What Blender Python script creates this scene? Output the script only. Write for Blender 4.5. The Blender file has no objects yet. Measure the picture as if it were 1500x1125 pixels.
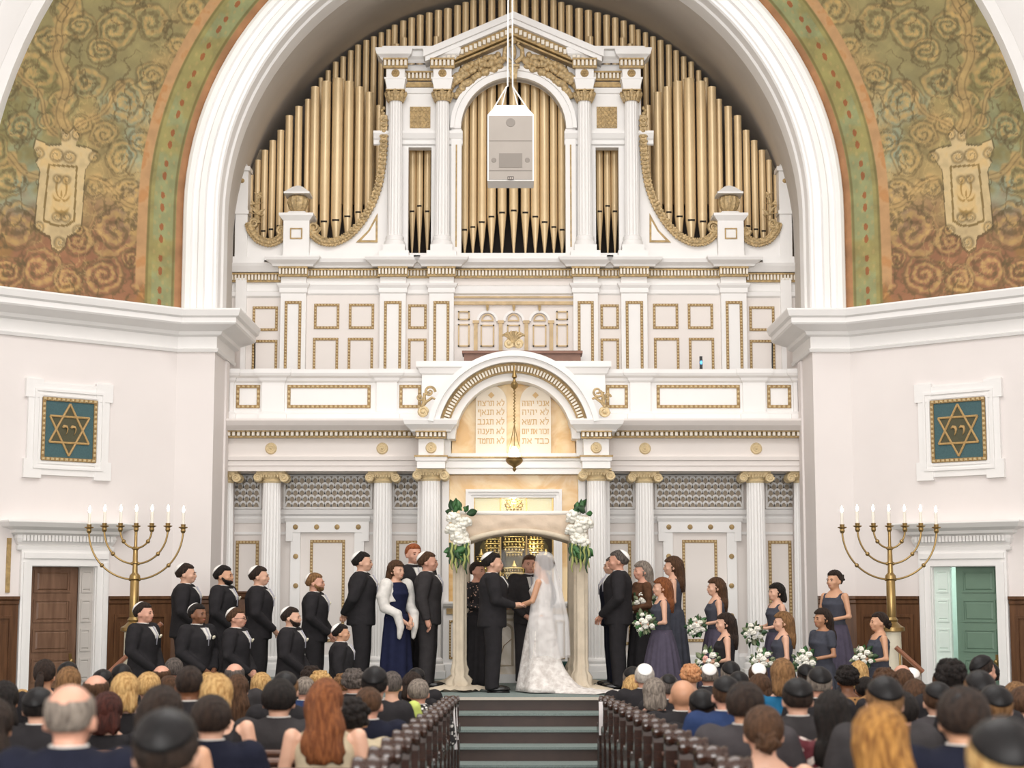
import bpy, bmesh, math, random
import numpy as np
from mathutils import Vector, Matrix
random.seed(7); np.random.seed(7)
SC = bpy.context.scene
COL = SC.collection
PI = math.pi
# ------------------------------------------------------------------ camera, world, light
FPX, PITCH, CAMZ = 2500.0, math.atan(302.5/2500.0), 1.30     # stage floor is z = 0, nave axis along +Y
cd = bpy.data.cameras.new('camera'); cam = bpy.data.objects.new('camera', cd); COL.objects.link(cam)
cd.sensor_width = 36.0; cd.lens = 36.0*FPX/1500.0
cam.location = (0, 0, CAMZ); cam.rotation_euler = (PI/2+PITCH, 0, 0)
cd.dof.use_dof = True; cd.dof.focus_distance = 23.5; cd.dof.aperture_fstop = 2.2
cd.clip_end = 200
SC.camera = cam
w = bpy.data.worlds.new('world'); SC.world = w; w.use_nodes = True
w.node_tree.nodes['Background'].inputs[0].default_value = (1, .985, .97, 1)
w.node_tree.nodes['Background'].inputs[1].default_value = .30
def area(name, loc, rot, sx, sy, power, col=(1, .976, .952)):
    l = bpy.data.lights.new(name, 'AREA'); l.shape = 'RECTANGLE'; l.size = sx; l.size_y = sy; l.energy = power; l.color = col
    o = bpy.data.objects.new(name, l); COL.objects.link(o); o.location = loc; o.rotation_euler = rot
    o['kind'] = 'helper'; return o
area('rear_main_light', (0, -8.4, 4.6), (PI/2, 0, 0), 13, 6.5, 3700)             # main light added from the rear; its windows are assumed
area('overhead_fill', (0, 13.5, 11.7), (0, 0, 0), 10, 9, 1250)                          # overhead light added to brighten cornice tops and shade undersides
area('front_fill', (0, 21.6, 11.0), (math.radians(18), 0, 0), 7, 1.2, 240)    # fill light added before the great arch
def point(name, loc, power, col, r=.05):
    l = bpy.data.lights.new(name, 'POINT'); l.energy = power; l.color = col; l.shadow_soft_size = r
    o = bpy.data.objects.new(name, l); COL.objects.link(o); o.location = loc; o['kind'] = 'helper'; return o
vs = SC.view_settings
SC.display_settings.display_device = 'sRGB'
vs.view_transform = 'Standard'; vs.look = 'None'; vs.gamma = 1.0; vs.use_curve_mapping = False; vs.exposure = -0.2
# ------------------------------------------------------------------ measuring helpers (photo frame 1500 x 1125 -> metres at depth Y)
CT, ST = math.cos(PITCH), math.sin(PITCH)
def ray(px, py):
    u, v = (px-750)/FPX, (562.5-py)/FPX
    return Vector((u, CT-v*ST, ST+v*CT))
def at(px, py, Y):
    d = ray(px, py); return Vector((0, 0, CAMZ))+d*(Y/d.y)
AX = 0.025                                           # axis of the building
def hz(py, Y): return at(752, py, Y).z
def hx(px, py, Y): return abs(at(px, py, Y).x-AX)     # half-width from the axis
# ------------------------------------------------------------------ materials
def srgb(r, g, b):
    f = lambda c: ((c/255+.055)/1.055)**2.4 if c/255 > .04045 else c/255/12.92
    return (f(r), f(g), f(b), 1)
MATS = {}
def mat(name, rgb, rough=.6, metal=0, vary=.0, scale=8, bump=0, bscale=40, stretch=None, rgb2=None, emit=0, trans=0, sheen=0, coat=0, spec=None):
    if name in MATS: return MATS[name]
    m = bpy.data.materials.new(name); m.use_nodes = True; nt = m.node_tree; n = nt.nodes; L = nt.links
    b = n['Principled BSDF']; c = srgb(*rgb)
    b.inputs['Base Color'].default_value = c; b.inputs['Roughness'].default_value = rough; b.inputs['Metallic'].default_value = metal
    if spec is not None: b.inputs['Specular IOR Level'].default_value = spec
    if coat: b.inputs['Coat Weight'].default_value = coat
    if sheen: b.inputs['Sheen Weight'].default_value = sheen
    if trans: b.inputs['Transmission Weight'].default_value = trans
    tc = None
    def coords(st):
        nonlocal tc
        if tc is None: tc = n.new('ShaderNodeTexCoord')
        mp = n.new('ShaderNodeMapping'); L.new(tc.outputs['Object'], mp.inputs[0])
        if st: mp.inputs['Scale'].default_value = st
        return mp.outputs[0]
    if vary or rgb2:
        nz = n.new('ShaderNodeTexNoise'); nz.inputs['Scale'].default_value = scale; nz.inputs['Detail'].default_value = 5
        L.new(coords(stretch), nz.inputs['Vector'])
        mx = n.new('ShaderNodeMix'); mx.data_type = 'RGBA'
        c2 = srgb(*rgb2) if rgb2 else tuple(x*(1-vary) for x in c[:3])+(1,)
        rp = n.new('ShaderNodeMapRange'); rp.inputs[1].default_value = .36; rp.inputs[2].default_value = .64
        L.new(nz.outputs['Fac'], rp.inputs[0]); L.new(rp.outputs[0], mx.inputs['Factor'])
        mx.inputs['A'].default_value = c; mx.inputs['B'].default_value = c2
        L.new(mx.outputs['Result'], b.inputs['Base Color'])
    if bump:
        nb = n.new('ShaderNodeTexNoise'); nb.inputs['Scale'].default_value = bscale; nb.inputs['Detail'].default_value = 4
        L.new(coords(stretch), nb.inputs['Vector'])
        bp = n.new('ShaderNodeBump'); bp.inputs['Strength'].default_value = bump; bp.inputs['Distance'].default_value = .02
        L.new(nb.outputs['Fac'], bp.inputs['Height']); L.new(bp.outputs['Normal'], b.inputs['Normal'])
    if emit:
        b.inputs['Emission Color'].default_value = c; b.inputs['Emission Strength'].default_value = emit
    MATS[name] = m; return m
def marble(name, a, bcol, scale=2.2, rough=.3):
    if name in MATS: return MATS[name]
    m = mat(name, a, rough, vary=.05); nt = m.node_tree; n = nt.nodes; L = nt.links
    b = n['Principled BSDF']; tc = n.new('ShaderNodeTexCoord')
    nz = n.new('ShaderNodeTexNoise'); nz.inputs['Scale'].default_value = scale; nz.inputs['Detail'].default_value = 9; nz.inputs['Distortion'].default_value = 1.6
    L.new(tc.outputs['Object'], nz.inputs[0])
    r = n.new('ShaderNodeValToRGB'); r.color_ramp.elements[0].position = .38; r.color_ramp.elements[1].position = .62
    r.color_ramp.elements[0].color = srgb(*bcol); r.color_ramp.elements[1].color = srgb(*a)
    L.new(nz.outputs['Fac'], r.inputs[0]); L.new(r.outputs[0], b.inputs['Base Color']); return m
WHITE = mat('white_paint', (243, 241, 239), .5, vary=.03, scale=1.5)
WALL = mat('warm_wall_paint', (236, 229, 226), .7, vary=.03, scale=1.0)
LOFT = mat('loft_wall_paint', (237, 230, 225), .65, vary=.03, scale=1.2)
GOLD = mat('gilt_paint', (190, 160, 108), .5, .12, vary=.35, scale=14, bump=.3, bscale=60)
GILT = mat('gilt_carving', (212, 184, 136), .48, .12, vary=.45, scale=22, bump=.5, bscale=45)
PIPE = mat('gilded_pipe', (241, 213, 167), .34, .16, vary=.10, scale=2.5)
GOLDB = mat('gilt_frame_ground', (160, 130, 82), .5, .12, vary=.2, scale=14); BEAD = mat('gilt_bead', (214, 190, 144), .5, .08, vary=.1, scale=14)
PIPED = mat('pipe_slot', (30, 24, 18), .8)
BRASS = mat('brass', (170, 142, 92), .33, .8, vary=.15, scale=6)
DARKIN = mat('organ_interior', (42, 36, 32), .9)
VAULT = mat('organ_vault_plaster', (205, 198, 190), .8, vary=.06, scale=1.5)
WOOD = mat('walnut_panelling', (104, 70, 44), .4, rgb2=(84, 54, 32), scale=3, stretch=(6, 6, .7), bump=.1)
DOORW = mat('brown_door_wood', (126, 95, 74), .5, rgb2=(106, 77, 58), scale=3, stretch=(6, 6, .7))
PEWM = mat('dark_pew_wood', (58, 34, 24), .22, rgb2=(40, 22, 16), scale=4, stretch=(1, 6, 6), coat=.4)
CARPET = mat('grey_green_carpet', (134, 147, 143), .95, vary=.25, scale=90, bump=.3, bscale=200)
RISER = mat('dark_step_riser', (68, 50, 43), .5, vary=.2, scale=5)
GREEN = mat('green_door_paint', (112, 138, 120), .5, vary=.08, scale=3)
OMARBLE = marble('honey_marble', (240, 214, 164), (216, 170, 96), 1.6)
WMARBLE = marble('cream_marble', (226, 216, 202), (204, 190, 168), 2.6)
CREAM = mat('cream_fabric', (212, 198, 176), .85, vary=.12, scale=7, bump=.25, bscale=18)
IVORY = mat('ivory_paint', (226, 218, 196), .5, vary=.05)
# ------------------------------------------------------------------ mesh builder
class MB:
    def __init__(s): s.v = []; s.f = []
    def add(s, vs, fs):
        o = len(s.v); s.v += [tuple(x) for x in vs]; s.f += [tuple(i+o for i in q) for q in fs]; return s
    def box(s, x0, x1, y0, y1, z0, z1):
        x0, x1 = min(x0, x1), max(x0, x1); y0, y1 = min(y0, y1), max(y0, y1); z0, z1 = min(z0, z1), max(z0, z1)
        v = [(x0,y0,z0),(x1,y0,z0),(x1,y1,z0),(x0,y1,z0),(x0,y0,z1),(x1,y0,z1),(x1,y1,z1),(x0,y1,z1)]
        return s.add(v, [(0,3,2,1),(4,5,6,7),(0,1,5,4),(1,2,6,5),(2,3,7,6),(3,0,4,7)])
    def frustum(s, cx, cy, z0, z1, a0, b0, a1, b1):
        v = [(cx+i*a*.5, cy+j*b*.5, z) for a, b, z in ((a0,b0,z0),(a1,b1,z1)) for i, j in ((-1,-1),(1,-1),(1,1),(-1,1))]
        return s.add(v, [(0,3,2,1),(4,5,6,7),(0,1,5,4),(1,2,6,5),(2,3,7,6),(3,0,4,7)])
    def prism(s, pts, y0, y1):                      # polygon in x,z pulled from y0 (front) to y1
        n = len(pts); a = sum(pts[i][0]*pts[(i+1) % n][1]-pts[(i+1) % n][0]*pts[i][1] for i in range(n))
        if a < 0: pts = pts[::-1]
        v = [(x, y0, z) for x, z in pts]+[(x, y1, z) for x, z in pts]
        return s.add(v, [tuple(range(n)), tuple(range(2*n-1, n-1, -1))]+[(i, i+n, (i+1) % n+n, (i+1) % n) for i in range(n)])
    def strip(s, A, B, y0, y1):                     # solid band between two equally long x,z polylines
        n = len(A); v = [(x, y, z) for y in (y0, y1) for P in (A, B) for x, z in P]; f = []
        for i in range(n-1):
            f += [(i, i+1, n+i+1, n+i), (2*n+i, 3*n+i, 3*n+i+1, 2*n+i+1), (i, 2*n+i, 2*n+i+1, i+1), (n+i, n+i+1, 3*n+i+1, 3*n+i)]
        f += [(0, n, 3*n, 2*n), (n-1, 3*n-1, 4*n-1, 2*n-1)]
        return s.add(v, f)
    def lathe(s, prof, cx=0, cy=0, seg=20, flute=0, depth=.0):
        ns = seg; v = []; f = []; m = len(prof)
        for r, z in prof:
            for k in range(ns):
                t = 2*PI*k/ns; rr = r
                if flute: rr = r*(1-depth*abs(math.sin(flute*t/2))**.7)
                v.append((cx+rr*math.cos(t), cy+rr*math.sin(t), z))
        for i in range(m-1):
            for k in range(ns): f.append((i*ns+k, i*ns+(k+1) % ns, (i+1)*ns+(k+1) % ns, (i+1)*ns+k))
        f += [tuple(range(ns-1, -1, -1)), tuple(range((m-1)*ns, m*ns))]
        return s.add(v, f)
    def tube(s, path, r, seg=8, flat=1.0):
        P = [Vector(p) for p in path]; n = len(P); v = []; f = []
        rs = r if isinstance(r, (list, tuple)) else [r]*n
        up = None
        for i in range(n):
            d = (P[min(i+1, n-1)]-P[max(i-1, 0)]).normalized()
            if up is None: up = d.orthogonal().normalized()
            a = (up-d*up.dot(d)); a = a.normalized() if a.length > 1e-6 else d.orthogonal().normalized(); up = a; b = d.cross(a)
            for k in range(seg):
                t = 2*PI*k/seg; v.append(P[i]+a*(math.cos(t)*rs[i])+b*(math.sin(t)*rs[i]*flat))
        for i in range(n-1):
            for k in range(seg): f.append((i*seg+k, i*seg+(k+1) % seg, (i+1)*seg+(k+1) % seg, (i+1)*seg+k))
        f += [tuple(range(seg-1, -1, -1)), tuple(range((n-1)*seg, n*seg))]
        return s.add(v, f)
    def ball(s, c, rx, ry, rz, seg=12, rings=8):
        v = []; f = []
        for i in range(1, rings):
            a = PI*i/rings
            for k in range(seg):
                t = 2*PI*k/seg; v.append((c[0]+rx*math.sin(a)*math.cos(t), c[1]+ry*math.sin(a)*math.sin(t), c[2]+rz*math.cos(a)))
        for i in range(rings-2):
            for k in range(seg): f.append((i*seg+k, (i+1)*seg+k, (i+1)*seg+(k+1) % seg, i*seg+(k+1) % seg))
        o = len(v); v += [(c[0], c[1], c[2]+rz), (c[0], c[1], c[2]-rz)]
        for k in range(seg):
            f.append((o, k, (k+1) % seg)); f.append((o+1, (rings-2)*seg+(k+1) % seg, (rings-2)*seg+k))
        return s.add(v, f)
    def disc(s, x, z, y, r, t, seg=16, dome=0):      # a round boss facing the hall
        v = [(x+r*math.cos(2*PI*k/seg), y, z+r*math.sin(2*PI*k/seg)) for k in range(seg)]
        v += [(x+.85*r*math.cos(2*PI*k/seg), y-t, z+.85*r*math.sin(2*PI*k/seg)) for k in range(seg)]+[(x, y-t-dome, z)]
        f = [(k, (k+1) % seg, seg+(k+1) % seg, seg+k) for k in range(seg)]+[(seg+k, seg+(k+1) % seg, 2*seg) for k in range(seg)]+[tuple(range(seg-1, -1, -1))]
        return s.add(v, f)
    def molding(s, path, prof, cap=True):            # profile (out, z) carried along a plan polyline; out is to the right of travel
        P = [Vector((x, y)) for x, y in path]; n = len(P); m = len(prof); v = []; f = []
        for i in range(n):
            d0 = (P[i]-P[i-1]).normalized() if i else None; d1 = (P[i+1]-P[i]).normalized() if i < n-1 else None
            d0 = d0 or d1; d1 = d1 or d0
            n0 = Vector((d0.y, -d0.x)); n1 = Vector((d1.y, -d1.x)); q = n0+n1
            q = q/max(q.dot(n1), .25)
            for o, z in prof: v.append((P[i].x+q.x*o, P[i].y+q.y*o, z))
        for i in range(n-1):
            for k in range(m-1): f.append((i*m+k, (i+1)*m+k, (i+1)*m+k+1, i*m+k+1))
        if cap: f += [tuple(range(m-1, -1, -1)), tuple(range((n-1)*m, n*m))]
        return s.add(v, f)
    def xf(s, M):
        s.v = [tuple(M @ Vector(p)) for p in s.v]; return s
    def mesh(s, name, m=None, smooth=False):
        me = bpy.data.meshes.new(name); me.from_pydata(s.v, [], s.f); me.update()
        if m: me.materials.append(m)
        if smooth: me.shade_smooth() if smooth is True else smooth_angle(me, smooth)
        return me
    def build(s, name, m, parent=None, smooth=False, world=True):
        return link(name, s.mesh(name, m, smooth), parent)
def smooth_angle(me, deg):
    me.shade_smooth()
    try: me.set_sharp_from_angle(angle=math.radians(deg))
    except Exception: pass
def link(name, me, parent=None):
    o = bpy.data.objects.new(name, me); COL.objects.link(o)
    if parent is not None: o.parent = parent
    return o
def tag(o, label=None, cat=None, group=None, kind=None):
    if label: o['label'] = label
    if cat: o['category'] = cat
    if group: o['group'] = group
    if kind: o['kind'] = kind
    return o
def empty(name, loc=(0, 0, 0), label=None, cat=None, group=None, kind=None, rz=0):
    o = bpy.data.objects.new(name, None); COL.objects.link(o); o.location = loc; o.rotation_euler = (0, 0, rz); o.empty_display_size = .1
    return tag(o, label, cat, group, kind)
def copy_tree(o, parent=None):
    c = o.copy(); COL.objects.link(c); c.parent = parent
    for ch in list(o.children): copy_tree(ch, c)
    return c
def gilt_frame(x0, x1, z0, z1, y, w=.05, bead=.055, parent=None, name='gilt_frame', t=.03, M=None, bottom=True):
    b = MB()
    x0, x1 = min(x0, x1), max(x0, x1); z0, z1 = min(z0, z1), max(z0, z1)
    b.box(x0, x1, y-t*.5, y, z1-w, z1); b.box(x0, x0+w, y-t*.5, y, z0, z1-w); b.box(x1-w, x1, y-t*.5, y, z0, z1-w)
    if bottom: b.box(x0+w, x1-w, y-t*.5, y, z0, z0+w)
    nx = max(2, round((x1-x0)/bead)); nz = max(2, round((z1-z0)/bead))
    for i in range(nx):
        a = x0+(x1-x0)*(i+.5)/nx
        for zc in ((z1-w*.5, z0+w*.5) if bottom else (z1-w*.5,)): b.frustum(a, 0, 0, 1, bead*.62, w*.7, bead*.3, w*.4); vv = b.v[-8:]; b.v[-8:] = [(p[0], y-t*.5-p[2]*t*.5, zc+p[1]) for p in vv]
    for i in range(1, nz-1):
        c = z0+(z1-z0)*(i+.5)/nz
        for xc in (x0+w*.5, x1-w*.5): b.frustum(xc, 0, 0, 1, w*.7, bead*.62, w*.4, bead*.3); vv = b.v[-8:]; b.v[-8:] = [(p[0], y-t*.5-p[2]*t*.5, c+p[1]) for p in vv]
    nb = 24 if bottom else 18
    if M is not None: b.xf(M)
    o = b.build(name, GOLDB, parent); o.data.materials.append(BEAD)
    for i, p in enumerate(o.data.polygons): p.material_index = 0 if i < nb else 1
    return o
# ================================================================== THE ROOM
YF = 25.0                                            # plane of the proscenium arch
R_OUT = hx(268, 400, YF); R_IN = hx(314, 560, YF)
ZCORN = hz(458, YF)                                  # top of the wall cornice
ZARC = hz(0, YF)-math.sqrt(R_OUT**2-hx(396, 0, YF)**2)
TH = math.radians(40.5)                              # slant of the side walls
def floor_z(Y): return -.13-.0344*Y
b = MB(); b.add([(-9.6, -9, floor_z(-9)), (9.6, -9, floor_z(-9)), (9.6, 20.2, floor_z(20.2)), (-9.6, 20.2, floor_z(20.2)),
     (-9.6, -9, floor_z(-9)-.3), (9.6, -9, floor_z(-9)-.3), (9.6, 20.2, -1.1), (-9.6, 20.2, -1.1)], [(0,1,2,3),(4,7,6,5),(0,4,5,1),(1,5,6,2),(2,6,7,3),(3,7,4,0)])
tag(b.build('floor', CARPET), 'raked grey-green carpeted floor under the pews', 'floor', kind='structure')
# stage platform with carpet and dark riser
st = empty('floor_stage', (0, 0, 0), 'carpeted stage platform with dark wooden riser below its edge', 'stage', kind='structure')
b = MB(); b.box(-2.3, 2.3, 21.2, 22.2, -.02, 0); b.box(-2.6, 2.6, 22.2, 24.1, -.02, 0); b.box(-7.4, 7.4, 24.1, 28, -.02, 0); b.build('carpet', CARPET, st)
for sg in (-1, 1): b = MB(); b.box(sg*2.6, sg*7.4, 22.2, 24.1, -.19, -.17); b.build('lower_carpet', CARPET, st)
b = MB(); b.box(-2.28, 2.28, 21.24, 22.2, -1.1, -.02); b.box(-2.58, 2.58, 22.2, 24.1, -1.1, -.02); b.box(-7.4, 7.4, 24.1, 28, -1.1, -.02); b.build('riser', RISER, st)
for sg in (-1, 1): b = MB(); b.box(sg*2.6, sg*7.4, 22.22, 24.1, -1.1, -.19); b.build('riser', RISER, st)
b = MB(); b.box(-2.3, 2.3, 21.17, 21.2, -.03, .004); b.build('nosing', mat('pale_nosing', (196, 186, 172), .5), st)
for sg, lab in ((-1, 'low carpeted side platform under the groomsmen'), (1, 'low carpeted side platform under the bridesmaids')):
    sp = empty('floor_side_platform', (0, 0, 0), lab, 'platform', kind='structure')
    x0, x1 = sorted((sg*2.32, sg*7.4))
    b = MB(); b.box(x0, x1, 19.9, 22.2, -.57, -.55); b.build('carpet', CARPET, sp)
    b = MB(); b.box(x0, x1, 19.93, 22.2, -1.1, -.57); b.build('riser', RISER, sp)
stair = empty('stage_stairs', (0, 0, 0), 'bowed carpeted steps rising from the aisle to the stage', 'stairs', kind='structure')
for i in range(1, 5):
    z = -.16*i; Yt = 21.2-.43*i
    N = 16; xs = [-1.6+3.3*k/N for k in range(N+1)]
    fy = [Yt+.10*abs((x-.1)/1.6)**3 for x in xs]
    t = MB(); q = MB()
    for k in range(N):
        for bb, z0, z1, dy in ((t, z-.03, z, 0), (q, z-.16-.02, z-.03, .03)):
            bb.add([(xs[k], fy[k]+dy, z0), (xs[k+1], fy[k+1]+dy, z0), (xs[k+1], 21.3, z0), (xs[k], 21.3, z0), (xs[k], fy[k]+dy, z1), (xs[k+1], fy[k+1]+dy, z1), (xs[k+1], 21.3, z1), (xs[k], 21.3, z1)],
                   [(0,3,2,1),(4,5,6,7),(0,1,5,4),(2,3,7,6)]+([(0,4,7,3)] if k == 0 else [])+([(1,2,6,5)] if k == N-1 else []))
    s_ = t.build('tread', CARPET, stair); q.build('riser', RISER, s_)
# ---- hall shell behind the camera
b = MB(); b.box(-9.8, -9.6, -9.2, 22.9, -1.2, 12.2); tag(b.build('wall_hall_left', WALL), 'plain side wall of the hall', 'wall', kind='structure')
b = MB(); b.box(9.6, 9.8, -9.2, 22.9, -1.2, 12.2); tag(b.build('wall_hall_right', WALL), 'plain opposite side wall of the hall', 'wall', kind='structure')
b = MB(); b.box(-9.8, 9.8, -9.2, 22.7, 12.0, 12.2); tag(b.build('ceiling', WHITE), 'flat white ceiling over the nave', 'ceiling', kind='structure')
b = MB(); b.box(-9.8, 9.8, -9.4, -9.2, -1.2, 12.2); tag(b.build('wall_rear', WALL), 'rear wall of the hall', 'wall', kind='structure')
for i, x in enumerate((-5.2, 0, 5.2)):                # unseen frames added to go with the rear and overhead lights
    wn = empty('window_%d' % (i+1), (x, -9.18, 0), 'unseen window added behind the rear main light, %s' % ('one side', 'middle', 'other side')[i], 'window', kind='structure')
    b = MB(); b.box(-2.0, 2.0, 0, .05, 1.4, 7.8); b.build('pane', mat('milky_glass', (235, 240, 245), .3), wn)
    b = MB()
    for xx in (-2.0, -.7, .6, 1.9): b.box(xx, xx+.1, .05, .12, 1.4, 7.8)
    for zz_ in (1.4, 3.5, 5.6, 7.7): b.box(-2.0, 2.0, .05, .11, zz_, zz_+.1)
    b.build('window_frame', WHITE, wn)
b = MB()
for k in range(6): b.box(-5+2*k-.05, -5+2*k+.05, 9.0, 18.0, 11.8, 12.0); b.box(-5.05, 5.05, 9+1.8*k-.05, 9+1.8*k+.05, 11.82, 12.0)
tag(b.build('window_4', WHITE), 'unseen grid frame added above the overhead fill light', 'window', kind='structure')
b = MB(); b.box(-3.6, 3.6, 21.0, 22.2, 11.25, 11.4); b.box(-3.6, 3.6, 20.95, 21.0, 11.0, 11.4)
for xx in (-3, 3): b.box(xx-.03, xx+.03, 21.5, 21.56, 11.4, 11.99)
tag(b.build('fill_light_trough', WHITE), 'unseen white trough added above the front fill light, before the great arch', 'lamp')  # unseen housing added to go with the front fill light
# ---- proscenium arch
def arch_path(r, z0, zc, n=28):
    P = [(AX-r, z0), (AX-r, z0+(zc-z0)*.5)]+[(AX-r*math.cos(PI*k/(2*n)), zc+r*math.sin(PI*k/(2*n))) for k in range(2*n+1)]+[(AX+r, z0+(zc-z0)*.5), (AX+r, z0)]
    return P
def arch_sweep(prof, z0, zc, n=28):                  # prof: (radius, y)
    bb = MB(); m = len(prof); rows = [arch_path(r, z0, zc, n) for r, y in prof]; L = len(rows[0])
    vs = [(rows[j][i][0], prof[j][1], rows[j][i][1]) for i in range(L) for j in range(m)]
    fs = [(i*m+j, i*m+j+1, (i+1)*m+j+1, (i+1)*m+j) for i in range(L-1) for j in range(m-1)]
    return bb.add(vs, fs)
D = R_OUT-R_IN
pa = [(R_OUT+.05, YF+.3), (R_OUT+.02, YF), (R_OUT, YF-.05), (R_OUT-.10*D, YF-.08), (R_OUT-.24*D, YF-.08), (R_OUT-.28*D, YF-.03), (R_OUT-.42*D, YF-.03), (R_OUT-.46*D, YF-.06),
      (R_OUT-.62*D, YF-.06), (R_OUT-.66*D, YF-.0), (R_OUT-.86*D, YF+.02), (R_OUT-.9*D, YF+.05), (R_IN+.02, YF+.06), (R_IN, YF+.10), (R_IN-.0, YF+.36), (R_IN-.03, YF+.40), (R_IN-.03, YF+.55), (R_IN, YF+.6), (R_IN, YF+.9)]
wa = arch_sweep(pa, ZCORN-.3, ZARC).build('wall_proscenium', WHITE, smooth=25)
tag(wa, 'great white moulded arch framing the organ and ark', 'arch', kind='structure')
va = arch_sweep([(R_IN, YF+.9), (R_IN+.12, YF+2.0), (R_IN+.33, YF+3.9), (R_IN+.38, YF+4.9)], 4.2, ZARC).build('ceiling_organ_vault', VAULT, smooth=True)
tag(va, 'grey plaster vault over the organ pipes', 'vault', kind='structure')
b = MB(); b.box(-R_IN-.9, R_IN+.9, YF+4.7, YF+4.9, 3.5, ZARC+R_IN+1.0); tag(b.build('wall_organ_chamber', mat('chamber_shade_grey', (120, 112, 106), .9)), 'back wall of the organ chamber, grey for painted-in shade', 'wall', kind='structure')  # shade among the pipes is put into the wall's grey
# piers below the arch
CORX = R_OUT+.06
for sg, nm in ((-1, 'wall_pier_left'), (1, 'wall_pier_right')):
    b = MB(); b.box(AX+sg*R_IN, AX+sg*(CORX+.4), YF, YF+2.6, -.02, ZCORN-.02)
    b.box(AX+sg*(R_IN-.03), AX+sg*(R_IN+.3), YF+.9, YF+1.15, 0, ZCORN-.6)
    tag(b.build(nm, WALL), 'plain plaster pier at the %s of the organ loft' % ('left' if sg < 0 else 'right'), 'pier', kind='structure')
# ---- slanting side walls: local frame, x along the wall, -y towards the hall
WORG = {sg: Vector((AX+sg*CORX, YF, 0)) for sg in (-1, 1)}
def wall_M(sg): return Matrix.Translation(WORG[sg]) @ Matrix.Rotation(-sg*TH, 4, 'Z')
WM = {sg: wall_M(sg) for sg in (-1, 1)}
def onwall(px, py, sg=-1):                           # pixel of the photograph -> (s, z) on the slanting wall
    d = ray(px, py); M = WM[sg].inverted(); o = M @ Vector((0, 0, CAMZ)); q = (M @ (Vector((0, 0, CAMZ))+d))-o
    p = o+q*(-o.y/q.y); return abs(p.x), p.z
def wempty(name, sg, label, cat, kind=None, group=None):
    e = empty(name, WORG[sg], label, cat, group, kind); e.rotation_euler = (0, 0, -sg*TH); return e
DS0, DS1 = onwall(138, 900)[0], onwall(42, 900)[0]   # door opening
DZ = onwall(90, 829)[1]
SEND = 4.4
for sg, nm in ((-1, 'wall_left'), (1, 'wall_right')):
    w_ = wempty(nm, sg, 'slanting plaster wall with a doorway, %s of the stage' % ('left' if sg < 0 else 'right'), 'wall', 'structure')
    b = MB(); b.box(0, sg*DS0, 0, .35, -.6, ZCORN-.05); b.box(sg*DS1, sg*SEND, 0, .35, -.6, ZCORN-.05); b.box(sg*DS0, sg*DS1, 0, .35, DZ, ZCORN-.05)
    b.build('plaster', WALL, w_)
    # wainscot: walnut panelling either side of the door
    ZW = onwall(200, 873)[1]; E0, E1 = onwall(156, 900)[0], onwall(24, 900)[0]
    for a, c in ((.02, E0), (E1, SEND)):
        wn = tag(MB().molding([(sg*a, 0), (sg*c, 0)] if sg > 0 else [(sg*c, 0), (sg*a, 0)], [(0, -.55), (.05, -.55), (.05, ZW-.12), (.07, ZW-.1), (.07, ZW-.06), (.10, ZW-.04), (.10, ZW), (0, ZW)]).build('wainscot', WOOD, w_))
        n = max(1, round((c-a)/.52)); pw = (c-a)/n
        for i in range(n):
            x0, x1 = a+pw*i+.09, a+pw*(i+1)-.09
            q = MB()
            for (u0, u1, z0, z1) in ((x0, x1, ZW-.30, ZW-.26), (x0, x1, -.35, -.31), (x0, x0+.04, -.31, ZW-.30), (x1-.04, x1, -.31, ZW-.30)): q.box(sg*u0, sg*u1, -.075, -.05, z0, z1)
            q.box(sg*(x0+.09), sg*(x1-.09), -.062, -.05, -.2, ZW-.38)
            q.build('panel', WOOD, wn)
for sg in (-1, 1):                                   # panelling carried round the pier
    x0, x1 = sorted((AX+sg*(R_IN-.002), AX+sg*CORX)); pw_ = MB().molding([(x0, YF-.002), (x1, YF-.002)], [(0, -.55), (.05, -.55), (.05, ZW-.12), (.07, ZW-.1), (.07, ZW-.06), (.10, ZW-.04), (.10, ZW), (0, ZW)]).build('baseboard_pier_left' if sg < 0 else 'baseboard_pier_right', WOOD)
    tag(pw_, 'walnut panelling round the foot of the %s pier' % ('left' if sg < 0 else 'right'), 'panelling', kind='structure')
# ---- wall cornice following wall, pier and jamb
hc = ZCORN-hz(516, YF)
cp = [(0, ZCORN-hc), (.04, ZCORN-hc), (.06, ZCORN-hc*.93), (.03, ZCORN-hc*.9), (.03, ZCORN-hc*.62), (.10, ZCORN-hc*.58), (.12, ZCORN-hc*.50), (.20, ZCORN-hc*.46), (.34, ZCORN-hc*.38), (.36, ZCORN-hc*.34), (.36, ZCORN-hc*.22), (.40, ZCORN-hc*.18), (.43, ZCORN-hc*.04), (.43, ZCORN), (0, ZCORN)]
for sg in (-1, 1):
    far = WM[sg] @ Vector((sg*SEND, 0, 0)); P = [(far.x, far.y), (WORG[sg].x, YF), (AX+sg*R_IN, YF), (AX+sg*R_IN, YF+1.6)]
    b = MB().molding(P if sg < 0 else P[::-1], cp)
    tag(b.build('trim_1' if sg < 0 else 'trim_2', WHITE), 'white moulded cornice on the %s wall below the mural' % ('left' if sg < 0 else 'right'), 'cornice', kind='structure')
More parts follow.
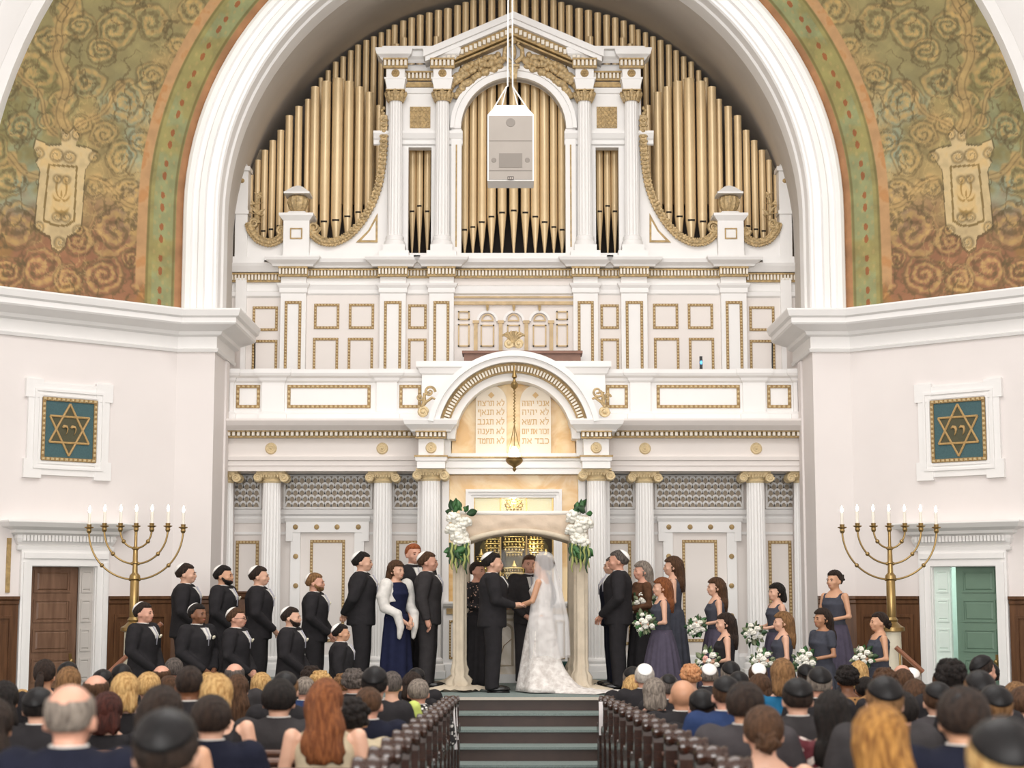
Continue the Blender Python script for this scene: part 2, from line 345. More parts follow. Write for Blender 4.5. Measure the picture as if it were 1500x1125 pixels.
# ---- great outer arch nearer the hall
S2 = 3.1
B2 = WM[-1] @ Vector((-S2, 0, 0)); R2 = abs(B2.x-AX); Y2 = B2.y
p1_, p2_ = at(0, 163, Y2), at(76, 0, Y2)
Z2 = .5*((p1_.z-math.sqrt(max(.01, R2**2-(p1_.x-AX)**2)))+(p2_.z-math.sqrt(max(.01, R2**2-(p2_.x-AX)**2))))
g = arch_sweep([(R2+.02, Y2+.25), (R2-.03, Y2), (R2-.03, Y2-.2), (R2+.12, Y2-.22), (R2+.14, Y2-.18), (R2+.5, Y2-.18), (R2+.52, Y2-.24), (R2+.75, Y2-.24), (R2+3.2, Y2-.24)], ZCORN-.02, Z2).build('wall_great_arch', WHITE, smooth=25)
tag(g, 'wide white outer arch at the edge of the murals', 'arch', kind='structure')
# ---- painted mural between the two arches
def curve_pts(r, z0, zc, n):
    L0 = max(zc-z0, 0); L = L0+r*PI/2; out = []
    for k in range(n+1):
        s = L*k/n
        if s < L0: out.append((-r, z0+s))
        else:
            a = (s-L0)/r; out.append((-r*math.cos(a), max(zc, z0)+r*math.sin(a)) if zc >= z0 else (-r*math.cos(a), zc+r*math.sin(a)))
    return np.array(out)
NT, NU = 620, 270
A_ = curve_pts(R_OUT+.02, ZCORN-.01, ZARC, NT); B_ = curve_pts(R2, ZCORN-.01, Z2, NT)
TMAX = int(NT*.66)
u = np.linspace(0, 1, NU+1)[None, :]; A3 = A_[:TMAX+1]; B3 = B_[:TMAX+1]
X = A3[:, :1]*(1-u)+B3[:, :1]*u+AX; Z = A3[:, 1:]*(1-u)+B3[:, 1:]*u; Yg = (YF+.02)*(1-u)+(Y2+.02)*u+0*X
# measured positions of the painting's motifs are read in the photograph and fixed to the wall here
fwd = (Yg*CT+(Z-CAMZ)*ST); PX = 750+FPX*X/fwd; PY = 562.5-FPX*((Z-CAMZ)*CT-Yg*ST)/fwd
def vnoise(x, y, s, seed):
    rs = np.random.RandomState(seed); G = rs.rand(64, 64); x = x/s; y = y/s
    xi = np.floor(x).astype(int); yi = np.floor(y).astype(int); fx = x-xi; fy = y-yi; fx = fx*fx*(3-2*fx); fy = fy*fy*(3-2*fy)
    g = lambda i, j: G[(xi+i) % 64, (yi+j) % 64]
    return (g(0,0)*(1-fx)+g(1,0)*fx)*(1-fy)+(g(0,1)*(1-fx)+g(1,1)*fx)*fy
def fbm(s, seed): return sum(vnoise(PX+7*k, PY-3*k, s/2**k, seed+k)/2**(k+1) for k in range(4))/.9375
def lerp(a, b, t): return a*(1-t[..., None])+np.array(b)*t[..., None]
def sm(a, b, x): t = np.clip((x-a)/(b-a), 0, 1); return t*t*(3-2*t)
N1, N2, N3, N4, N5, N6 = fbm(90, 1), fbm(40, 11), fbm(16, 21), fbm(200, 31), fbm(22, 41), fbm(12, 51)
OLIVE, TEAL, RUST, OCHRE, DARK, BEIGE = (154, 142, 96), (158, 170, 146), (160, 112, 80), (196, 162, 106), (104, 88, 56), (228, 202, 152)
C_ = np.zeros(PX.shape+(3,))+np.array(OLIVE)
C_ = lerp(C_, TEAL, sm(.42, .62, N2)*sm(90, 190, PY)*.85); C_ = lerp(C_, OCHRE, sm(.48, .66, N1)*.6); C_ = lerp(C_, (140, 132, 76), sm(.5, .75, N4)*(1-sm(120, 300, PY))*.8)
C_ = lerp(C_, RUST, sm(270, 370, PY+70*(N1-.5)+90*(N2-.5)))
C_ = lerp(C_, (150, 124, 62), sm(.55, .75, N2)*sm(300, 380, PY)*.5)
def spiral(cx, cy, r, sgn=1, turns=2.2, ph=0.):
    global C_
    dx, dy = PX-cx+(N3-.5)*.5*r+(N2-.5)*.5*r, PY-cy+(N5-.5)*.5*r; d = np.hypot(dx, dy)+1e-6; th = np.arctan2(dy, dx)*sgn
    mask = 1-sm(r*.86, r*1.06, d+r*.10*np.cos(9*th+ph))
    w_ = np.cos(th+2*PI*turns*d/r+ph); leaf = np.cos(9*th-7*d/r+ph)
    C_ = lerp(C_, OCHRE, mask*sm(-.1, .6, w_+.35*leaf)*.62)
    C_ = lerp(C_, DARK, mask*sm(.35, .95, -w_+.25*leaf)*.55)
    C_ = lerp(C_, DARK, (1-np.clip(abs(d-r*.98)/2.6, 0, 1))*.5)
    C_ = lerp(C_, (214, 176, 104), mask*sm(.7, 1.2, w_+.4*leaf)*.45)
SPI = [(52,108,32,1),(30,186,24,-1),(170,42,30,1),(118,38,24,-1),(222,32,26,1),(150,74,20,-1),(186,150,34,1),(222,110,22,-1),(128,120,26,-1),(92,150,22,1),(176,232,26,-1),(150,196,20,1),(205,205,18,1),
       (165,340,40,-1),(226,408,34,1),(112,350,24,1),(28,330,34,-1),(58,396,32,1),(14,262,28,1),(150,405,30,1),(190,285,24,1),(140,275,18,-1),(100,410,22,-1),(12,400,26,1),(280,14,22,-1),(262,66,18,1),(245,150,16,-1),(75,60,24,-1),(100,8,24,1),(8,130,18,1),(120,182,14,1),(68,176,14,-1),(200,318,14,1),(192,380,14,-1),(-12,220,26,1),(-20,330,30,-1),(330,-20,26,1),(190,-15,26,-1)]
for i, (cx, cy, r, sg) in enumerate(SPI): spiral(cx, cy, r, sg, 1.6+.25*(i % 4), i*1.3)
for (x0, y0, x1, y1, wd) in ((95,190,88,60,12),(88,60,105,-20,10),(130,260,250,330,7),(60,260,10,230,8),(100,205,190,120,6),(85,200,25,90,6)):   # leafy stems
    L = math.hypot(x1-x0, y1-y0); tx, ty = (x1-x0)/L, (y1-y0)/L; s_ = (PX-x0)*tx+(PY-y0)*ty; n_ = (PX-x0)*(-ty)+(PY-y0)*tx+6*np.sin(s_/14)
    m_ = (1-sm(wd*.6, wd*1.2, abs(n_)+3*np.cos(s_/3.2)))*(sm(-6, 4, s_)*(1-sm(L-4, L+6, s_)))
    C_ = lerp(C_, OCHRE, m_*.75); C_ = lerp(C_, DARK, m_*(1-np.clip(abs(abs(n_)-wd*.45)/2, 0, 1))*.5)
rg = 1-abs(2*N5-1); C_ = lerp(C_, DARK, sm(.90, .985, rg)*sm(.35, .55, N2)*.65); rg = 1-abs(2*N6-1); C_ = lerp(C_, (212, 180, 120), sm(.88, .98, rg)*sm(.42, .6, N1)*.45)
def inpoly(poly):
    ins = np.zeros(PX.shape, bool); n = len(poly)
    for i in range(n):
        (xa, ya), (xb, yb) = poly[i], poly[(i+1) % n]
        if ya == yb: continue
        c = ((ya > PY) != (yb > PY)) & (PX < (xb-xa)*(PY-ya)/(yb-ya)+xa); ins ^= c
    return ins
def shrink(poly, k):
    cx = sum(p[0] for p in poly)/len(poly); cy = sum(p[1] for p in poly)/len(poly); return [((x-cx)*k+cx, (y-cy)*k+cy) for x, y in poly]
CART = [(53,204),(72,214),(90,213),(90,190),(98,198),(108,188),(116,200),(110,214),(128,217),(142,224),(132,238),(124,250),(119,330),(110,341),(98,346),(95,360),(86,368),(76,361),(74,346),(64,341),(51,330),(59,250),(53,238),(60,228),(50,220)]
m_ = inpoly(shrink(CART, 1.05)).astype(float); C_ = lerp(C_, DARK, m_*.7)
m_ = inpoly(CART).astype(float); C_ = lerp(C_, BEIGE, m_*(.85+.15*N3)); C_ = lerp(C_, (196, 158, 96), m_*sm(.5, .7, N3)*.4)
P_ = inpoly([(70,240),(114,243),(110,325),(98,332),(80,332),(62,324)]).astype(float); Q_ = inpoly([(73,243),(111,246),(107,322),(96,329),(82,329),(65,321)]).astype(float)
C_ = lerp(C_, (128, 104, 56), (P_-Q_)*.8)
d = np.hypot((PX-90)/12, (PY-290)/32); C_ = lerp(C_, (150, 118, 60), Q_*sm(.2, .8, np.cos(np.arctan2(PY-290, abs(PX-90))*5+d*7))*(1-sm(.8, 1.2, d))*.75)
for (cx, cy, r, sg) in ((57, 224, 8, 1), (137, 230, 8, -1), (95, 199, 7, 1), (112, 197, 7, -1), (57, 333, 8, -1), (114, 337, 8, 1), (86, 356, 8, 1), (84, 228, 9, 1), (102, 230, 9, -1)): spiral(cx, cy, r, sg, 1.2, cx)
for (cx, cy, r, sg) in ((84, 318, 7, 1), (96, 318, 7, -1), (84, 262, 6, -1), (97, 263, 6, 1)): spiral(cx, cy, r, sg, 1.0, cy)
# border bands beside the arch
aw = (np.hypot(X-X[:, :1], Yg-Yg[:, :1])+abs(Z-Z[:, :1])*.0); aw = np.sqrt((X-X[:, :1])**2+(Yg-Yg[:, :1])**2+(Z-Z[:, :1])**2)
tl = np.cumsum(np.r_[0, np.hypot(np.diff(A3[:, 0]), np.diff(A3[:, 1]))])[:, None]+0*X
band = lambda a, c: (sm(a-.012, a+.012, aw)*(1-sm(c-.012, c+.012, aw)))
C_ = lerp(C_, (158, 150, 92), band(-.1, .60)*(.8+.2*N3)); C_ = lerp(C_, (148, 160, 120), band(.13, .5)*sm(.45, .6, N2)*.6)
C_ = lerp(C_, (110, 96, 52), band(.13, .17)*.6); C_ = lerp(C_, (110, 96, 52), band(.56, .60)*.5); C_ = lerp(C_, (186, 160, 104), band(.2, .5)*sm(.4, .9, np.cos(tl*30)*np.cos(aw*40))*.5)
C_ = lerp(C_, (178, 130, 90), band(-.1, .12)); C_ = lerp(C_, (204, 160, 112), band(.60, .76)*(sm(.25, .5, tl+.35*(N2-.5))))
C_ = lerp(C_, (170, 112, 60), band(.60, .76)*sm(.5, .7, N3)*.5)
beads = (np.hypot((aw-.36)/.035, ((tl % .46)-.12)/.06) < 1)|(np.hypot((aw-.36)/.035, ((tl % .46)-.30)/.05) < 1)
C_ = lerp(C_, (156, 88, 48), beads.astype(float)*.85)
C_ = lerp(C_, (96, 80, 48), sm(.62, .8, N4)*(1-sm(60, 160, PY))*.35*(aw > .76))
C_ = C_*(.80+.24*N3)[..., None]
cl = np.clip(C_/255, 0, 1); lin = np.where(cl > .04045, ((cl+.055)/1.055)**2.4, cl/12.92)
nr, nc = PX.shape
vs_ = np.stack([X, Yg, Z], -1).reshape(-1, 3)
idx = np.arange(nr*nc).reshape(nr, nc); fs_ = np.stack([idx[:-1, :-1], idx[1:, :-1], idx[1:, 1:], idx[:-1, 1:]], -1).reshape(-1, 4)
me = bpy.data.meshes.new('mural'); me.from_pydata(vs_.tolist(), [], fs_.tolist())
at_ = me.color_attributes.new('paint', 'FLOAT_COLOR', 'POINT'); at_.data.foreach_set('color', np.c_[lin.reshape(-1, 3), np.ones(nr*nc)].astype(np.float32).ravel())
MUR = mat('mural_paint', (170, 150, 90), .75, bump=.12, bscale=60); nt = MUR.node_tree; an = nt.nodes.new('ShaderNodeAttribute'); an.attribute_name = 'paint'
nt.links.new(an.outputs['Color'], nt.nodes['Principled BSDF'].inputs['Base Color'])
me.materials.append(MUR); me.shade_smooth()
ml = link('wall_mural_left', me); tag(ml, 'painted scrollwork mural with pale cartouche on the left curved wall', 'mural', kind='structure')
mr = link('wall_mural_right', me); mr.scale = (-1, 1, 1); mr.location = (2*AX, 0, 0); tag(mr, 'painted scrollwork mural with pale cartouche on the right curved wall', 'mural', kind='structure')
# ================================================================== COLONNADE WALL, BALCONY, ARK
CAPM = mat('pale_gilt_capital', (234, 212, 168), .55, .05, vary=.16, scale=18, bump=.3, bscale=50)
def sx(sg, h): return AX+sg*h
def spiral_tube(b, cx, cz, y, r, sgn=1, turns=2.0, th=.014, n=30):
    P = []
    for k in range(n+1):
        t = k/n; a = sgn*turns*2*PI*t; rr = r*(1-t*.86); P.append((cx+rr*math.cos(a), y, cz+rr*math.sin(a)))
    b.tube(P, [th*(1-.45*k/n) for k in range(n+1)], 6); return b
def column(name, H, r, fl=20, label=None, cat='column', corinth=False, parent=None, loc=(0, 0, 0), group=None):
    e = empty(name, loc, label, cat, group) if parent is None else None
    if e is None: e = empty(name, loc); e.parent = parent
    b = MB(); pl = r*3.0; h0 = min(.30, H*.1)
    b.box(-pl/2, pl/2, -pl/2, pl/2, 0, h0*.36)
    b.lathe([(r*1.42, h0*.36), (r*1.46, h0*.5), (r*1.38, h0*.64), (r*1.18, h0*.70), (r*1.26, h0*.84), (r*1.2, h0*.94), (r*1.04, h0)], seg=24); b.build('base', WHITE, e, 30)
    hc_ = r*1.05 if not corinth else r*1.5
    b = MB(); b.lathe([(r*(1-.14*t**1.6), h0+(H-h0-hc_)*t) for t in [k/8 for k in range(9)]], seg=fl*4, flute=fl, depth=.09); b.build('shaft', WHITE, e, 40)
    z = H-hc_; b = MB(); a = r*.86
    if not corinth:
        b.lathe([(a*1.0, z-.02), (a*1.12, z+.01), (a*1.0, z+.03), (a*1.2, z+hc_*.45), (a*1.25, z+hc_*.55)], seg=24)
        for yy in (-a*.95, a*.95):
            b.box(-a*1.3, a*1.3, yy-.02, yy+.02, z+hc_*.42, z+hc_*.8)
            for s in (-1, 1):
                b.disc(s*a*1.48, z+hc_*.36, yy+.02, a*.55, .05, 18); spiral_tube(b, s*a*1.48, z+hc_*.36, yy-.035, a*.5, -s, 1.8, .016, 24)
        b.box(-a*1.62, a*1.62, -a*1.3, a*1.3, z+hc_*.8, z+hc_)
        for k in range(6): b.ball((-a*.8+k*a*.32, -a*1.12, z+hc_*.5), a*.13, .03, hc_*.2, 6, 5)
    else:
        b.lathe([(a*.98, z), (a*1.1, z+.02), (a*1.0, z+.04), (a*1.35, z+hc_*.85)], seg=16)
        for k in range(8):
            t = 2*PI*(k+.5)/8
            for hh, rr in ((.45, 1.15), (.85, 1.45)):
                q = t+(PI/8 if hh > .5 else 0); c, s = math.cos(q), math.sin(q)
                b.tube([(a*1.02*c, a*1.02*s, z), (a*rr*c, a*rr*s, z+hc_*hh*.8), (a*(rr+.28)*c, a*(rr+.28)*s, z+hc_*hh), (a*(rr+.3)*c, a*(rr+.3)*s, z+hc_*(hh-.14))], [.03, .04, .03, .015], 6)
        b.box(-a*1.5, a*1.5, -a*1.5, a*1.5, z+hc_*.9, z+hc_)
    b.build('capital', CAPM if not corinth else GILT, e, 40)
    return e
YC, YCC, YW = 26.5, 25.9, 27.1
HS, HC = hz(689, YC-.2), hz(685.5, YCC-.2)
colpos = [(-1, 424, 'white fluted column in the corner by the left pier'), (-1, 354.5, 'white fluted column left of the left panelled door'), (-1, 191.5, 'white fluted column between left door and ark'),
          (1, 191.5, 'white fluted column between ark and right door'), (1, 354.5, 'white fluted column right of the right panelled door'), (1, 424, 'white fluted column in the corner by the right pier')]
for sg, dpx, lab in colpos:
    column('fluted_column', HS, .158, label=lab, loc=(sx(sg, hx(752-dpx, 760, YC)), YC, 0), group='colonnade columns')
for sg, lab in ((-1, 'white fluted column on the left of the ark'), (1, 'white fluted column on the right of the ark')):
    column('ark_column', HC, .160, label=lab, loc=(sx(sg, hx(631, 760, YCC)), YCC, 0), group='ark columns')
# ---- lower wall with lattice, rails, false doors
wb = empty('wall_back', (0, 0, 0), 'panelled white wall behind the colonnade', 'wall', kind='structure')
b = MB(); b.box(-R_IN-.2, R_IN+.2, YW, YW+.2, 0, hz(600, YW)); b.build('plaster', LOFT, wb)
for sg in (-1, 1):
    P = [(sx(sg, hx(344, 757, YW)), YW), (sx(sg, hx(655, 757, YW)), YW)]; P.sort()
    z0, z1 = hz(766, YW), hz(745, YW)
    MB().molding(P, [(0, z0), (.03, z0), (.05, z0+.06), (.03, z0+.08), (.03, z0+.1), (.07, z0+.14), (.08, z1-.02), (0, z1)]).build('rail', WHITE, wb)
    z0, z1 = hz(783, YW), hz(779, YW); MB().molding(P, [(0, z0), (.03, z0), (.03, z1), (0, z1)]).build('rail', WHITE, wb)
    z1 = hz(696, YW); MB().molding(P, [(0, z1), (.06, z1), (.06, z1+.15), (0, z1+.15)]).build('rail', WHITE, wb)
    z1 = .32; MB().molding(P, [(0, 0), (.06, 0), (.06, z1-.05), (.03, z1), (0, z1)]).build('skirting', WHITE, wb)
    for (a, c) in ((343, 381), (419, 543), (578, 617)):
        x0, x1 = sorted((sx(sg, hx(a, 720, YW)), sx(sg, hx(c, 720, YW)))); z0, z1 = hz(743, YW), hz(698, YW)
        q = MB(); q.box(x0, x1, YW-.012, YW-.002, z0, z1); lp = q.build('lattice_panel', mat('lattice_shade', (182, 168, 150), .8), wb)  # darker backing sheet stands for the shaded depth behind the grille
        q = MB(); px = .100; n = round((x1-x0)/px); px = (x1-x0)/n; rows = 5; pz = (z1-z0)/rows; ro, ri = px*.60, px*.37
        for j in range(rows):
            for i in range(n+(j % 2)):
                cx = x0+px*(i+.5-(.5 if j % 2 else 0)); cz = z0+pz*j+pz*.12
                A = []; B = []
                for k in range(9):
                    t = PI*k/8
                    A.append((min(max(cx+ro*math.cos(t), x0), x1), cz+ro*1.5*math.sin(t))); B.append((min(max(cx+ri*math.cos(t), x0), x1), cz+ri*1.5*math.sin(t)))
                q.strip(A, B, YW-.05, YW-.012)
        o = q.build('lattice', WHITE, lp); o['kind'] = 'stuff'
        q = MB()
        for u0, u1, w0, w1 in ((x0-.03, x1+.03, z1, z1+.03), (x0-.03, x1+.03, z0-.03, z0), (x0-.03, x0, z0, z1), (x1, x1+.03, z0, z1)): q.box(u0, u1, YW-.06, YW, w0, w1)
        q.build('panel_border', WHITE, lp)
    for (a, c) in ((345, 379), (580, 616)):
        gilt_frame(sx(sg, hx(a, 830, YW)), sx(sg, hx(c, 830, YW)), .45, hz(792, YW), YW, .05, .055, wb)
# false panelled doors
for sg, n in ((-1, 3), (1, 4)):
    e = empty('door_%d' % n, (0, 0, 0), 'cream panelled door with gilt rosettes, %s of the ark' % ('left' if sg < 0 else 'right'), 'door', kind='structure')
    X = lambda px: sx(sg, hx(px, 790, YW))
    zt = hz(764, YW-.06); zi = hz(780, YW-.06)
    b = MB(); b.box(X(427), X(441), YW-.1, YW, 0, zi); b.box(X(520), X(534), YW-.1, YW, 0, zi); b.box(X(420), X(541), YW-.12, YW, zi, zt)
    b.box(X(420), X(430), YW-.12, YW, hz(793, YW), zi); b.box(X(531), X(541), YW-.12, YW, hz(793, YW), zi)
    b.build('door_frame', WHITE, e)
    MB().molding(sorted([(X(418), YW-.1), (X(543), YW-.1)]), [(0, zt), (.03, zt), (.06, zt+.05), (.06, zt+.08), (0, zt+.08)]).build('door_cornice', WHITE, e)
    b = MB(); b.box(X(441), X(520), YW-.042, YW, 0, zi-.004); b.build('leaf', LOFT, e)
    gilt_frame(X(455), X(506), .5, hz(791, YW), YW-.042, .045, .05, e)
    for (rx, ry) in ((433, 772), (464, 772), (494, 772), (525, 772), (433, 815), (433, 858), (433, 902), (525, 815), (525, 858), (525, 902)):
        b = MB(); p = (sx(sg, hx(rx, ry, YW-.1)), hz(ry, YW-.1)); yy = YW-.12 if ry < 780 else YW-.10
        b.disc(p[0], p[1], yy, .042, .02, 12, .02); b.build('rosette', GOLD, e, 40)
# ---- entablature over the side colonnade
YE = 26.25
dw = mat('dentil_white', (236, 228, 214), .6)
def rosette(x, z, y, r, parent, m=None):
    b = MB(); b.disc(x, z, y, r, .03, 20); spi = MB()
    for rr in (.78, .45):
        b.tube([(x+r*rr*math.cos(2*PI*k/16), y-.035, z+r*rr*math.sin(2*PI*k/16)) for k in range(17)], r*.08, 6)
    b.ball((x, y-.04, z), r*.2, r*.2, r*.2, 8, 6); return b.build('rosette', m or CAPM, parent, 40)
def dentil_band(x0, x1, y, z0, z1, parent, pitch=.085, out=.06):
    x0, x1 = min(x0, x1), max(x0, x1)
    b = MB(); b.box(x0, x1, y-out*.4, y, z0, z1); g_ = b.build('dentil_course', GOLD, parent)
    n = max(2, round((x1-x0)/pitch)); p = (x1-x0)/n; q = MB()
    for i in range(n): q.box(x0+p*(i+.22), x0+p*(i+.78), y-out, y-out*.35, z0+(z1-z0)*.18, z1-(z1-z0)*.2)
    o = q.build('dentil', dw, g_); o['kind'] = 'stuff'
    b = MB(); b.box(x0, x1, y-out*1.15, y, z1-(z1-z0)*.2, z1); b.box(x0, x1, y-out*.8, y, z0-.01, z0+(z1-z0)*.14); b.build('fillet', GOLD, g_)
for sg in (-1, 1):
    e = empty('trim_3' if sg < 0 else 'trim_4', (0, 0, 0), 'white entablature with gilt dentils and rosettes, %s of the ark' % ('left' if sg < 0 else 'right'), 'entablature', kind='structure')
    P = sorted([(sx(sg, R_IN-.005), YE), (sx(sg, hx(618, 650, YE)), YE)])
    za, zb, zc_, zd = hz(690, YE), hz(669, YE), hz(641, YE), hz(631, YE-.1)
    ztop = hz(613, YE-.32); h1 = zb-za
    MB().molding(P, [(-.6, za), (0, za), (0, za+h1*.35), (.02, za+h1*.37), (.02, za+h1*.7), (.05, za+h1*.75), (.06, zb), (.0, zb), (0, zd), (.18, zd), (.22, zd+.03), (.27, zd+(ztop-zd)*.4), (.30, ztop-.06), (.32, ztop-.03), (.32, ztop), (-.6, ztop)]).build('entablature', LOFT, e)
    dentil_band(P[0][0], P[1][0], YE, zc_, zd, e, .075, .14)
    for rx in (322, 397, 560): rosette(sx(sg, hx(rx, 657, YE)), hz(657, YE), YE, .092, e)
    # balcony parapet
    e = empty('balcony_parapet', (0, 0, 0), 'white choir balcony parapet with gilt-framed panels, %s side' % ('left' if sg < 0 else 'right'), 'parapet')
    YB = 26.35; z0, z1 = ztop-.02, hz(541, YB-.1); hp = z1-z0
    P = sorted([(sx(sg, R_IN-.005), YB), (sx(sg, hx(618, 580, YB)), YB)])
    MB().molding(P, [(-.25, z0), (.03, z0), (.03, z0+.13), (.01, z0+.15), (0, z0+.17), (0, z1-.2), (.03, z1-.17), (.04, z1-.13), (.10, z1-.10), (.12, z1-.06), (.12, z1), (-.25, z1)]).build('parapet_wall', WHITE, e)
    for (a, c) in ((314, 343), (384, 417), (552, 582)):
        x0, x1 = sorted((sx(sg, min(hx(a, 580, YB), R_IN-.01)), sx(sg, hx(c, 580, YB))))
        MB().molding([(x0, YB), (x0, YB-.05), (x1, YB-.05), (x1, YB)], [(0, z0), (.04, z0), (.04, z0+.13), (0, z0+.17), (0, z1-.2), (.03, z1-.17), (.04, z1-.13), (.09, z1-.10), (.11, z1-.06), (.11, z1+.005), (-.05, z1+.005)]).build('pier', WHITE, e)
    for (a, c) in ((346, 381), (421, 543), (585, 617)):
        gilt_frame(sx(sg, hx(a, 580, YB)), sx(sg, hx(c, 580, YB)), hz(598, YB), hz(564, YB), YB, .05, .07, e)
b = MB(); b.box(-R_IN, R_IN, 26.55, 27.4, hz(600, YB)-.15, hz(600, YB)-.02); tag(b.build('floor_balcony', WALL), 'floor of the choir balcony behind the parapet', 'floor', kind='structure')
# ---- the ark
YA = 25.62                                           # face of the ark entablature blocks
ark = empty('torah_ark', (0, 26, 0), 'white arched ark with honey marble, glass doors and gilt trim', 'ark')
ark.location = (0, 0, 0)
Xa = lambda px, py=650, Y=YA: AX+(px-752.8)/abs(752.8-600)*hx(600, py, Y)*(752-600)/(752.8-600)
for sg in (-1, 1):
    x0, x1 = sorted((sx(sg, hx(613, 650, YA)), sx(sg, hx(650, 650, YA))))
    zz = lambda py: hz(py, YA)
    b = MB(); b.box(x0, x1, YA, 26.4, zz(686), zz(633)); b.build('frieze_block', WHITE, ark)
    MB().molding([(x0, 26.3), (x0, YA), (x1, YA), (x1, 26.3)], [(0, zz(686)), (.02, zz(686)), (.02, zz(676)), (.04, zz(675)), (.05, zz(669)), (0, zz(669))]).build('architrave', WHITE, ark)
    MB().molding([(x0, 26.3), (x0, YA), (x1, YA), (x1, 26.3)], [(0, zz(669.5)), (.06, zz(669.5)), (.06, zz(667)), (0, zz(667))]).build('gilt_line', GOLD, ark)
    rosette((x0+x1)/2, zz(656), YA, .085, ark)
    dentil_band(x0-.04, x1+.04, YA, zz(642), zz(632), ark, .07, .12)
    MB().molding([(x0, 26.3), (x0, YA), (x1, YA), (x1, 26.3)], [(0, zz(633)), (.10, zz(633)), (.12, zz(630)), (.20, zz(623)), (.22, zz(617)), (.22, zz(615)), (-.05, zz(615))]).build('cornice', WHITE, ark)
    # pilaster behind each column
    xa, xb = sorted((sx(sg, hx(648, 760, 26.25)), sx(sg, hx(658, 760, 26.25)))); b = MB(); b.box(xa, xb, 26.1, 26.5, 0, zz(690)); b.build('jamb', WHITE, ark)
    xa, xb = sorted((sx(sg, hx(612, 760, 26.4)), sx(sg, hx(657, 760, 26.4)))); b = MB(); b.box(xa, xb, 26.3, 27.1, 0, zz(632)); b.build('pilaster', WHITE, ark)
# horizontal entablature between the columns
x0, x1 = sx(-1, hx(650, 680, YA)), sx(1, hx(650, 680, YA)); zz = lambda py: hz(py, 26.0)
MB().molding([(x0, 26.05), (x1, 26.05)], [(-.3, zz(694)), (0, zz(694)), (0, zz(686)), (.03, zz(685)), (.03, zz(676)), (.06, zz(674)), (.07, zz(664)), (-.3, zz(664))]).build('lintel', WHITE, ark)
MB().molding([(x0, 26.0), (x1, 26.0)], [(0, zz(671.5)), (.035, zz(671.5)), (.035, zz(669)), (0, zz(669))]).build('gilt_line', GOLD, ark)
# arch
pxm = hx(652.8, 600, YA)/100*1.0                     # metres per photo pixel at the ark face
ZA = hz(642, YA)
def ring(r0, r1, y0, y1, a0=8, a1=172, n=44):
    A = [(AX+r0*pxm*math.cos(math.radians(a0+(a1-a0)*k/n)), ZA+r0*pxm*math.sin(math.radians(a0+(a1-a0)*k/n))) for k in range(n+1)]
    B = [(AX+r1*pxm*math.cos(math.radians(a0+(a1-a0)*k/n)), ZA+r1*pxm*math.sin(math.radians(a0+(a1-a0)*k/n))) for k in range(n+1)]
    return MB().strip(A, B, y0, y1)
ring(127, 119, YA-.24, 26.3, 11, 169).build('arch_sima', WHITE, ark, 30); ring(120, 111, YA-.18, 26.3, 11, 169).build('arch_sima', WHITE, ark, 30)
ring(111, 97, YA-.02, 26.3, 9, 171).build('arch_gilt_band', GOLD, ark, 30)
q = MB()
for k in range(58):
    a = math.radians(13+154*k/57); M = Matrix.Translation((AX, 0, ZA)) @ Matrix.Rotation(-a, 4, 'Y')
    q2 = MB(); q2.box(99*pxm, 106.5*pxm, YA-.09, YA-.0, -.014, .014); q2.xf(M); q.add(q2.v, q2.f)
o = q.build('arch_dentil', dw, ark); o['kind'] = 'stuff'
ring(98, 86, YA+.06, 26.3, 0, 180).build('arch_soffit', WHITE, ark, 30)
n = 30; pts = [(AX+92*pxm*math.cos(PI*k/n), ZA+92*pxm*math.sin(PI*k/n)) for k in range(n+1)]+[(AX-93*pxm, zz(668)), (AX+93*pxm, zz(668))]
MB().prism(pts, 26.12, 26.3).build('lunette_marble', OMARBLE, ark)
for sg in (-1, 1):
    b = MB(); b.box(sx(sg, hx(660.5, 650, 26)), sx(sg, hx(650, 650, 26)), 25.95, 26.3, zz(668), zz(622)); b.build('lunette_jamb', WHITE, ark)
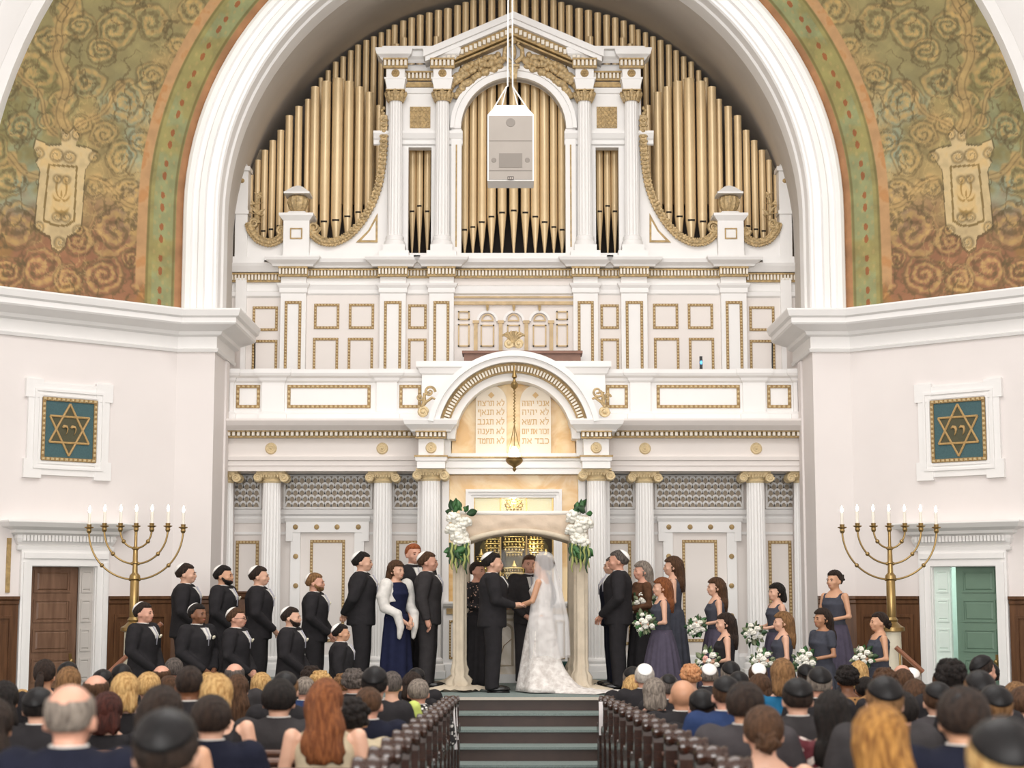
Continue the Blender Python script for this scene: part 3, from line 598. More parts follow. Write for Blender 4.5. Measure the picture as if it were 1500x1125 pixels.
# acroteria
def volute_leaf(b, x, z, y, s, sg):
    spiral_tube(b, x, z, y, .075*s, sg, 1.6, .022*s); b.disc(x, z, y+.03, .085*s, .03, 14); b.ball((x, y-.02, z), .03*s, .03*s, .03*s, 8, 6)
b = MB()
for sg in (-1, 1): volute_leaf(b, AX+sg*.075, hz(505, YA), YA-.12, .85, sg)
b.build('acroterion', CAPM, ark, 40)
b = MB()
for k in range(-3, 4):
    a = k*.25; b.tube([(AX, YA-.12, hz(506, YA)), (AX+.09*math.sin(a)*1.1, YA-.12, hz(506, YA)+.12*math.cos(a)+.02), (AX+.17*math.sin(a)*1.2, YA-.13, hz(506, YA)+.20*math.cos(a)), (AX+.2*math.sin(a)*1.3, YA-.13, hz(506, YA)+.18*math.cos(a))], [.015, .026, .024, .014], 6)
b.build('palmette', GILT, ark, 40)
for sg in (-1, 1):
    b = MB(); x = sx(sg, hx(620, 605, YA)); z = hz(604, YA); volute_leaf(b, x, z, YA-.10, 1.0, -sg); b.build('acroterion', CAPM, ark, 40)
    b = MB(); spiral_tube(b, x-sg*.10, z+.30, YA-.1, .085, -sg, 1.4, .022, 26); spiral_tube(b, x+sg*.045, z+.22, YA-.1, .055, sg, 1.3, .018, 22)
    b.tube([(x+sg*.01, YA-.1, z+.07), (x-sg*.02, YA-.1, z+.17), (x-sg*.02, YA-.1, z+.28)], [.024, .03, .02], 7)
    for k in range(2):
        a = -sg*(.2+.5*k); h = .26-.05*k
        b.tube([(x, YA-.1, z+.07), (x+h*.5*math.sin(a)+.02*sg, YA-.1, z+h*.6*math.cos(a)+.05), (x+h*math.sin(a), YA-.1, z+h*math.cos(a)+.05), (x+h*math.sin(a)-sg*.07, YA-.1, z+h*math.cos(a)+.02)], [.014, .024, .024, .014], 6)
    b.build('scroll_leaf', GILT, ark, 40)
# raised parapet block behind the arch
zz = lambda py: hz(py, 26.2)
x0, x1 = sx(-1, hx(618, 570, 26.2)), sx(1, hx(618, 570, 26.2))
MB().molding([(x0, 26.6), (x0, 26.2), (x1, 26.2), (x1, 26.6)], [(0, zz(616)), (0, zz(549)), (.03, zz(547)), (.06, zz(540)), (.09, zz(538)), (.09, zz(530)), (-.1, zz(530)), (-.1, zz(616))]).build('raised_parapet', WHITE, ark)
# marble front, white frame, glass doors
zz = lambda py: hz(py, 26.25)
Xc = lambda px, py=780, Y=26.2: AX+math.copysign(hx(752.8-abs(px-752.8), py, Y), px-752.8)
zt, zl = zz(696), zz(888)
b = MB()
for (a, c, z0, z1) in ((657, 682, zl, zt), (824, 849, zl, zt), (682, 824, zz(717), zt)): b.box(Xc(a), Xc(c), 26.25, 26.5, z0, z1)
b.build('marble_surround', OMARBLE, ark)
b = MB()
for k, (w0, yy) in enumerate(((0, 26.16), (4, 26.19), (8, 26.22))):
    for (a, c, z0, z1) in ((682+w0, 686+w0, zl, zz(721+w0)), (820-w0, 824-w0, zl, zz(721+w0)), (682+w0, 824-w0, zz(721+w0), zz(717+w0))): b.box(Xc(a), Xc(c), yy, 26.5, z0, z1)
b.build('door_surround', WHITE, ark)
b = MB(); b.box(Xc(692), Xc(814), 26.62, 26.66, zl, zz(728)); b.build('ark_interior', mat('ark_dark_interior', (66, 56, 36), .7, vary=.3, scale=4), ark)
b = MB(); b.box(Xc(692), Xc(814), 26.58, 26.61, zz(752), zz(728)); b.build('transom_curtain', mat('cream_curtain_glow', (248, 238, 196), .8, vary=.08, scale=12, stretch=(12, 1, 1), emit=.45), ark)  # backlight on the curtain is put in as faint emission
GLS = mat('clear_glass', (250, 250, 245), .05); nt = GLS.node_tree; tr_ = nt.nodes.new('ShaderNodeBsdfTransparent'); gl_ = nt.nodes.new('ShaderNodeBsdfGlossy'); gl_.inputs['Roughness'].default_value = .05; mx_ = nt.nodes.new('ShaderNodeMixShader'); mx_.inputs[0].default_value = .006
nt.links.new(tr_.outputs[0], mx_.inputs[1]); nt.links.new(gl_.outputs[0], mx_.inputs[2]); nt.links.new(mx_.outputs[0], nt.nodes['Material Output'].inputs[0])
for (a, c) in ((694, 752.8), (752.8, 812)):
    b = MB(); b.box(Xc(a)+.004, Xc(c)-.004, 26.34, 26.35, zl+.01, zz(730)); b.build('glass_door', GLS, ark)
for px in (694, 733, 772, 811):
    b = MB(); b.box(Xc(px)-.012, Xc(px)+.012, 26.33, 26.36, zl, zz(729)); b.build('glazing_bar', BRASS, ark)
def ornament(x, z, w, h, name):                      # openwork gilt crown / breastplate on the dressed scrolls
    b = MB(); n = max(3, round(w/.06)); m = max(3, round(h/.075))
    for j in range(m):
        zz_ = z-h/2+h*(j+.5)/m; ww = w*(.6+.4*math.sin(PI*(j+.8)/(m+.6)))
        for i in range(n):
            xx = x-ww/2+ww*(i+.5)/n; b.ball((xx, 26.47+.01*((i+j) % 2), zz_), ww/n*.42, .025, h/m*.36, 7, 5)
        b.tube([(x-ww/2, 26.48, zz_+h/m*.5), (x, 26.45, zz_+h/m*.55), (x+ww/2, 26.48, zz_+h/m*.5)], .008, 5)
    b.lathe([(.02, 0), (.05, .03), (.025, .07), (.012, .12)], 0, 0, 8); vv = b.v[-32:]; b.v[-32:] = [(p[0]+x, p[1]+26.48, p[2]+z+h/2) for p in vv]
    return b.build(name, mat('bright_gilt', (232, 204, 128), .25, .7, vary=.3, scale=20), ark, 50)
for (px, py, w, h) in ((753, 862, .46, .62), (722, 800, .26, .34), (785, 800, .26, .34), (753, 798, .34, .4), (753, 741, .3, .16), (705, 830, .2, .3), (800, 830, .2, .3)):
    p = at(px, py, 26.48); ornament(AX+(p.x-AX), p.z, w, h, 'gilt_ornament')
point('ark_interior_lamp', (AX, 26.44, zz(733)), 3.5, (1, .86, .58), .05); point('ark_interior_lamp_low', (AX+.3, 26.42, zz(800)), 2, (1, .86, .58), .05)
# velvet scroll mantles behind the ornaments
for px in (715, 753, 791):
    p = at(px, 830, 26.55); b = MB(); b.lathe([(.13, zl+.05), (.14, zl+.4), (.13, zz(800)), (.08, zz(792))], p.x, 26.56, 14); v0 = b.v; b.v = [(q[0], 26.56+(q[1]-26.56)*.35, q[2]) for q in v0]
    b.build('scroll_mantle', mat('olive_velvet', (106, 96, 62), .8, vary=.2), ark, 40)
# dado with ledge under the ark
for (a, c) in ((650, 700), (805, 856)):
    x0, x1 = Xc(a, 930), Xc(c, 930)
    MB().molding([(x0, 25.95), (x1, 25.95)], [(-.5, 0), (.03, 0), (.03, .2), (0, .22), (0, zz(884)-.06), (.05, zz(884)-.04), (.08, zz(884)), (.08, zz(884)+.03), (-.5, zz(884)+.03)]).build('dado', WHITE, ark)
    b = MB(); b.box(x0+.05, x1-.05, 25.925, 25.95, zz(899), zz(888)-.03); b.build('gilt_panel', GOLD, ark)
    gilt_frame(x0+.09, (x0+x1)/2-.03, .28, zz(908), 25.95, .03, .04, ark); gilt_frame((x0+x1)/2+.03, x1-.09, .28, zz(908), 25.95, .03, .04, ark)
b = MB(); b.box(Xc(700, 930), Xc(805, 930), 26.05, 26.5, 0, zl+.02); b.build('sill', WHITE, ark)
# ---- tablets of the law
LET = mat('gilt_lettering', (206, 172, 120), .5, .1)
GLYPH = {'א': (1, [[(.05,1),(.95,0)],[(.95,1),(.95,.72),(.64,.42)],[(.05,0),(.05,.3),(.38,.6)]]), 'ב': (1, [[(.05,1),(.75,1),(.75,0)],[(0,0),(1,0)]]), 'ג': (.8, [[(.2,1),(.65,1),(.65,.35),(.85,0)],[(.65,.3),(.1,0)]]),
  'ד': (.95, [[(0,1),(1,1)],[(.75,1),(.75,0)]]), 'ה': (1, [[(0,1),(.9,1),(.9,0)],[(.12,.62),(.12,0)]]), 'ו': (.5, [[(.25,1),(.7,1),(.7,0)]]), 'ז': (.6, [[(.1,1),(.9,1)],[(.55,1),(.5,0)]]), 'ח': (1, [[(0,1),(.9,1),(.9,0)],[(.12,1),(.12,0)]]),
  'י': (.5, [[(.2,1),(.7,1),(.7,.5)]]), 'כ': (.95, [[(.05,1),(.7,1),(.9,.8),(.9,.2),(.7,0),(.05,0)]]), 'ל': (.9, [[(.15,1.4),(.15,1),(.85,1),(.85,.6),(.4,0)]]), 'מ': (1, [[(.05,1),(.25,.75),(.7,1),(.95,.8),(.95,0),(.5,0)],[(.25,.75),(.05,0)]]),
  'ם': (1, [[(0,1),(.9,1),(.9,0),(.1,0),(.1,1)]]), 'נ': (.7, [[(.3,1),(.8,1),(.8,0),(.1,0)]]), 'ע': (.95, [[(.1,1),(.2,.6),(.55,.2)],[(.9,1),(.82,.5),(.1,-.12)]]), 'ף': (.9, [[(.45,.6),(.15,.6),(.15,1),(.9,1),(.9,-.35)]]),
  'צ': (.95, [[(.1,1),(.85,.1),(.85,0),(.1,0)],[(.95,1),(.9,.65),(.5,.52)]]), 'ר': (.9, [[(.05,1),(.7,1),(.9,.8),(.9,0)]]), 'ש': (1.05, [[(.05,1),(.15,0),(.8,0),(.95,1)],[(.5,1),(.45,.45),(.12,.3)]]), 'ת': (1, [[(0,1),(.9,1),(.9,0)],[(.22,1),(.22,.05),(0,0)]])}
def hebrew_mesh(body, h, m, stroke=.17, width=None, dep=.008):  # raised letters, read from right to left, facing -y
    b = MB(); x = 0.; segs = []
    for ch_ in body:
        if ch_ == ' ': x -= .5; continue
        w_, st_ = GLYPH[ch_]; w_ *= .78; x -= w_
        for pl in st_:
            for p, q in zip(pl[:-1], pl[1:]): segs.append((x+p[0]*w_, p[1], x+q[0]*w_, q[1]))
        x -= .24
    tot = -x-.24; kx = (width/tot) if width else h; kx = min(kx, h*1.15)
    for i, (xa, za_, xb, zb_) in enumerate(segs):
        A, B = Vector(((xa+tot/2)*kx, 0, (za_-.5)*h)), Vector(((xb+tot/2)*kx, 0, (zb_-.5)*h)); d = (B-A).normalized(); e2 = d*stroke*h*.5; n_ = Vector((-d.z, 0, d.x))*stroke*h*.5; A2, B2 = A-e2, B+e2; y = -dep-.0003*(i % 5)
        vs1 = [p+Vector((0, yy, 0)) for yy in (0, y) for p in (A2-n_, B2-n_, B2+n_, A2+n_)]; b.add(vs1, [(0,1,2,3),(7,6,5,4),(0,4,5,1),(1,5,6,2),(2,6,7,3),(3,7,4,0)])
    return b.mesh('lettering', m)
def text_mesh(body, size, m, name, ext=.004):
    c = bpy.data.curves.new(name, 'FONT'); c.body = body; c.size = size; c.align_x = 'CENTER'; c.align_y = 'CENTER'; c.extrude = ext; c.resolution_u = 2
    o = bpy.data.objects.new(name, c); COL.objects.link(o); dg = bpy.context.evaluated_depsgraph_get()
    me = bpy.data.meshes.new_from_object(o.evaluated_get(dg)); bpy.data.objects.remove(o); bpy.data.curves.remove(c)
    me.materials.clear(); me.materials.append(m); return me
TAB = mat('tablet_stone', (240, 229, 212), .5, vary=.06, scale=4)
def hebrew(s): return s if HEB_LTR else s[::-1]
HEB_LTR = False
for (a, c, rows, lab) in ((697, 742, ['לא תרצח', 'לא תנאף', 'לא תגנב', 'לא תענה', 'לא תחמד'], 'round-topped stone tablet left of the hanging lamp, Hebrew commandments'),
                          (762, 807, ['אנכי יהוה', 'לא יהיה', 'לא תשא', 'זכור את יום', 'כבד את'], 'round-topped stone tablet right of the hanging lamp, Hebrew commandments')):
    YT = 26.0; x0, x1 = at(a, 600, YT).x, at(c, 600, YT).x; z0, zs, w2 = hz(664.5, YT), hz(588, YT), (x1-x0)/2; cx = (x0+x1)/2
    e = empty('stone_tablet', (cx, YT, z0), lab, 'tablet', 'tablets of the law')
    pts = [(-w2, 0), (w2, 0)]+[(w2*math.cos(PI*k/16), zs-z0+w2*1.05*math.sin(PI*k/16)) for k in range(17)]
    MB().prism(pts, 0, .115).build('slab', TAB, e)
    for r, py in zip(rows, (590, 603, 617, 631, 645)):
        o = link('lettering', hebrew_mesh(r, .070, LET, .19, w2*2*.86), e); o['kind'] = 'stuff'; o.location = (0, 0, hz(py+1, YT)-z0)
    b = MB(); b.box(-.035, .035, -.01, 0, -.035, .035); b.xf(Matrix.Translation((0, 0, hz(579, YT)-z0)) @ Matrix.Rotation(PI/4, 4, 'Y')); b.build('emblem', LET, e)
# ---- eternal lamp
YL = 25.25
e = empty('eternal_lamp', (at(753.5, 672, YL).x, YL, hz(691, YL)), 'brass hanging lamp glowing in front of the stone tablets', 'lamp'); z0 = e.location.z
zz = lambda py: hz(py, YL)-z0
b = MB(); b.lathe([(.005, 0), (.022, .02), (.03, .04), (.018, .06), (.03, .075), (.09, .11), (.125, .15), (.13, .18), (.115, .19), (.135, .205), (.12, .215)], 0, 0, 20); b.build('bowl', BRASS, e, 40)
b = MB(); b.lathe([(.06, .2), (.07, .24), (.055, .32), (.03, .37), (.004, .38)], 0, 0, 14); b.build('bulb', mat('lamp_glow', (255, 248, 232), .4, emit=40), e, True)
ztop = zz(565); zr = zz(622)
for k in range(3):
    a = 2*PI*k/3+.5; b = MB(); b.tube([(.12*math.cos(a), .12*math.sin(a), .21), (0, 0, zr)], .006, 5); b.build('chain', BRASS, e)
b = MB(); b.tube([(0.012*math.sin(k*1.9), 0.012*math.cos(k*1.9), zr+(ztop-zr)*k/40) for k in range(41)], .010, 5); b.build('chain', BRASS, e)
b = MB(); b.lathe([(.01, ztop-.06), (.05, ztop-.02), (.055, ztop+.03), (.03, ztop+.06), (.015, ztop+.1), (.04, ztop+.13), (.03, ztop+.17), (.01, ztop+.3)], 0, 0, 12); b.build('pulley', BRASS, e, 40)
b = MB(); b.tube([(0, 0, ztop+.28), (0, .05, zz(545)), (0, .35, zz(543))], .014, 6); b.build('hook', BRASS, e)
point('eternal_lamp_light', (e.location.x, YL, z0+.30), 55, (1, .9, .74), .06)
# ---- altar table in front of the ark
p0, p1 = at(722, 890, 24.6), at(792, 890, 24.6)
e = empty('altar_table', ((p0.x+p1.x)/2, 24.8, 0), 'cream marble altar table with arched panels behind the couple', 'altar'); hw = (p1.x-p0.x)/2; zt = at(752, 883, 24.6).z
b = MB(); b.box(-hw-.1, hw+.1, -.28, .28, 0, .12); b.build('plinth', WHITE, e)
b = MB(); b.box(-hw, hw, -.22, .22, .12, zt-.2); b.build('body', WMARBLE, e)
MB().molding([(-hw, .22), (-hw, -.22), (hw, -.22), (hw, .22)], [(0, zt-.26), (.03, zt-.22), (.03, zt-.17), (.07, zt-.14), (.08, zt-.06), (.12, zt-.04), (.12, zt), (-.2, zt)]).build('table_top', WMARBLE, e)
for k in (-1, 1):
    cx = k*hw*.48; rw = hw*.3; P = [(cx-rw, .24)]+[(cx-rw*math.cos(PI*i/12), .72+rw*math.sin(PI*i/12)) for i in range(13)]+[(cx+rw, .24)]
    b = MB(); b.tube([(x, -.22, z) for x, z in P+[P[0]]], .018, 6); b.build('arched_panel', mat('marble_moulding', (182, 166, 142), .5), e)
    b = MB(); b.tube([(cx-rw*.9, -.225, .30), (cx-.02, -.225, .52), (cx+rw*.95, -.225, .62)], .006, 5); b.build('marble_vein', mat('vein_brown', (150, 122, 88), .5), e)
for px, lab in ((688, 'dark green upholstered kneeler left of the marble altar'), (820, 'dark green upholstered kneeler right of the marble altar')):
    p = at(px, 975, 25.4); b = MB(); b.frustum(0, 0, 0, .22, .3, .3, .34, .34); b.frustum(0, 0, .22, .26, .37, .37, .35, .35)
    o = b.build('kneeler', mat('green_velvet', (44, 84, 80), .9, vary=.4, scale=25, bump=.4, bscale=60)); o.location = (p.x, 25.4, 0); tag(o, lab, 'kneeler', 'green kneelers')
# ================================================================== CHOIR LOFT WALL
YU = 27.4
lw = empty('wall_loft', (0, 0, 0), 'white choir loft wall with gilt-framed panels under the organ', 'wall', kind='structure')
zu = lambda py, Y=YU: hz(py, Y)
b = MB(); b.box(-R_IN-.5, R_IN+.5, YU, YU+.25, hz(600, 26.35)-.1, zu(384)); b.build('plaster', LOFT, lw)
for sg in (-1, 1): b = MB(); b.box(sx(sg, R_IN-.35), sx(sg, R_IN+.5), YU-.02, YU+.3, zu(400), zu(376)); b.build('end_block', WHITE, lw)
PILS = [(412, 449), (557, 595), (629, 665)]
for sg in (-1, 1):
    U = lambda px, py=470, Y=YU: sx(sg, hx(px, py, Y))
    for (a, c) in PILS:
        x0, x1 = sorted((U(a), U(c))); yp = YU-.12
        b = MB(); b.box(x0, x1, yp, YU, zu(560), zu(396)); pl = b.build('pilaster', WHITE, lw)
        MB().molding([(x0, YU), (x0, yp), (x1, yp), (x1, YU)], [(0, zu(432)), (.02, zu(430)), (.02, zu(424)), (.05, zu(420)), (.06, zu(417)), (0, zu(416))]).build('pilaster_cap', WHITE, pl)
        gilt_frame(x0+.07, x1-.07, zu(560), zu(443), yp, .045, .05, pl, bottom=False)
        dentil_band(x0-.03, x1+.03, yp, zu(407), zu(394), lw, .055, .10)
        MB().molding([(x0, YU), (x0, yp), (x1, yp), (x1, YU)], [(0, zu(394)), (.12, zu(394)), (.14, zu(391)), (.22, zu(386)), (.24, zu(382)), (.24, zu(380)), (-.2, zu(380))]).build('cornice_break', WHITE, lw)
    b = MB(); b.box(U(345), U(361), YU-.06, YU, zu(560), zu(408)); b.build('pilaster', WHITE, lw)
    # gilt panels
    for (a, c, py0, py1, bot) in ((370, 407, 449, 485, 1), (370, 407, 498, 560, 0), (460, 497, 445, 482, 1), (511, 548, 445, 482, 1), (459, 496, 495, 560, 0), (510, 547, 495, 560, 0), (598, 625, 446, 482, 1), (598, 625, 496, 560, 0)):
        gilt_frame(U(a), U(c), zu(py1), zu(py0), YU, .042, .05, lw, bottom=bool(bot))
    # main entablature runs between the pilasters
    xs = sorted((U(412), U(665)))
    MB().molding([(xs[0], YU-.006), (xs[1], YU-.006)], [(0, zu(432)), (.02, zu(430)), (.02, zu(425)), (.04, zu(420)), (.05, zu(418)), (0, zu(417)), (0, zu(394)), (.10, zu(394)), (.12, zu(391)), (.18, zu(387)), (.2, zu(382)), (-.2, zu(381))]).build('entablature', WHITE, lw)
    for (a, c) in ((449, 557), (595, 629)): dentil_band(U(a), U(c), YU, zu(407), zu(395), lw, .055, .08)
    xs = sorted((sx(sg, R_IN+.4), U(411)))
    MB().molding([(xs[0], YU-.006), (xs[1], YU-.006)], [(0, zu(436)), (.03, zu(434)), (.04, zu(428)), (0, zu(426)), (0, zu(400)), (.10, zu(400)), (.16, zu(392)), (.18, zu(388)), (-.2, zu(388))]).build('entablature', WHITE, lw)
    dentil_band(xs[0], xs[1], YU, zu(413), zu(401), lw, .055, .07)
    b = MB(); b.tube([(U(380), YU-.45, zu(503)), (U(380.5), YU-.45, zu(534)), (U(380), YU-.45, hz(600, 26.35)-.03)], .012, 6)
    mic = tag(b.build('microphone', mat('black_plastic', (26, 26, 28), .5)), 'thin black choir microphone at the %s end of the loft' % ('left' if sg < 0 else 'right'), 'microphone', 'choir microphones')
# centre cornice and arcaded screen
x0, x1 = sx(-1, hx(665, 470, YU)), sx(1, hx(665, 470, YU))
MB().molding([(x0, YU-.006), (x1, YU-.006)], [(0, zu(394)), (.10, zu(394)), (.12, zu(391)), (.18, zu(387)), (.2, zu(382)), (-.2, zu(381))]).build('entablature', WHITE, lw)
dentil_band(x0, x1, YU, zu(407), zu(395), lw, .055, .08)
MB().molding([(x0, YU-.006), (x1, YU-.006)], [(0, zu(432)), (.03, zu(430)), (.04, zu(420)), (0, zu(418))]).build('entablature', WHITE, lw)
for a, c in ((434.5, 437), (442, 447)):
    b = MB(); b.box(x0, x1, YU-.05, YU, zu(c), zu(a)); b.build('gilt_line', mat('dull_gilt', (204, 178, 136), .5, .15, vary=.2), lw)
LG = mat('dull_gilt', (204, 178, 136), .5)
Us = lambda px, py=480: AX+math.copysign(hx(752.8-abs(px-752.8), py, YU), px-752.8)
def thin_frame(a, c, py0, py1, arch=False):
    b = MB(); w_ = .022; xa, xb = Us(a), Us(c); za, zb = zu(py1), zu(py0)
    if arch:
        r = (xb-xa)/2; cx = (xa+xb)/2; A = [(cx+r*math.cos(PI*k/10), za+r*math.sin(PI*k/10)*(zb-za)/r) for k in range(11)]; B = [(cx+(r-w_)*math.cos(PI*k/10), za+(zb-za-w_)*math.sin(PI*k/10)) for k in range(11)]
        b.strip(A, B, YU-.03, YU); b.box(xa, xb, YU-.03, YU, za-w_, za)
    else:
        for q in ((xa, xb, zb-w_, zb), (xa, xb, za, za+w_), (xa, xa+w_, za, zb), (xb-w_, xb, za, zb)): b.box(q[0], q[1], YU-.03, YU, q[2], q[3])
    return b.build('gilt_frame', LG, lw)
for a, c in ((671, 688), (816, 833)): thin_frame(a, c, 456, 469); thin_frame(a, c, 475, 508)
for cx in (714, 752.8, 791.5):
    thin_frame(cx-10, cx+10, 476, 508); thin_frame(cx-9, cx+9, 460, 469, True)
    r = hx(752.8-16.5, 470, YU); xc = Us(cx); A = [(xc+r*math.cos(PI*k/12), zu(471)+r*math.sin(PI*k/12)) for k in range(13)]; B = [(xc+(r-.04)*math.cos(PI*k/12), zu(471)+(r-.04)*math.sin(PI*k/12)) for k in range(13)]
    MB().strip(A, B, YU-.05, YU).build('arch_moulding', WHITE, lw)
    b = MB(); b.frustum(xc, YU-.04, zu(456), zu(448), .025, .08, .05, .08); b.build('keystone', GOLD, lw)
for cx in (697, 733.5, 772, 808.5):
    b = MB(); b.box(Us(cx)-.03, Us(cx)+.03, YU-.05, YU, zu(530), zu(474)); b.box(Us(cx)-.05, Us(cx)+.05, YU-.06, YU, zu(474), zu(470)); b.build('small_pilaster', LG, lw)
# bench and small device on the loft
b = MB(); p0, p1 = at(680, 522, 26.9), at(850, 522, 26.9); b.box(p0.x, p1.x, 26.75, 27.1, hz(531, 26.9)-.5, hz(520, 26.9)); b.box(p0.x-.03, p1.x+.03, 26.7, 27.15, hz(520, 26.9), hz(516, 26.9))
tag(b.build('bench', mat('reddish_wood', (140, 98, 78), .45, vary=.15)), 'reddish brown wooden desk behind the ark arch in the loft', 'desk')
p = at(1027, 545, 26.8); e = empty('stand_light', (p.x, 26.8, p.z), 'small black device with a blue light on the balcony', 'device')
b = MB(); b.box(-.022, .022, -.02, .02, -.1, .25); b.box(-.012, .012, -.01, .01, hz(600, 26.35)-.03-p.z, -.1); b.build('body', mat('black_plastic', (26, 26, 28), .5), e)
b = MB(); b.ball((0, -.02, .15), .018, .01, .03, 8, 6); b.build('indicator', mat('blue_led', (70, 150, 255), .4, emit=4), e)
# ================================================================== ORGAN
YO = 27.45
zo = lambda py, Y=YO: hz(py, Y)
oc = empty('organ_case', (0, 0, 0), 'white classical organ case with gilt ornament and pediment', 'organ case')
def G(zx, zy, sg, Y=YO):                             # measured on an enlargement of the left half
    px, py = 330+zx/2.812, zy/2.812; return sx(sg, hx(px, py, Y)), hz(py, Y)
for sg in (-1, 1):
    g_ = lambda zx, zy, Y=YO: G(zx, zy, sg, Y)
    # plinth
    x0, x1 = sorted((g_(210, 1060)[0], g_(965, 1060)[0]))
    # side panel below the swept curve
    C1 = [(655, 480), (655, 590), (648, 680), (634, 770), (604, 850), (562, 920), (512, 975), (452, 1004), (400, 1000), (366, 975), (352, 940)]
    C2 = [(246, 945), (236, 985), (190, 1008), (140, 994), (108, 955), (100, 920)]
    poly = [g_(*p) for p in C1]+[g_(345, 940), g_(345, 1072), g_(668, 1072), g_(668, 480)]
    MB().prism(poly, YO-.02, YO+.14).build('side_panel', WHITE, oc)
    poly = [g_(*p) for p in C2]+[g_(40, 920), g_(40, 1072), g_(252, 1072), g_(252, 945)]
    MB().prism(poly, YO-.02, YO+.14).build('side_panel', WHITE, oc)
    MB().prism([g_(540, 1000), g_(628, 1000), g_(628, 880), g_(590, 950)], YO-.045, YO-.02).build('spandrel_gilt', GOLD, oc)
    MB().prism([g_(562, 992), g_(620, 992), g_(620, 912), g_(596, 955)], YO-.05, YO-.04).build('spandrel_panel', WHITE, oc)
    for C, nm in ((C1, 'gilt_border'), (C2, 'gilt_border')):
        P = [Vector((g_(*p)[0], 0, g_(*p)[1])) for p in C]; S = []
        for i in range(len(P)-1):                    # resample
            for k in range(5): S.append(P[i].lerp(P[i+1], k/5))
        S.append(P[-1])
        for _ in range(3): S = [S[0]]+[(S[i-1]+S[i]*2+S[i+1])/4 for i in range(1, len(S)-1)]+[S[-1]]
        A, B = [], []
        for i, p in enumerate(S):
            d = (S[min(i+1, len(S)-1)]-S[max(i-1, 0)]).normalized(); nn = Vector((-d.z, 0, d.x))*.055
            A.append((p.x+nn.x, p.z+nn.z)); B.append((p.x-nn.x, p.z-nn.z))
        o = MB().strip(A, B, YO-.1, YO+.05).build(nm, GILT, oc, 40); q = MB()
        for i in range(1, len(S)-1):
            p = S[i]; q.ball((p.x, YO-.1, p.z), .045, .03, .03, 6, 5); q.ball((A[i][0], YO-.09, A[i][1]), .022, .025, .022, 5, 4); q.ball((B[i][0], YO-.09, B[i][1]), .022, .025, .022, 5, 4)
        bd = q.build('carved_leaf', GILT, o, 50); bd['kind'] = 'stuff'
    for (zx, zy, r, s) in ((368, 942, .10, 1), (232, 955, .075, -1), (122, 925, .08, -1)):
        b = MB(); x, z = g_(zx, zy); spiral_tube(b, x, z, YO-.1, r, s*sg, 1.7, .03); b.disc(x, z, YO-.02, r*.85, .05, 14); b.build('volute', GILT, oc, 40)
    b = MB(); x, z = g_(135, 900)
    for k in range(7):
        a = sg*(.35-.2*k); h = .30+.12*math.sin(k*.5); zb = z+.055*k-.05
        b.tube([(x+sg*.0, YO-.08, zb), (x-sg*.10*math.cos(k)+.02*sg*k*.3, YO-.1, zb+.08), (x-sg*(.13-.012*k)*(1 if k % 2 else -1), YO-.1, zb+.13)], [.02, .035, .012], 6, .6)
    b.tube([(x, YO-.08, z-.05), (x+sg*.01, YO-.09, z+.2), (x-sg*.02, YO-.09, z+.38), (x-sg*.05, YO-.09, z+.42)], [.03, .028, .022, .03], 6); b.build('acanthus_spray', GILT, oc, 40)
    b = MB(); x, z = g_(650, 500)
    for k in range(6): b.ball((x+.02*math.sin(k*2)*sg, YO-.06, z-.02+.045*k), .05-.004*k, .04, .035, 7, 5)
    b.build('carved_drop', GILT, oc, 40)
    # pedestal with urn
    x, z = g_(298, 1000); zt = g_(298, 890)[1]; zb = zo(381)
    b = MB(); b.box(x-.21, x+.21, YO-.2, YO+.16, zb, zt-.12); b.frustum(x, YO-.02, zt-.12, zt-.04, .42, .36, .56, .48); b.box(x-.28, x+.28, YO-.26, YO+.22, zt-.04, zt); b.frustum(x, YO-.02, zt, zt+.05, .34, .34, .26, .26)
    pd = b.build('pedestal', WHITE, oc)
    q = MB(); za_, zb_ = g_(298, 990)[1], g_(298, 955)[1]
    for r_ in ((x-.1, x+.1, zb_, zb_+.02), (x-.1, x+.1, za_-.02, za_), (x-.1, x-.08, za_, zb_), (x+.08, x+.1, za_, zb_)): q.box(r_[0], r_[1], YO-.215, YO-.2, r_[2], r_[3])
    q.build('gilt_frame', GOLD, pd)
    q = MB(); q.lathe([(.08, zt+.05), (.15, zt+.12), (.18, zt+.22), (.16, zt+.30), (.11, zt+.33)], x, YO-.02, 24, 12, .12); q.build('urn', GILT, pd, 40)
    q = MB(); q.frustum(x, YO-.02, zt+.33, zt+.36, .42, .42, .42, .42); q.frustum(x, YO-.02, zt+.36, zt+.47, .40, .40, .16, .16); q.frustum(x, YO-.02, zt+.47, zt+.5, .14, .14, .06, .06); q.build('urn_cap', WHITE, pd)
    # end post
    x0, x1 = sorted((g_(46, 800)[0], g_(96, 800)[0])); zt = g_(70, 700)[1]
    b = MB(); b.box(x0, x1, YO-.06, YO+.2, zo(384), zt); b.box(x0-.03, x1+.03, YO-.1, YO+.22, zt-.03, zt+.04); b.frustum((x0+x1)/2, YO+.06, zt+.04, zt+.12, x1-x0, .3, .1, .1); b.box(x0-.02, x1+.02, YO-.09, YO+.2, g_(70, 885)[1], g_(70, 870)[1]); b.build('end_post', WHITE, oc)
    b = MB(); b.disc((x0+x1)/2, g_(70, 748)[1], YO-.06, .04, .02, 12, .02); b.build('rosette', GOLD, oc)
    # base plinth under the case and its openings' sill
    xa, xb = sorted((g_(345, 1060)[0], AX)); b = MB(); b.box(xa, xb, YO-.1, YO+.3, zo(384), g_(0, 1047)[1]); b.build('plinth', WHITE, oc)
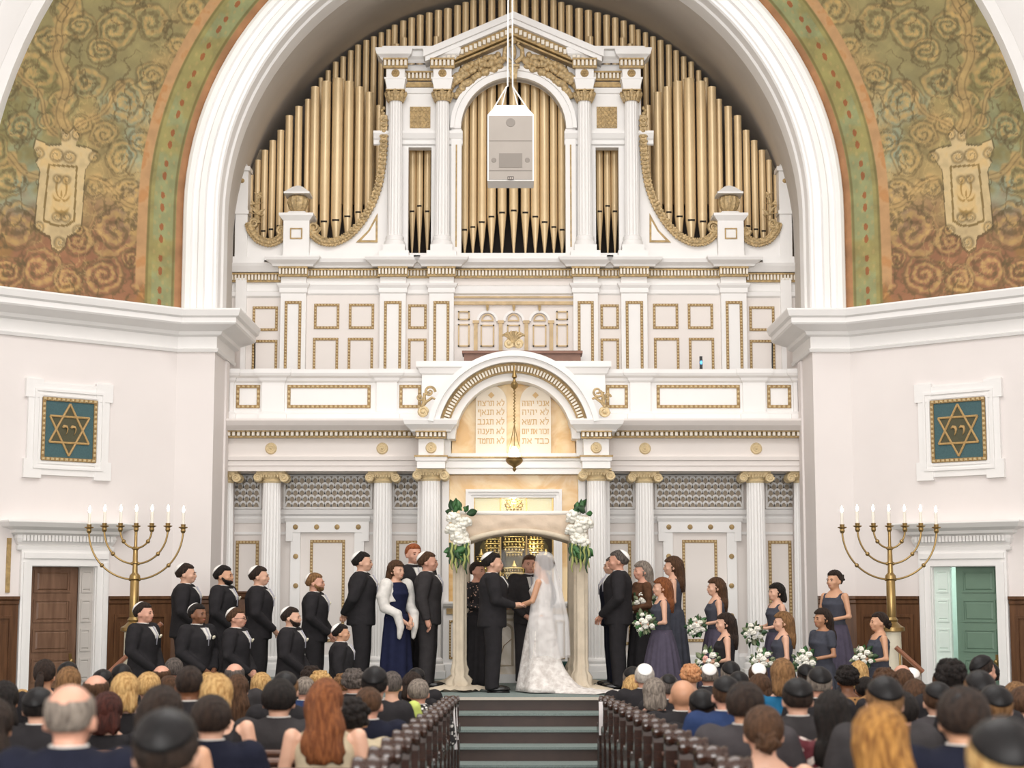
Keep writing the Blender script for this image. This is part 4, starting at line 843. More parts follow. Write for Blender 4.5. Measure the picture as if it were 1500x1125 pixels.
    # columns
    for zx in (702, 895):
        x, _ = g_(zx, 800); z0 = g_(0, 1047)[1]; H = g_(0, 388)[1]-z0
        b = MB(); b.box(x-.24, x+.24, YO-.34, YO+.02, z0-.16, z0); b.build('column_plinth', WHITE, oc)
        c_ = column('organ_column', H, .12, 16, corinth=True, parent=oc, loc=(x, YO-.16, z0))
        zA, zB, zC, zD = g_(0, 388)[1], g_(0, 342)[1], g_(0, 302)[1], g_(0, 266)[1]
        b = MB(); b.frustum(x, YO-.12, zA, zB-.03, .27, .34, .33, .4); b.box(x-.18, x+.18, YO-.33, YO+.1, zB-.03, zB+.0); b.box(x-.15, x+.15, YO-.28, YO+.1, zB, zC); b.build('entablature_block', WHITE, oc)
        b = MB(); b.disc(x, (zB+zC)/2, YO-.28, .07, .015, 12); 
        for k in range(6): b.ball((x+.038*math.cos(k*PI/3), YO-.30, (zB+zC)/2+.038*math.sin(k*PI/3)), .017, .012, .017, 6, 5)
        b.ball((x, YO-.305, (zB+zC)/2), .016, .014, .016, 6, 5); b.build('rosette', GOLD, oc, 40)
        dentil_band(x-.2, x+.2, YO-.28, zC, zD, oc, .066, .08)
    # bay wall between the columns
    xl, xr = g_(660, 700)[0], g_(965, 700)[0]; xo0, xo1 = g_(754, 700)[0], g_(849, 700)[0]
    zt = g_(0, 266)[1]; z0 = g_(0, 1047)[1]; zop = g_(0, 607)[1]
    b = MB(); b.box(xl, xo0, YO, YO+.2, z0, zop); b.box(xo1, xr, YO, YO+.2, z0, zop); b.box(xl, xr, YO, YO+.2, zop, zt); b.build('bay_wall', WHITE, oc)
    b = MB(); za_, zb_ = g_(0, 528)[1], g_(0, 441)[1]; b.box(g_(761, 480)[0], g_(845, 480)[0], YO-.02, YO, za_, zb_); pn = b.build('gilt_lattice', GOLD, oc)
    q = MB()
    for i in range(5):
        for j in range(4):
            xc = g_(761, 480)[0]+(g_(845, 480)[0]-g_(761, 480)[0])*(i+.5)/5; zc2 = za_+(zb_-za_)*(j+.5)/4
            q.tube([(xc+.026*math.cos(2*PI*k/10), YO-.025, zc2+.035*math.sin(2*PI*k/10)) for k in range(11)], .007, 5)
    q.build('lattice_ring', GILT, pn)['kind'] = 'stuff'
    P = sorted([(xl, YO), (g_(870, 400)[0], YO)])
    zi0, zi1 = g_(0, 600)[1], g_(0, 545)[1]
    P2 = sorted([(g_(612, 570)[0], YO-.01), (g_(978, 570)[0], YO-.01)])
    MB().molding(P2, [(0, zi0), (.03, zi0+.02), (.03, zi0+.08), (.06, zi0+.11), (.10, zi1-.04), (.10, zi1), (0, zi1)]).build('impost', WHITE, oc)
    P = sorted([(g_(735, 350)[0], YO), (g_(860, 350)[0], YO)])
    MB().molding(P, [(0, g_(0, 388)[1]), (.03, g_(0, 385)[1]), (.05, g_(0, 365)[1]), (0, g_(0, 362)[1])]).build('architrave', WHITE, oc)
    b = MB(); b.box(P[0][0], P[1][0], YO-.06, YO, g_(0, 362)[1], g_(0, 342)[1]); b.build('gilt_line', GOLD, oc)
    dentil_band(P[0][0], P[1][0], YO-.02, g_(0, 335)[1], g_(0, 300)[1], oc, .066, .08)
    # cornice with breaks
    c0, c1 = g_(652, 240)[0], g_(748, 240)[0]; c2, c3 = g_(845, 240)[0], g_(945, 240)[0]; z3, z4 = g_(0, 268)[1], g_(0, 222)[1]
    prof = [(0, z3), (.02, z3+.02), (.04, z3+.05), (.09, z3+.09), (.11, z4-.03), (.11, z4), (-.06, z4)]
    pth = [(c0, YO+.1), (c0, YO-.24), (c1, YO-.24), (c1, YO-.1), (c2, YO-.1), (c2, YO-.24), (c3, YO-.24), (c3, YO+.0)]
    if sg > 0: pth = [(c3, YO+.0), (c3, YO-.24), (c2, YO-.24), (c2, YO-.1), (c1, YO-.1), (c1, YO-.24), (c0, YO-.24), (c0, YO+.1)]
    MB().molding(pth, prof).build('cornice', WHITE, oc)
    b = MB(); b.box(c0, c3, YO-.3, YO+.3, z4-.01, z4+.04); b.build('cornice_top', WHITE, oc)
    # raking pediment
    xA, zA = sx(sg, hx(622, 82, YO)), hz(79, YO-.2); zP = hz(23, YO-.2); L = math.hypot(xA-AX, zP-zA)
    ang = math.atan2(zP-zA, abs(xA-AX))
    def rake(lo, hi, y0, y1, nm, m, frac=1.0):
        nz_ = Vector((0, 0, 1)); P = [(AX, zP-hi/math.cos(ang)), (AX, zP-lo/math.cos(ang)), (xA+(AX-xA)*(1-frac), zA+(zP-zA)*(1-frac)-lo/math.cos(ang)), (xA+(AX-xA)*(1-frac), zA+(zP-zA)*(1-frac)-hi/math.cos(ang))]
        return MB().prism(P, y0, y1).build(nm, m, oc)
    rake(0, .10, YO-.42, YO+.3, 'raking_cornice', WHITE); rake(.10, .17, YO-.36, YO+.2, 'raking_cornice', WHITE, .98)
    rk = rake(.17, .32, YO-.26, YO+.1, 'raking_gilt_band', GOLD, .86); rake(.34, .37, YO-.2, YO+.1, 'raking_gilt_line', GOLD, .74)
    q = MB(); n = 17
    for i in range(n):
        t = (i+.6)/n*.84; xx = AX+(xA-AX)*t; zc2 = zP+(zA-zP)*t-.245/math.cos(ang); q.box(xx-.025, xx+.025, YO-.31, YO-.26, zc2-.04, zc2+.035)
    q.build('dentil', dw, rk)['kind'] = 'stuff'
    # gilt foliage in the spandrel
    q = MB(); rr = random.Random(5)
    for i in range(60):
        t = i/59; a = math.radians(100+46*t); r_ = hx(752.8-104, 150, YO)*(1.0+.10*math.sin(i*2.1)+.03*rr.random()); cxm, czm = AX, hz(194, YO)
        xx, zz2 = r_*math.cos(a)*1.06, r_*math.sin(a)*1.0
        q.ball((AX+(-sg)*(-1)*abs(xx)*1 if sg > 0 else AX-abs(xx), YO-.10-.05*rr.random(), czm+zz2), .05+.03*rr.random(), .05, .045+.03*rr.random(), 6, 5)
    q.build('gilt_foliage', GILT, oc, 60)
# pediment field and great central arch
za = hz(195, YO); ro, ri = hx(752.8-93, 170, YO), hx(752.8-77.5, 170, YO); zs = hz(190, YO)
n = 24; A = [(AX+ri*math.cos(PI*k/n), zs+ri*math.sin(PI*k/n)) for k in range(n+1)]
top = hz(60, YO)
B = []
for (x, z) in A:                                     # field above the arch up to the rake
    hw_ = hx(676, 90, YO); B.append((AX+max(-hw_, min(hw_, (x-AX)*1.12)), hz(30, YO)-.25-(abs(max(-hw_, min(hw_, (x-AX)*1.12)))/hx(622, 82, YO))*(hz(23, YO)-hz(79, YO))))
MB().strip(A, B, YO, YO+.15).build('tympanum', WHITE, oc)
A2 = [(AX+ro*math.cos(PI*k/n), zs+ro*math.sin(PI*k/n)) for k in range(n+1)]
MB().strip(A2, A, YO-.1, YO+.18).build('archivolt', WHITE, oc, 30)
rm = (ro+ri)/2; A3_ = [(AX+(rm+.02)*math.cos(PI*k/n), zs+(rm+.02)*math.sin(PI*k/n)) for k in range(n+1)]
MB().strip(A2, A3_, YO-.14, YO-.1).build('archivolt_moulding', WHITE, oc, 30)
for sg in (-1, 1):
    x0, x1 = sorted((sx(sg, hx(676, 280, YO)), sx(sg, hx(661, 280, YO)))); b = MB(); b.box(x0, x1, YO-.06, YO+.18, G(0, 1047, -1)[1], zs); b.build('arch_jamb', WHITE, oc)
    b = MB(); xm = (x0+x1)/2; b.box(xm-.012, xm+.012, YO-.07, YO-.06, G(0, 1020, -1)[1], G(0, 600, -1)[1]); b.build('gilt_line', GOLD, oc)
b = MB(); zk0, zk1 = hz(121, YO), hz(101, YO); b.frustum(AX, YO-.12, zk0, zk1-.04, .10, .2, .14, .26); b.frustum(AX, YO-.12, zk1-.04, zk1, .2, .3, .2, .3); b.build('keystone', GILT, oc)
b = MB()                                             # lyre-shaped gilt crest above the keystone
zc2 = hz(80, YO)
for s in (-1, 1): b.tube([(AX+s*.03, YO-.12, zc2-.18), (AX+s*.15, YO-.13, zc2-.08), (AX+s*.14, YO-.14, zc2+.06), (AX+s*.06, YO-.14, zc2+.12), (AX+s*.11, YO-.14, zc2+.19)], [.04, .045, .035, .025, .035], 8); b.ball((AX+s*.2, YO-.12, zc2-.13), .07, .05, .06, 8, 6)
b.ball((AX, YO-.15, zc2+.2), .06, .05, .065, 10, 8); b.ball((AX, YO-.13, zc2), .05, .05, .13, 8, 8); b.build('crest', GILT, oc, 50)
b = MB(); b.box(sx(-1, hx(590, 250, 28.4)), sx(1, hx(590, 250, 28.4)), 28.45, 28.55, zo(384), hz(112, 28.4)); b.build('gap_shade_sheet', DARKIN, oc)  # dark sheet added so the gaps between pipes read as shade
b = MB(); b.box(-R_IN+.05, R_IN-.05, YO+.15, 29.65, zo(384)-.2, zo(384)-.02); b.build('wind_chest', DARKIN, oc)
# ---- pipes
po = empty('pipe_organ', (0, 0, 0), 'rows of gilded organ pipes filling the arch', 'organ')
def pipe(x, Y, ztop, zbase, d, zmouth=None):
    r = d/2; b = MB()
    if zmouth is not None:
        zf = zmouth-.02; b.lathe([(r*.18, zbase), (r*.96, zf), (r, zf+.03), (r, zf+.05), (r, ztop-.02), (r*1.04, ztop-.015), (r*1.04, ztop), (r*.8, ztop), (r*.78, ztop-.05)], 0, 0, 14)
    else: b.lathe([(r, zbase), (r, (zbase+ztop)/2), (r, ztop-.02), (r*1.03, ztop-.015), (r*1.03, ztop), (r*.8, ztop), (r*.78, ztop-.05)], 0, 0, 14)
    o = b.build('organ_pipe', PIPE, po, 35); o.location = (x, Y, 0)
    if zmouth is not None:
        q = MB(); q.box(-r*.64, r*.64, -r*1.02, -r*.5, zmouth-.010, zmouth+.018); m_ = q.build('mouth', PIPED, o)
        q = MB(); A = []; B = []
        for k in range(9):
            t = PI*k/8; A.append((r*.78*math.cos(t), zmouth+.03+.75*r*2*(.6+.4*math.sin(t)))); B.append((r*.78*math.cos(t), zmouth+.03))
        vs1 = []; fs1 = []
        for (x_, z_), (x2, z2) in zip(A, B):
            ca = max(-1, min(1, x_/r)); yy = -r*math.sqrt(max(0, 1-ca*ca)); vs1 += [(x2, yy*.82-.002, z2), (x_, yy-.004, z_)]
        for k in range(8): fs1.append((2*k, 2*k+1, 2*k+3, 2*k+2))
        q.add(vs1, fs1); q.build('upper_lip', PIPE, o, True)
    return o
Yp = 28.05
ctr = [681, 693, 706, 720, 735.5, 752.5, 769.5, 784, 797.5, 811, 823]
mth = [338, 334, 327, 319, 313, 310, 313, 319, 327, 334, 338]
for px, my in zip(ctr, mth): pipe(at(px, 260, Yp).x, Yp, hz(100, Yp), hz(374, Yp), .152 if 700 < px < 805 else .128, hz(my, Yp))
for px, my in ((604, 311), (614.5, 303), (626, 311)):
    for s in (-1, 1): pipe(sx(s, hx(px, 300, Yp)), Yp, hz(195, Yp), hz(374, Yp), .118, hz(my, Yp))
front = [(107, 720, 20), (135, 660, 24), (164, 620, 28), (196, 580, 28), (229, 538, 29), (264, 478, 31), (303, 440, 31), (339, 405, 26), (371, 360, 36), (416, 338, 40), (464, 326, 45), (511, 338, 39), (554, 360, 34), (594, 382, 31), (633, 430, 26)]
fm = {107: None, 135: None, 164: 955, 196: 948, 229: 935, 416: 917, 464: 912, 511: 896, 554: 878, 594: 862, 633: 850, 371: 900}
for zx, zy, wd in front:
    for s in (-1, 1):
        x, zt = G(zx, zy, s, Yp); zb = G(zx, 1040, s, Yp)[1]; m_ = fm.get(zx)
        pipe(x, Yp+(.08 if zx in (339, 633) else 0), zt, zb, wd/2.812*hx(652.8, 250, Yp)/100, G(zx, m_, s, Yp)[1] if m_ else None)
Yq = 28.95
back = [(394, 322, 20), (424, 292, 22), (455, 257, 24), (486, 235, 24), (517, 210, 24), (547, 187, 26), (581, 168, 26), (612, 153, 25), (643, 136, 23), (673, 124, 21), (698, 105, 26), (733, 88, 27), (768, 76, 29), (803, 65, 30), (840, 55, 29), (878, 45, 31), (917, 38, 33), (957, 25, 29), (990, 12, 27), (1022, 3, 27), (1059, -2, 29), (1098, -6, 30), (1140, -9, 32)]
for zx, zy, wd in back:
    for s in (-1, 1):
        x, zt = G(zx, zy, s, Yq); pipe(x, Yq, zt, hz(300, Yq), wd/2.812*hx(652.8, 150, Yq)/100)
pipe(AX, Yq, hz(-4, Yq), hz(300, Yq), .15)
for zx, zy, wd in ((706, 182, 22), (737, 157, 24), (768, 120, 27), (870, 152, 24), (803, 110, 26), (840, 120, 24)):
    for s in (-1, 1):
        x, zt = G(zx, zy, s, 28.65); pipe(x, 28.65, zt, hz(300, 28.65), wd/2.812*hx(652.8, 150, 28.65)/100)
for s in (-1, 1):                                    # plain wooden bass pipe at each end
    x, zt = G(128, 620, s, 28.5); b = MB(); b.box(-.1, .1, -.08, .08, zo(384), zt); o = b.build('wooden_pipe', mat('grey_wood_pipe', (168, 152, 128), .6, vary=.1), po); o.location = (x, 28.5, 0)
# ---- hanging loudspeaker
YS = 24.4
p0, p1 = at(714, 215, YS), at(782, 215, YS); cx = (p0.x+p1.x)/2; hw = (p1.x-p0.x)/2; z0, z1, z2 = hz(265, YS), hz(168, YS), hz(152, YS)
e = empty('loudspeaker', (cx, YS, z0), 'white hanging loudspeaker with grey grille before the organ pipes', 'loudspeaker'); h = z1-z0; t2 = z2-z0
b = MB(); b.box(-hw, hw, 0, .45, 0, h); b.frustum(0, .225, h, t2, 2*hw, .45, 1.25*hw, .3); b.build('cabinet', WHITE, e)
b = MB(); b.box(-hw+.02, hw-.02, -.015, 0, .02, h-.02); gr = b.build('grille', mat('grey_grille', (166, 158, 150), .7, vary=.05, scale=3), e)
DG = mat('grille_dark', (138, 131, 124), .8); sc_ = h/97.0
def gz(py): return (265-py)*sc_
b = MB(); b.box(-.17, .17, -.02, -.015, gz(246), gz(225)); b.build('horn_panel', DG, gr)
for (gx, py, r) in ((0, 180, .07), (-.245, 235, .038), (.245, 235, .038)):
    b = MB(); b.disc(gx, gz(py), -.014, r, .006, 16); b.build('driver', DG, gr)
b = MB(); b.box(-hw+.03, hw-.03, -.018, -.012, gz(207.5), gz(206)); b.box(-hw+.03, hw-.03, -.018, -.012, gz(251), gz(249.5)); b.build('grille_seam', DG, gr)
b = MB(); b.box(-.045, .045, -.026, -.015, gz(264), gz(259)); nb = b.build('name_plate', mat('dark_plate', (70, 62, 58), .5), gr)
b = MB()
for k in (-.026, 0, .026): b.box(k-.009, k+.009, -.028, -.026, gz(263), gz(260))
b.build('plate_lettering', mat('plate_text', (170, 160, 150), .5), nb)['kind'] = 'stuff'
WIRE = mat('white_cable', (244, 242, 238), .5)
zj = hz(121, YS)-z0
for a_, c_, y_ in ((-.30, h+.03, .08), (.30, h+.03, .08), (-.14, t2, .3), (.12, t2, .3)):
    b = MB(); xj = -.06 if a_ < 0 else .03; b.tube([(a_, y_, c_), (xj, .2, zj)], .011, 6); b.build('cable', WIRE, e)
for xj in (-.045, .03):
    b = MB(); b.tube([(xj, .2, zj), (xj*.7, .2, 11.0-z0)], .012, 6); b.build('cable', WIRE, e)
# ================================================================== SIDE WALL FITTINGS
BLUE = mat('teal_tapestry', (74, 104, 108), .9, vary=.18, scale=60, bump=.2, bscale=120)
OLV = mat('olive_star_fill', (88, 86, 66), .9, vary=.15, scale=60)
STG = mat('gilt_star_line', (196, 160, 104), .6, vary=.25, scale=40)
for sg in (-1, 1):
    side = 'left' if sg < 0 else 'right'
    s0, z1 = onwall(163, 566); s1, z2 = onwall(37, 552); sa, za = onwall(160, 706); sb, zb = onwall(31, 698)
    S0, S1 = (s0+sa)/2, (s1+sb)/2; ZB, ZT = (za+zb)/2, (z1+z2)/2
    cx, cz = (S0+S1)/2, (ZB+ZT)/2; W, H = (S1-S0)/2, (ZT-ZB)/2
    e = empty('star_plaque', WM[sg] @ Vector((sg*cx, -.0, cz)), 'teal plaque with gilt six-pointed star in white frame on the %s wall' % side, 'plaque', 'star plaques'); e.rotation_euler = (0, 0, -sg*TH)
    b = MB(); q = .1; k = .045
    b.box(-W+k, W-k, -.05, 0, -H+k, H-k)
    for i in (-1, 1):
        for j in (-1, 1): b.box(i*W, i*(W-.26), -.06, 0, j*H, j*(H-.26))
    fr = b.build('frame', WHITE, e)
    b = MB()
    for (u, v, y) in ((.13, .035, -.075), (.20, .03, -.065)):
        for s in (-1, 1): b.box(-W+u, W-u, y, 0, s*(H-u), s*(H-u-v)); b.box(s*(W-u), s*(W-u-v), y, 0, -H+u+v, H-u-v)
    b.build('frame_moulding', WHITE, fr)
    w2, h2 = W-.245, H-.245
    b = MB(); b.box(-w2, w2, -.055, -.03, -h2, h2); b.build('tapestry', BLUE, e)
    gilt_frame(-w2, w2, -h2, h2, -.055, .05, .07, e, 'gilt_border')
    R = .345
    T1 = [(R*math.sin(2*PI*k/3), R*math.cos(2*PI*k/3)*1.06) for k in range(3)]; T2 = [(-x, -z) for x, z in T1]
    MB().prism(T1, -.058, -.05).build('star_fill', OLV, e); MB().prism(T2, -.0585, -.05).build('star_fill', OLV, e)
    for T in (T1, T2):
        b = MB()
        for i in range(3):
            (xa, za_), (xb, zb_) = T[i], T[(i+1) % 3]
            b.tube([(xa, -.062, za_), (xb, -.062, zb_)], .016, 6)
        b.build('star_outline', STG, e)
    for k in (-.062, .062):
        b = MB(); b.tube([(k-.045, -.066, .028), (k-.02, -.066, .05), (k+.02, -.066, .045), (k+.035, -.066, .015), (k+.028, -.066, -.03), (k+.005, -.066, -.075)], [.014, .028, .03, .024, .016, .006], 8, .4)
        b.build('letter', STG, e, True)
    # ---- door with entablature
    d = wempty('door_%d' % (1 if sg < 0 else 2), sg, 'white moulded doorway with %s, %s wall' % ('open brown door' if sg < 0 else 'green panelled door', side), 'door', 'structure')
    F0, F1 = onwall(155, 900)[0], onwall(26, 900)[0]; zt = DZ; ztr = onwall(90, 806)[1]
    b = MB()
    for (a, c) in ((F0, DS0), (DS1, F1)): b.box(sg*a, sg*c, -.06, .02, -.4, zt); b.box(sg*(a+.03 if a == F0 else c-.09), sg*(a+.09 if a == F0 else c-.03), -.085, -.06, -.4, zt+.05)
    b.box(sg*F0, sg*F1, -.06, .02, zt, ztr); b.box(sg*(F0+.03), sg*(F1-.03), -.085, -.06, zt+.1, ztr-.04)
    b.build('door_frame', WHITE, d)
    zc0, zc1 = onwall(90, 796)[1], onwall(90, 765)[1]; P = sorted([(sg*(F0-.02), -.02), (sg*(F1+.02), -.02)])
    PP = [(P[0][0], .0), P[0], P[1], (P[1][0], .0)]
    MB().molding(PP, [(0, ztr-.02), (.04, ztr), (.05, ztr+.05), (.02, ztr+.06), (.05, ztr+.10), (.07, ztr+.16), (.05, ztr+.22), (.03, ztr+.24), (.03, zc1-.2), (.12, zc1-.16), (.13, zc1-.12), (.25, zc1-.08), (.30, zc1-.02), (.30, zc1), (0, zc1)]).build('entablature', WHITE, d)
    n = 26; q = MB()
    for i in range(n): x = P[0][0]+(P[1][0]-P[0][0])*(i+.5)/n; q.box(x-.018, x+.018, -.13, -.04, zc1-.27, zc1-.19)
    q.build('dentil', WHITE, d)['kind'] = 'stuff'
    b = MB(); b.box(sg*DS0, sg*(DS0+.012), -.02, .5, -.4, zt); b.box(sg*DS1, sg*(DS1-.012), -.02, .5, -.4, zt); b.box(sg*DS0, sg*DS1, -.02, .5, zt-.01, zt); b.build('reveal', WHITE, d)
    # room beyond
    RB = mat('side_room_brown', (120, 88, 64), .7) if sg < 0 else mat('side_room_pale', (224, 236, 230), .7)
    b = MB(); b.box(sg*(DS0-.9), sg*(DS1+.9), 1.6, 1.65, -.5, zt+.4); b.box(sg*(DS0-.9), sg*(DS0-.85), .36, 1.6, -.5, zt+.4); b.box(sg*(DS1+.85), sg*(DS1+.9), .36, 1.6, -.5, zt+.4); b.box(sg*(DS0-.9), sg*(DS1+.9), .36, 1.6, zt+.35, zt+.4); b.box(sg*(DS0-.9), sg*(DS1+.9), .1, 1.6, -.05, 0)
    b.build('side_room', RB, d)
    def panelled(x0, x1, y, z0, z1, rows, m, nm, cols=1, sunk=True):
        b = MB(); b.box(x0, x1, y, y+.05, z0, z1); lf = b.build(nm, m, d); x0, x1 = min(x0, x1), max(x0, x1)
        hh = (z1-z0)/rows
        for r_ in range(rows):
            q = MB(); u0, u1, w0, w1 = x0+(x1-x0)*.13, x1-(x1-x0)*.13, z0+hh*r_+hh*.12, z0+hh*(r_+1)-hh*.11
            for q_ in ((u0, u1, w1-.025, w1), (u0, u1, w0, w0+.025), (u0, u0+.025, w0+.025, w1-.025), (u1-.025, u1, w0+.025, w1-.025)): q.box(q_[0], q_[1], y-.014, y, q_[2], q_[3])
            q.frustum((u0+u1)/2, 0, 0, 1, (u1-u0)*.82, (w1-w0)*.76, (u1-u0)*.74, (w1-w0)*.66); vv = q.v[-8:]; q.v[-8:] = [(p[0], y-p[2]*.012, (w0+w1)/2+p[1]) for p in vv]
            q.build('panel', m, lf)
        return lf
    if sg < 0:
        lf = panelled(-(DS1-.01), -(DS0+.22), .10, .0, zt-.01, 4, DOORW, 'leaf'); kx = -(DS0+.30)
        panelled(-(DS0+.215), -(DS0+.012), .04, .0, zt-.01, 4, mat('grey_reveal_paint', (196, 190, 184), .6), 'reveal_panel')
    else:
        lf = panelled(DS0+.30, DS1-.01, .12, .0, zt-.01, 4, GREEN, 'leaf'); kx = DS1-.09
        panelled(DS0+.012, DS0+.25, .04, .0, zt-.01, 4, mat('pale_reveal_paint', (222, 236, 228), .6), 'reveal_panel')
    b = MB(); b.ball((kx, .06, onwall(115, 968)[1]), .035, .035, .035, 10, 8); b.box(kx-.02, kx+.02, .085, .1, onwall(115, 968)[1]-.1, onwall(115, 968)[1]+.1); b.build('knob', BRASS, lf, 40)
    pc = WM[sg] @ Vector((sg*(DS0+DS1)/2, .9, zt+.1))
    point('side_room_light', pc, 5 if sg < 0 else 38, (1, .85, .7) if sg < 0 else (.86, 1, .93), .15)
    # gilt strip on the wall at the far end (left side only)
    if sg < 0:
        a, z_ = onwall(12, 820); b = MB(); b.box(-a-.03, -a+.03, -.02, 0, onwall(12, 868)[1], onwall(12, 788)[1]); M = WM[sg]; b.xf(M)
        tag(b.build('gilt_strip', GOLD), 'narrow gilt strip on the wall beside the left doorway', 'ornament')
    # ---- sloping hand rail by the stage
    YR = 22.6
    a, c = (160, 985), (237, 913)
    if sg > 0: a, c = (1352, 984), (1312, 948)
    pa_, pc_ = at(*a, YR), at(*c, YR); e = empty('hand_rail', (0, 0, 0), 'sloping wooden stair rail beside the %s menorah' % side, 'rail')
    if sg > 0: pa_ = at(1352, 984, YR)
    b = MB(); b.tube([pa_, pc_], .032, 8); b.build('rail', mat('rail_wood', (150, 98, 72), .35, coat=.3), e, 40)
    for t in (.12, .85):
        p = pa_.lerp(pc_, t); b = MB(); b.tube([(p.x, p.y, 0), (p.x, p.y, p.z)], .015, 6); b.build('post', BRASS, e)
# ================================================================== MENORAHS
for sg, px, lab in ((-1, 199, 'tall brass seven-branched menorah beside the groomsmen'), (1, 1303, 'tall brass seven-branched menorah beside the bridesmaids')):
    YM = 23.0; p = at(px, 790, YM); e = empty('menorah', (p.x, YM, 0), lab, 'menorah', 'menorahs'); k = at(1, 800, YM).x-at(0, 800, YM).x
    z = lambda py: hz(py, YM)
    b = MB(); b.box(-.28, .28, -.28, .28, -.17, .1); b.lathe([(.2, .1), (.19, .16), (.125, .2), (.118, z(926)-.02), (.12, z(926))], 0, 0, 24); b.build('pedestal', IVORY, e, 30)
    b = MB(); b.lathe([(.12, z(926)), (.17, z(924)), (.17, z(919)), (.12, z(916)), (.075, z(911)), (.085, z(908)), (.06, z(904)), (.062, z(903)), (.060, z(852)), (.05, z(850)), (.075, z(848)), (.07, z(843)), (.038, z(839)), (.033, z(826)), (.05, z(825)), (.035, z(822)), (.032, z(806)), (.05, z(804)), (.022, z(801)), (.02, z(776))], 0, 0, 18); b.build('stem', BRASS, e, 30)
    cups = [(0, 776)]
    for dx, yc, yj in ((23, 776, 803), (46.5, 776, 826), (69, 778, 849)):
        for s in (-1, 1):
            P = []; 
            for i in range(17):
                t = PI/2*i/16; P.append((s*dx*k*math.sin(t), 0, z(yj)+(z(yc)-z(yj))*(1-math.cos(t))))
            b = MB(); b.tube(P, .013, 8)
            m_ = P[9 if dx < 30 else 8]; b.ball(m_, .03, .03, .03, 8, 6); b.ball(P[1], .024, .024, .024, 8, 6)
            b.build('arm', BRASS, e, 50); cups.append((s*dx, yc))
    for dx, yc in cups:
        x = dx*k; b = MB(); zc3 = z(yc); b.lathe([(.022, zc3-.03), (.035, zc3), (.03, zc3+.03), (.06, zc3+.045), (.062, zc3+.055), (.03, zc3+.06), (.034, zc3+.09)], x, 0, 14); b.build('cup', BRASS, e, 30)
        zt = zc3+.09; b = MB(); b.lathe([(.021, zt), (.02, zt+.155), (.006, zt+.16)], x, 0, 10); ca = b.build('candle', mat('candle_white', (246, 240, 228), .5), e, 40)
        b = MB(); b.lathe([(.003, zt+.16), (.018, zt+.18), (.014, zt+.215), (.002, zt+.25)], x, 0, 8); b.build('flame', mat('flame_glow', (255, 244, 220), .5, emit=18), ca, True)

# clergy bench in the corner left of the colonnade
p0, p1 = at(318, 900, 25.75), at(371, 900, 25.75); e = empty('clergy_bench', ((p0.x+p1.x)/2, 25.75, 0), 'dark walnut high-backed bench in the corner behind the groomsmen', 'bench'); hw = (p1.x-p0.x)/2; zt = hz(866, 25.75)
b = MB(); b.box(-hw, hw, .02, .08, 0, zt-.08); b.build('backrest', WOOD, e)
MB().molding([(-hw, .08), (-hw, .02), (hw, .02), (hw, .08)], [(0, zt-.12), (.03, zt-.09), (.04, zt-.04), (.06, zt-.02), (.06, zt), (-.03, zt)]).build('crest_rail', WOOD, e)
b = MB(); b.box(-hw, hw, -.42, .02, .40, .46); b.build('seat', WOOD, e)
for s in (-1, 1): b = MB(); b.box(s*hw, s*(hw-.05), -.42, .02, 0, .68); b.build('end_panel', WOOD, e)
for k in (-1, 1): b = MB(); b.box(k*hw*.5-.1, k*hw*.5+.1, .005, .02, .55, zt-.2); b.build('panel', WOOD, e)
# ================================================================== PEOPLE
def remesh(b, voxel, smooth=3):
    me = b.mesh('tmp'); o = bpy.data.objects.new('tmp', me); COL.objects.link(o)
    m = o.modifiers.new('r', 'REMESH'); m.mode = 'VOXEL'; m.voxel_size = voxel; m.adaptivity = 0
    if smooth: s = o.modifiers.new('s', 'SMOOTH'); s.factor = .5; s.iterations = smooth
    dg = bpy.context.evaluated_depsgraph_get(); out = bpy.data.meshes.new_from_object(o.evaluated_get(dg))
    bpy.data.objects.remove(o); bpy.data.meshes.remove(me); out.shade_smooth(); return out
def append_mesh(me, b):                              # adds separate closed pieces (fingers) to a grown body
    bm = bmesh.new(); bm.from_mesh(me); t = b.mesh('tmp2'); bm.from_mesh(t); bm.to_mesh(me); bm.free(); bpy.data.meshes.remove(t); me.shade_smooth(); return me
def loft(b, rings, seg=18):                          # rings: (z, half width, half depth, y offset)
    v = []; f = []; n = len(rings)
    for (z, a, c, yo) in rings:
        for k in range(seg):
            t = 2*PI*k/seg; v.append((a*math.cos(t), yo+c*math.sin(t), z))
    for i in range(n-1):
        for k in range(seg): f.append((i*seg+k, i*seg+(k+1) % seg, (i+1)*seg+(k+1) % seg, (i+1)*seg+k))
    f += [tuple(range(seg-1, -1, -1)), tuple(range((n-1)*seg, n*seg))]; return b.add(v, f)
def limb(b, pts, rad, seg=10):
    b.tube(pts, rad, seg)
    for p, r in zip(pts, rad): b.ball(p, r, r, r, 10, 8)
ARMS = {'down': [(.195,0,1.41),(.245,.03,1.13),(.245,-.03,.89),(.235,-.05,.80)], 'clasp': [(.195,0,1.41),(.255,.0,1.14),(.10,-.17,.94),(.025,-.205,.88)],
        'behind': [(.195,0,1.41),(.265,.07,1.14),(.10,.18,.97),(.02,.20,.92)], 'bouquet': [(.175,0,1.40),(.235,.0,1.13),(.09,-.22,1.08),(.03,-.27,1.10)],
        'reach': [(.19,0,1.41),(.215,-.03,1.14),(.12,-.21,1.08),(.07,-.285,1.085)], 'reachfar': [(.165,0,1.40),(.19,-.07,1.16),(.10,-.28,1.09),(.055,-.36,1.085)],
        'pocket': [(.195,0,1.41),(.27,.05,1.13),(.22,-.04,.93),(.20,-.06,.88)], 'lap': [(.195,0,1.41),(.25,-.02,1.16),(.13,-.26,1.02),(.06,-.34,1.0)]}
HK = 1.09
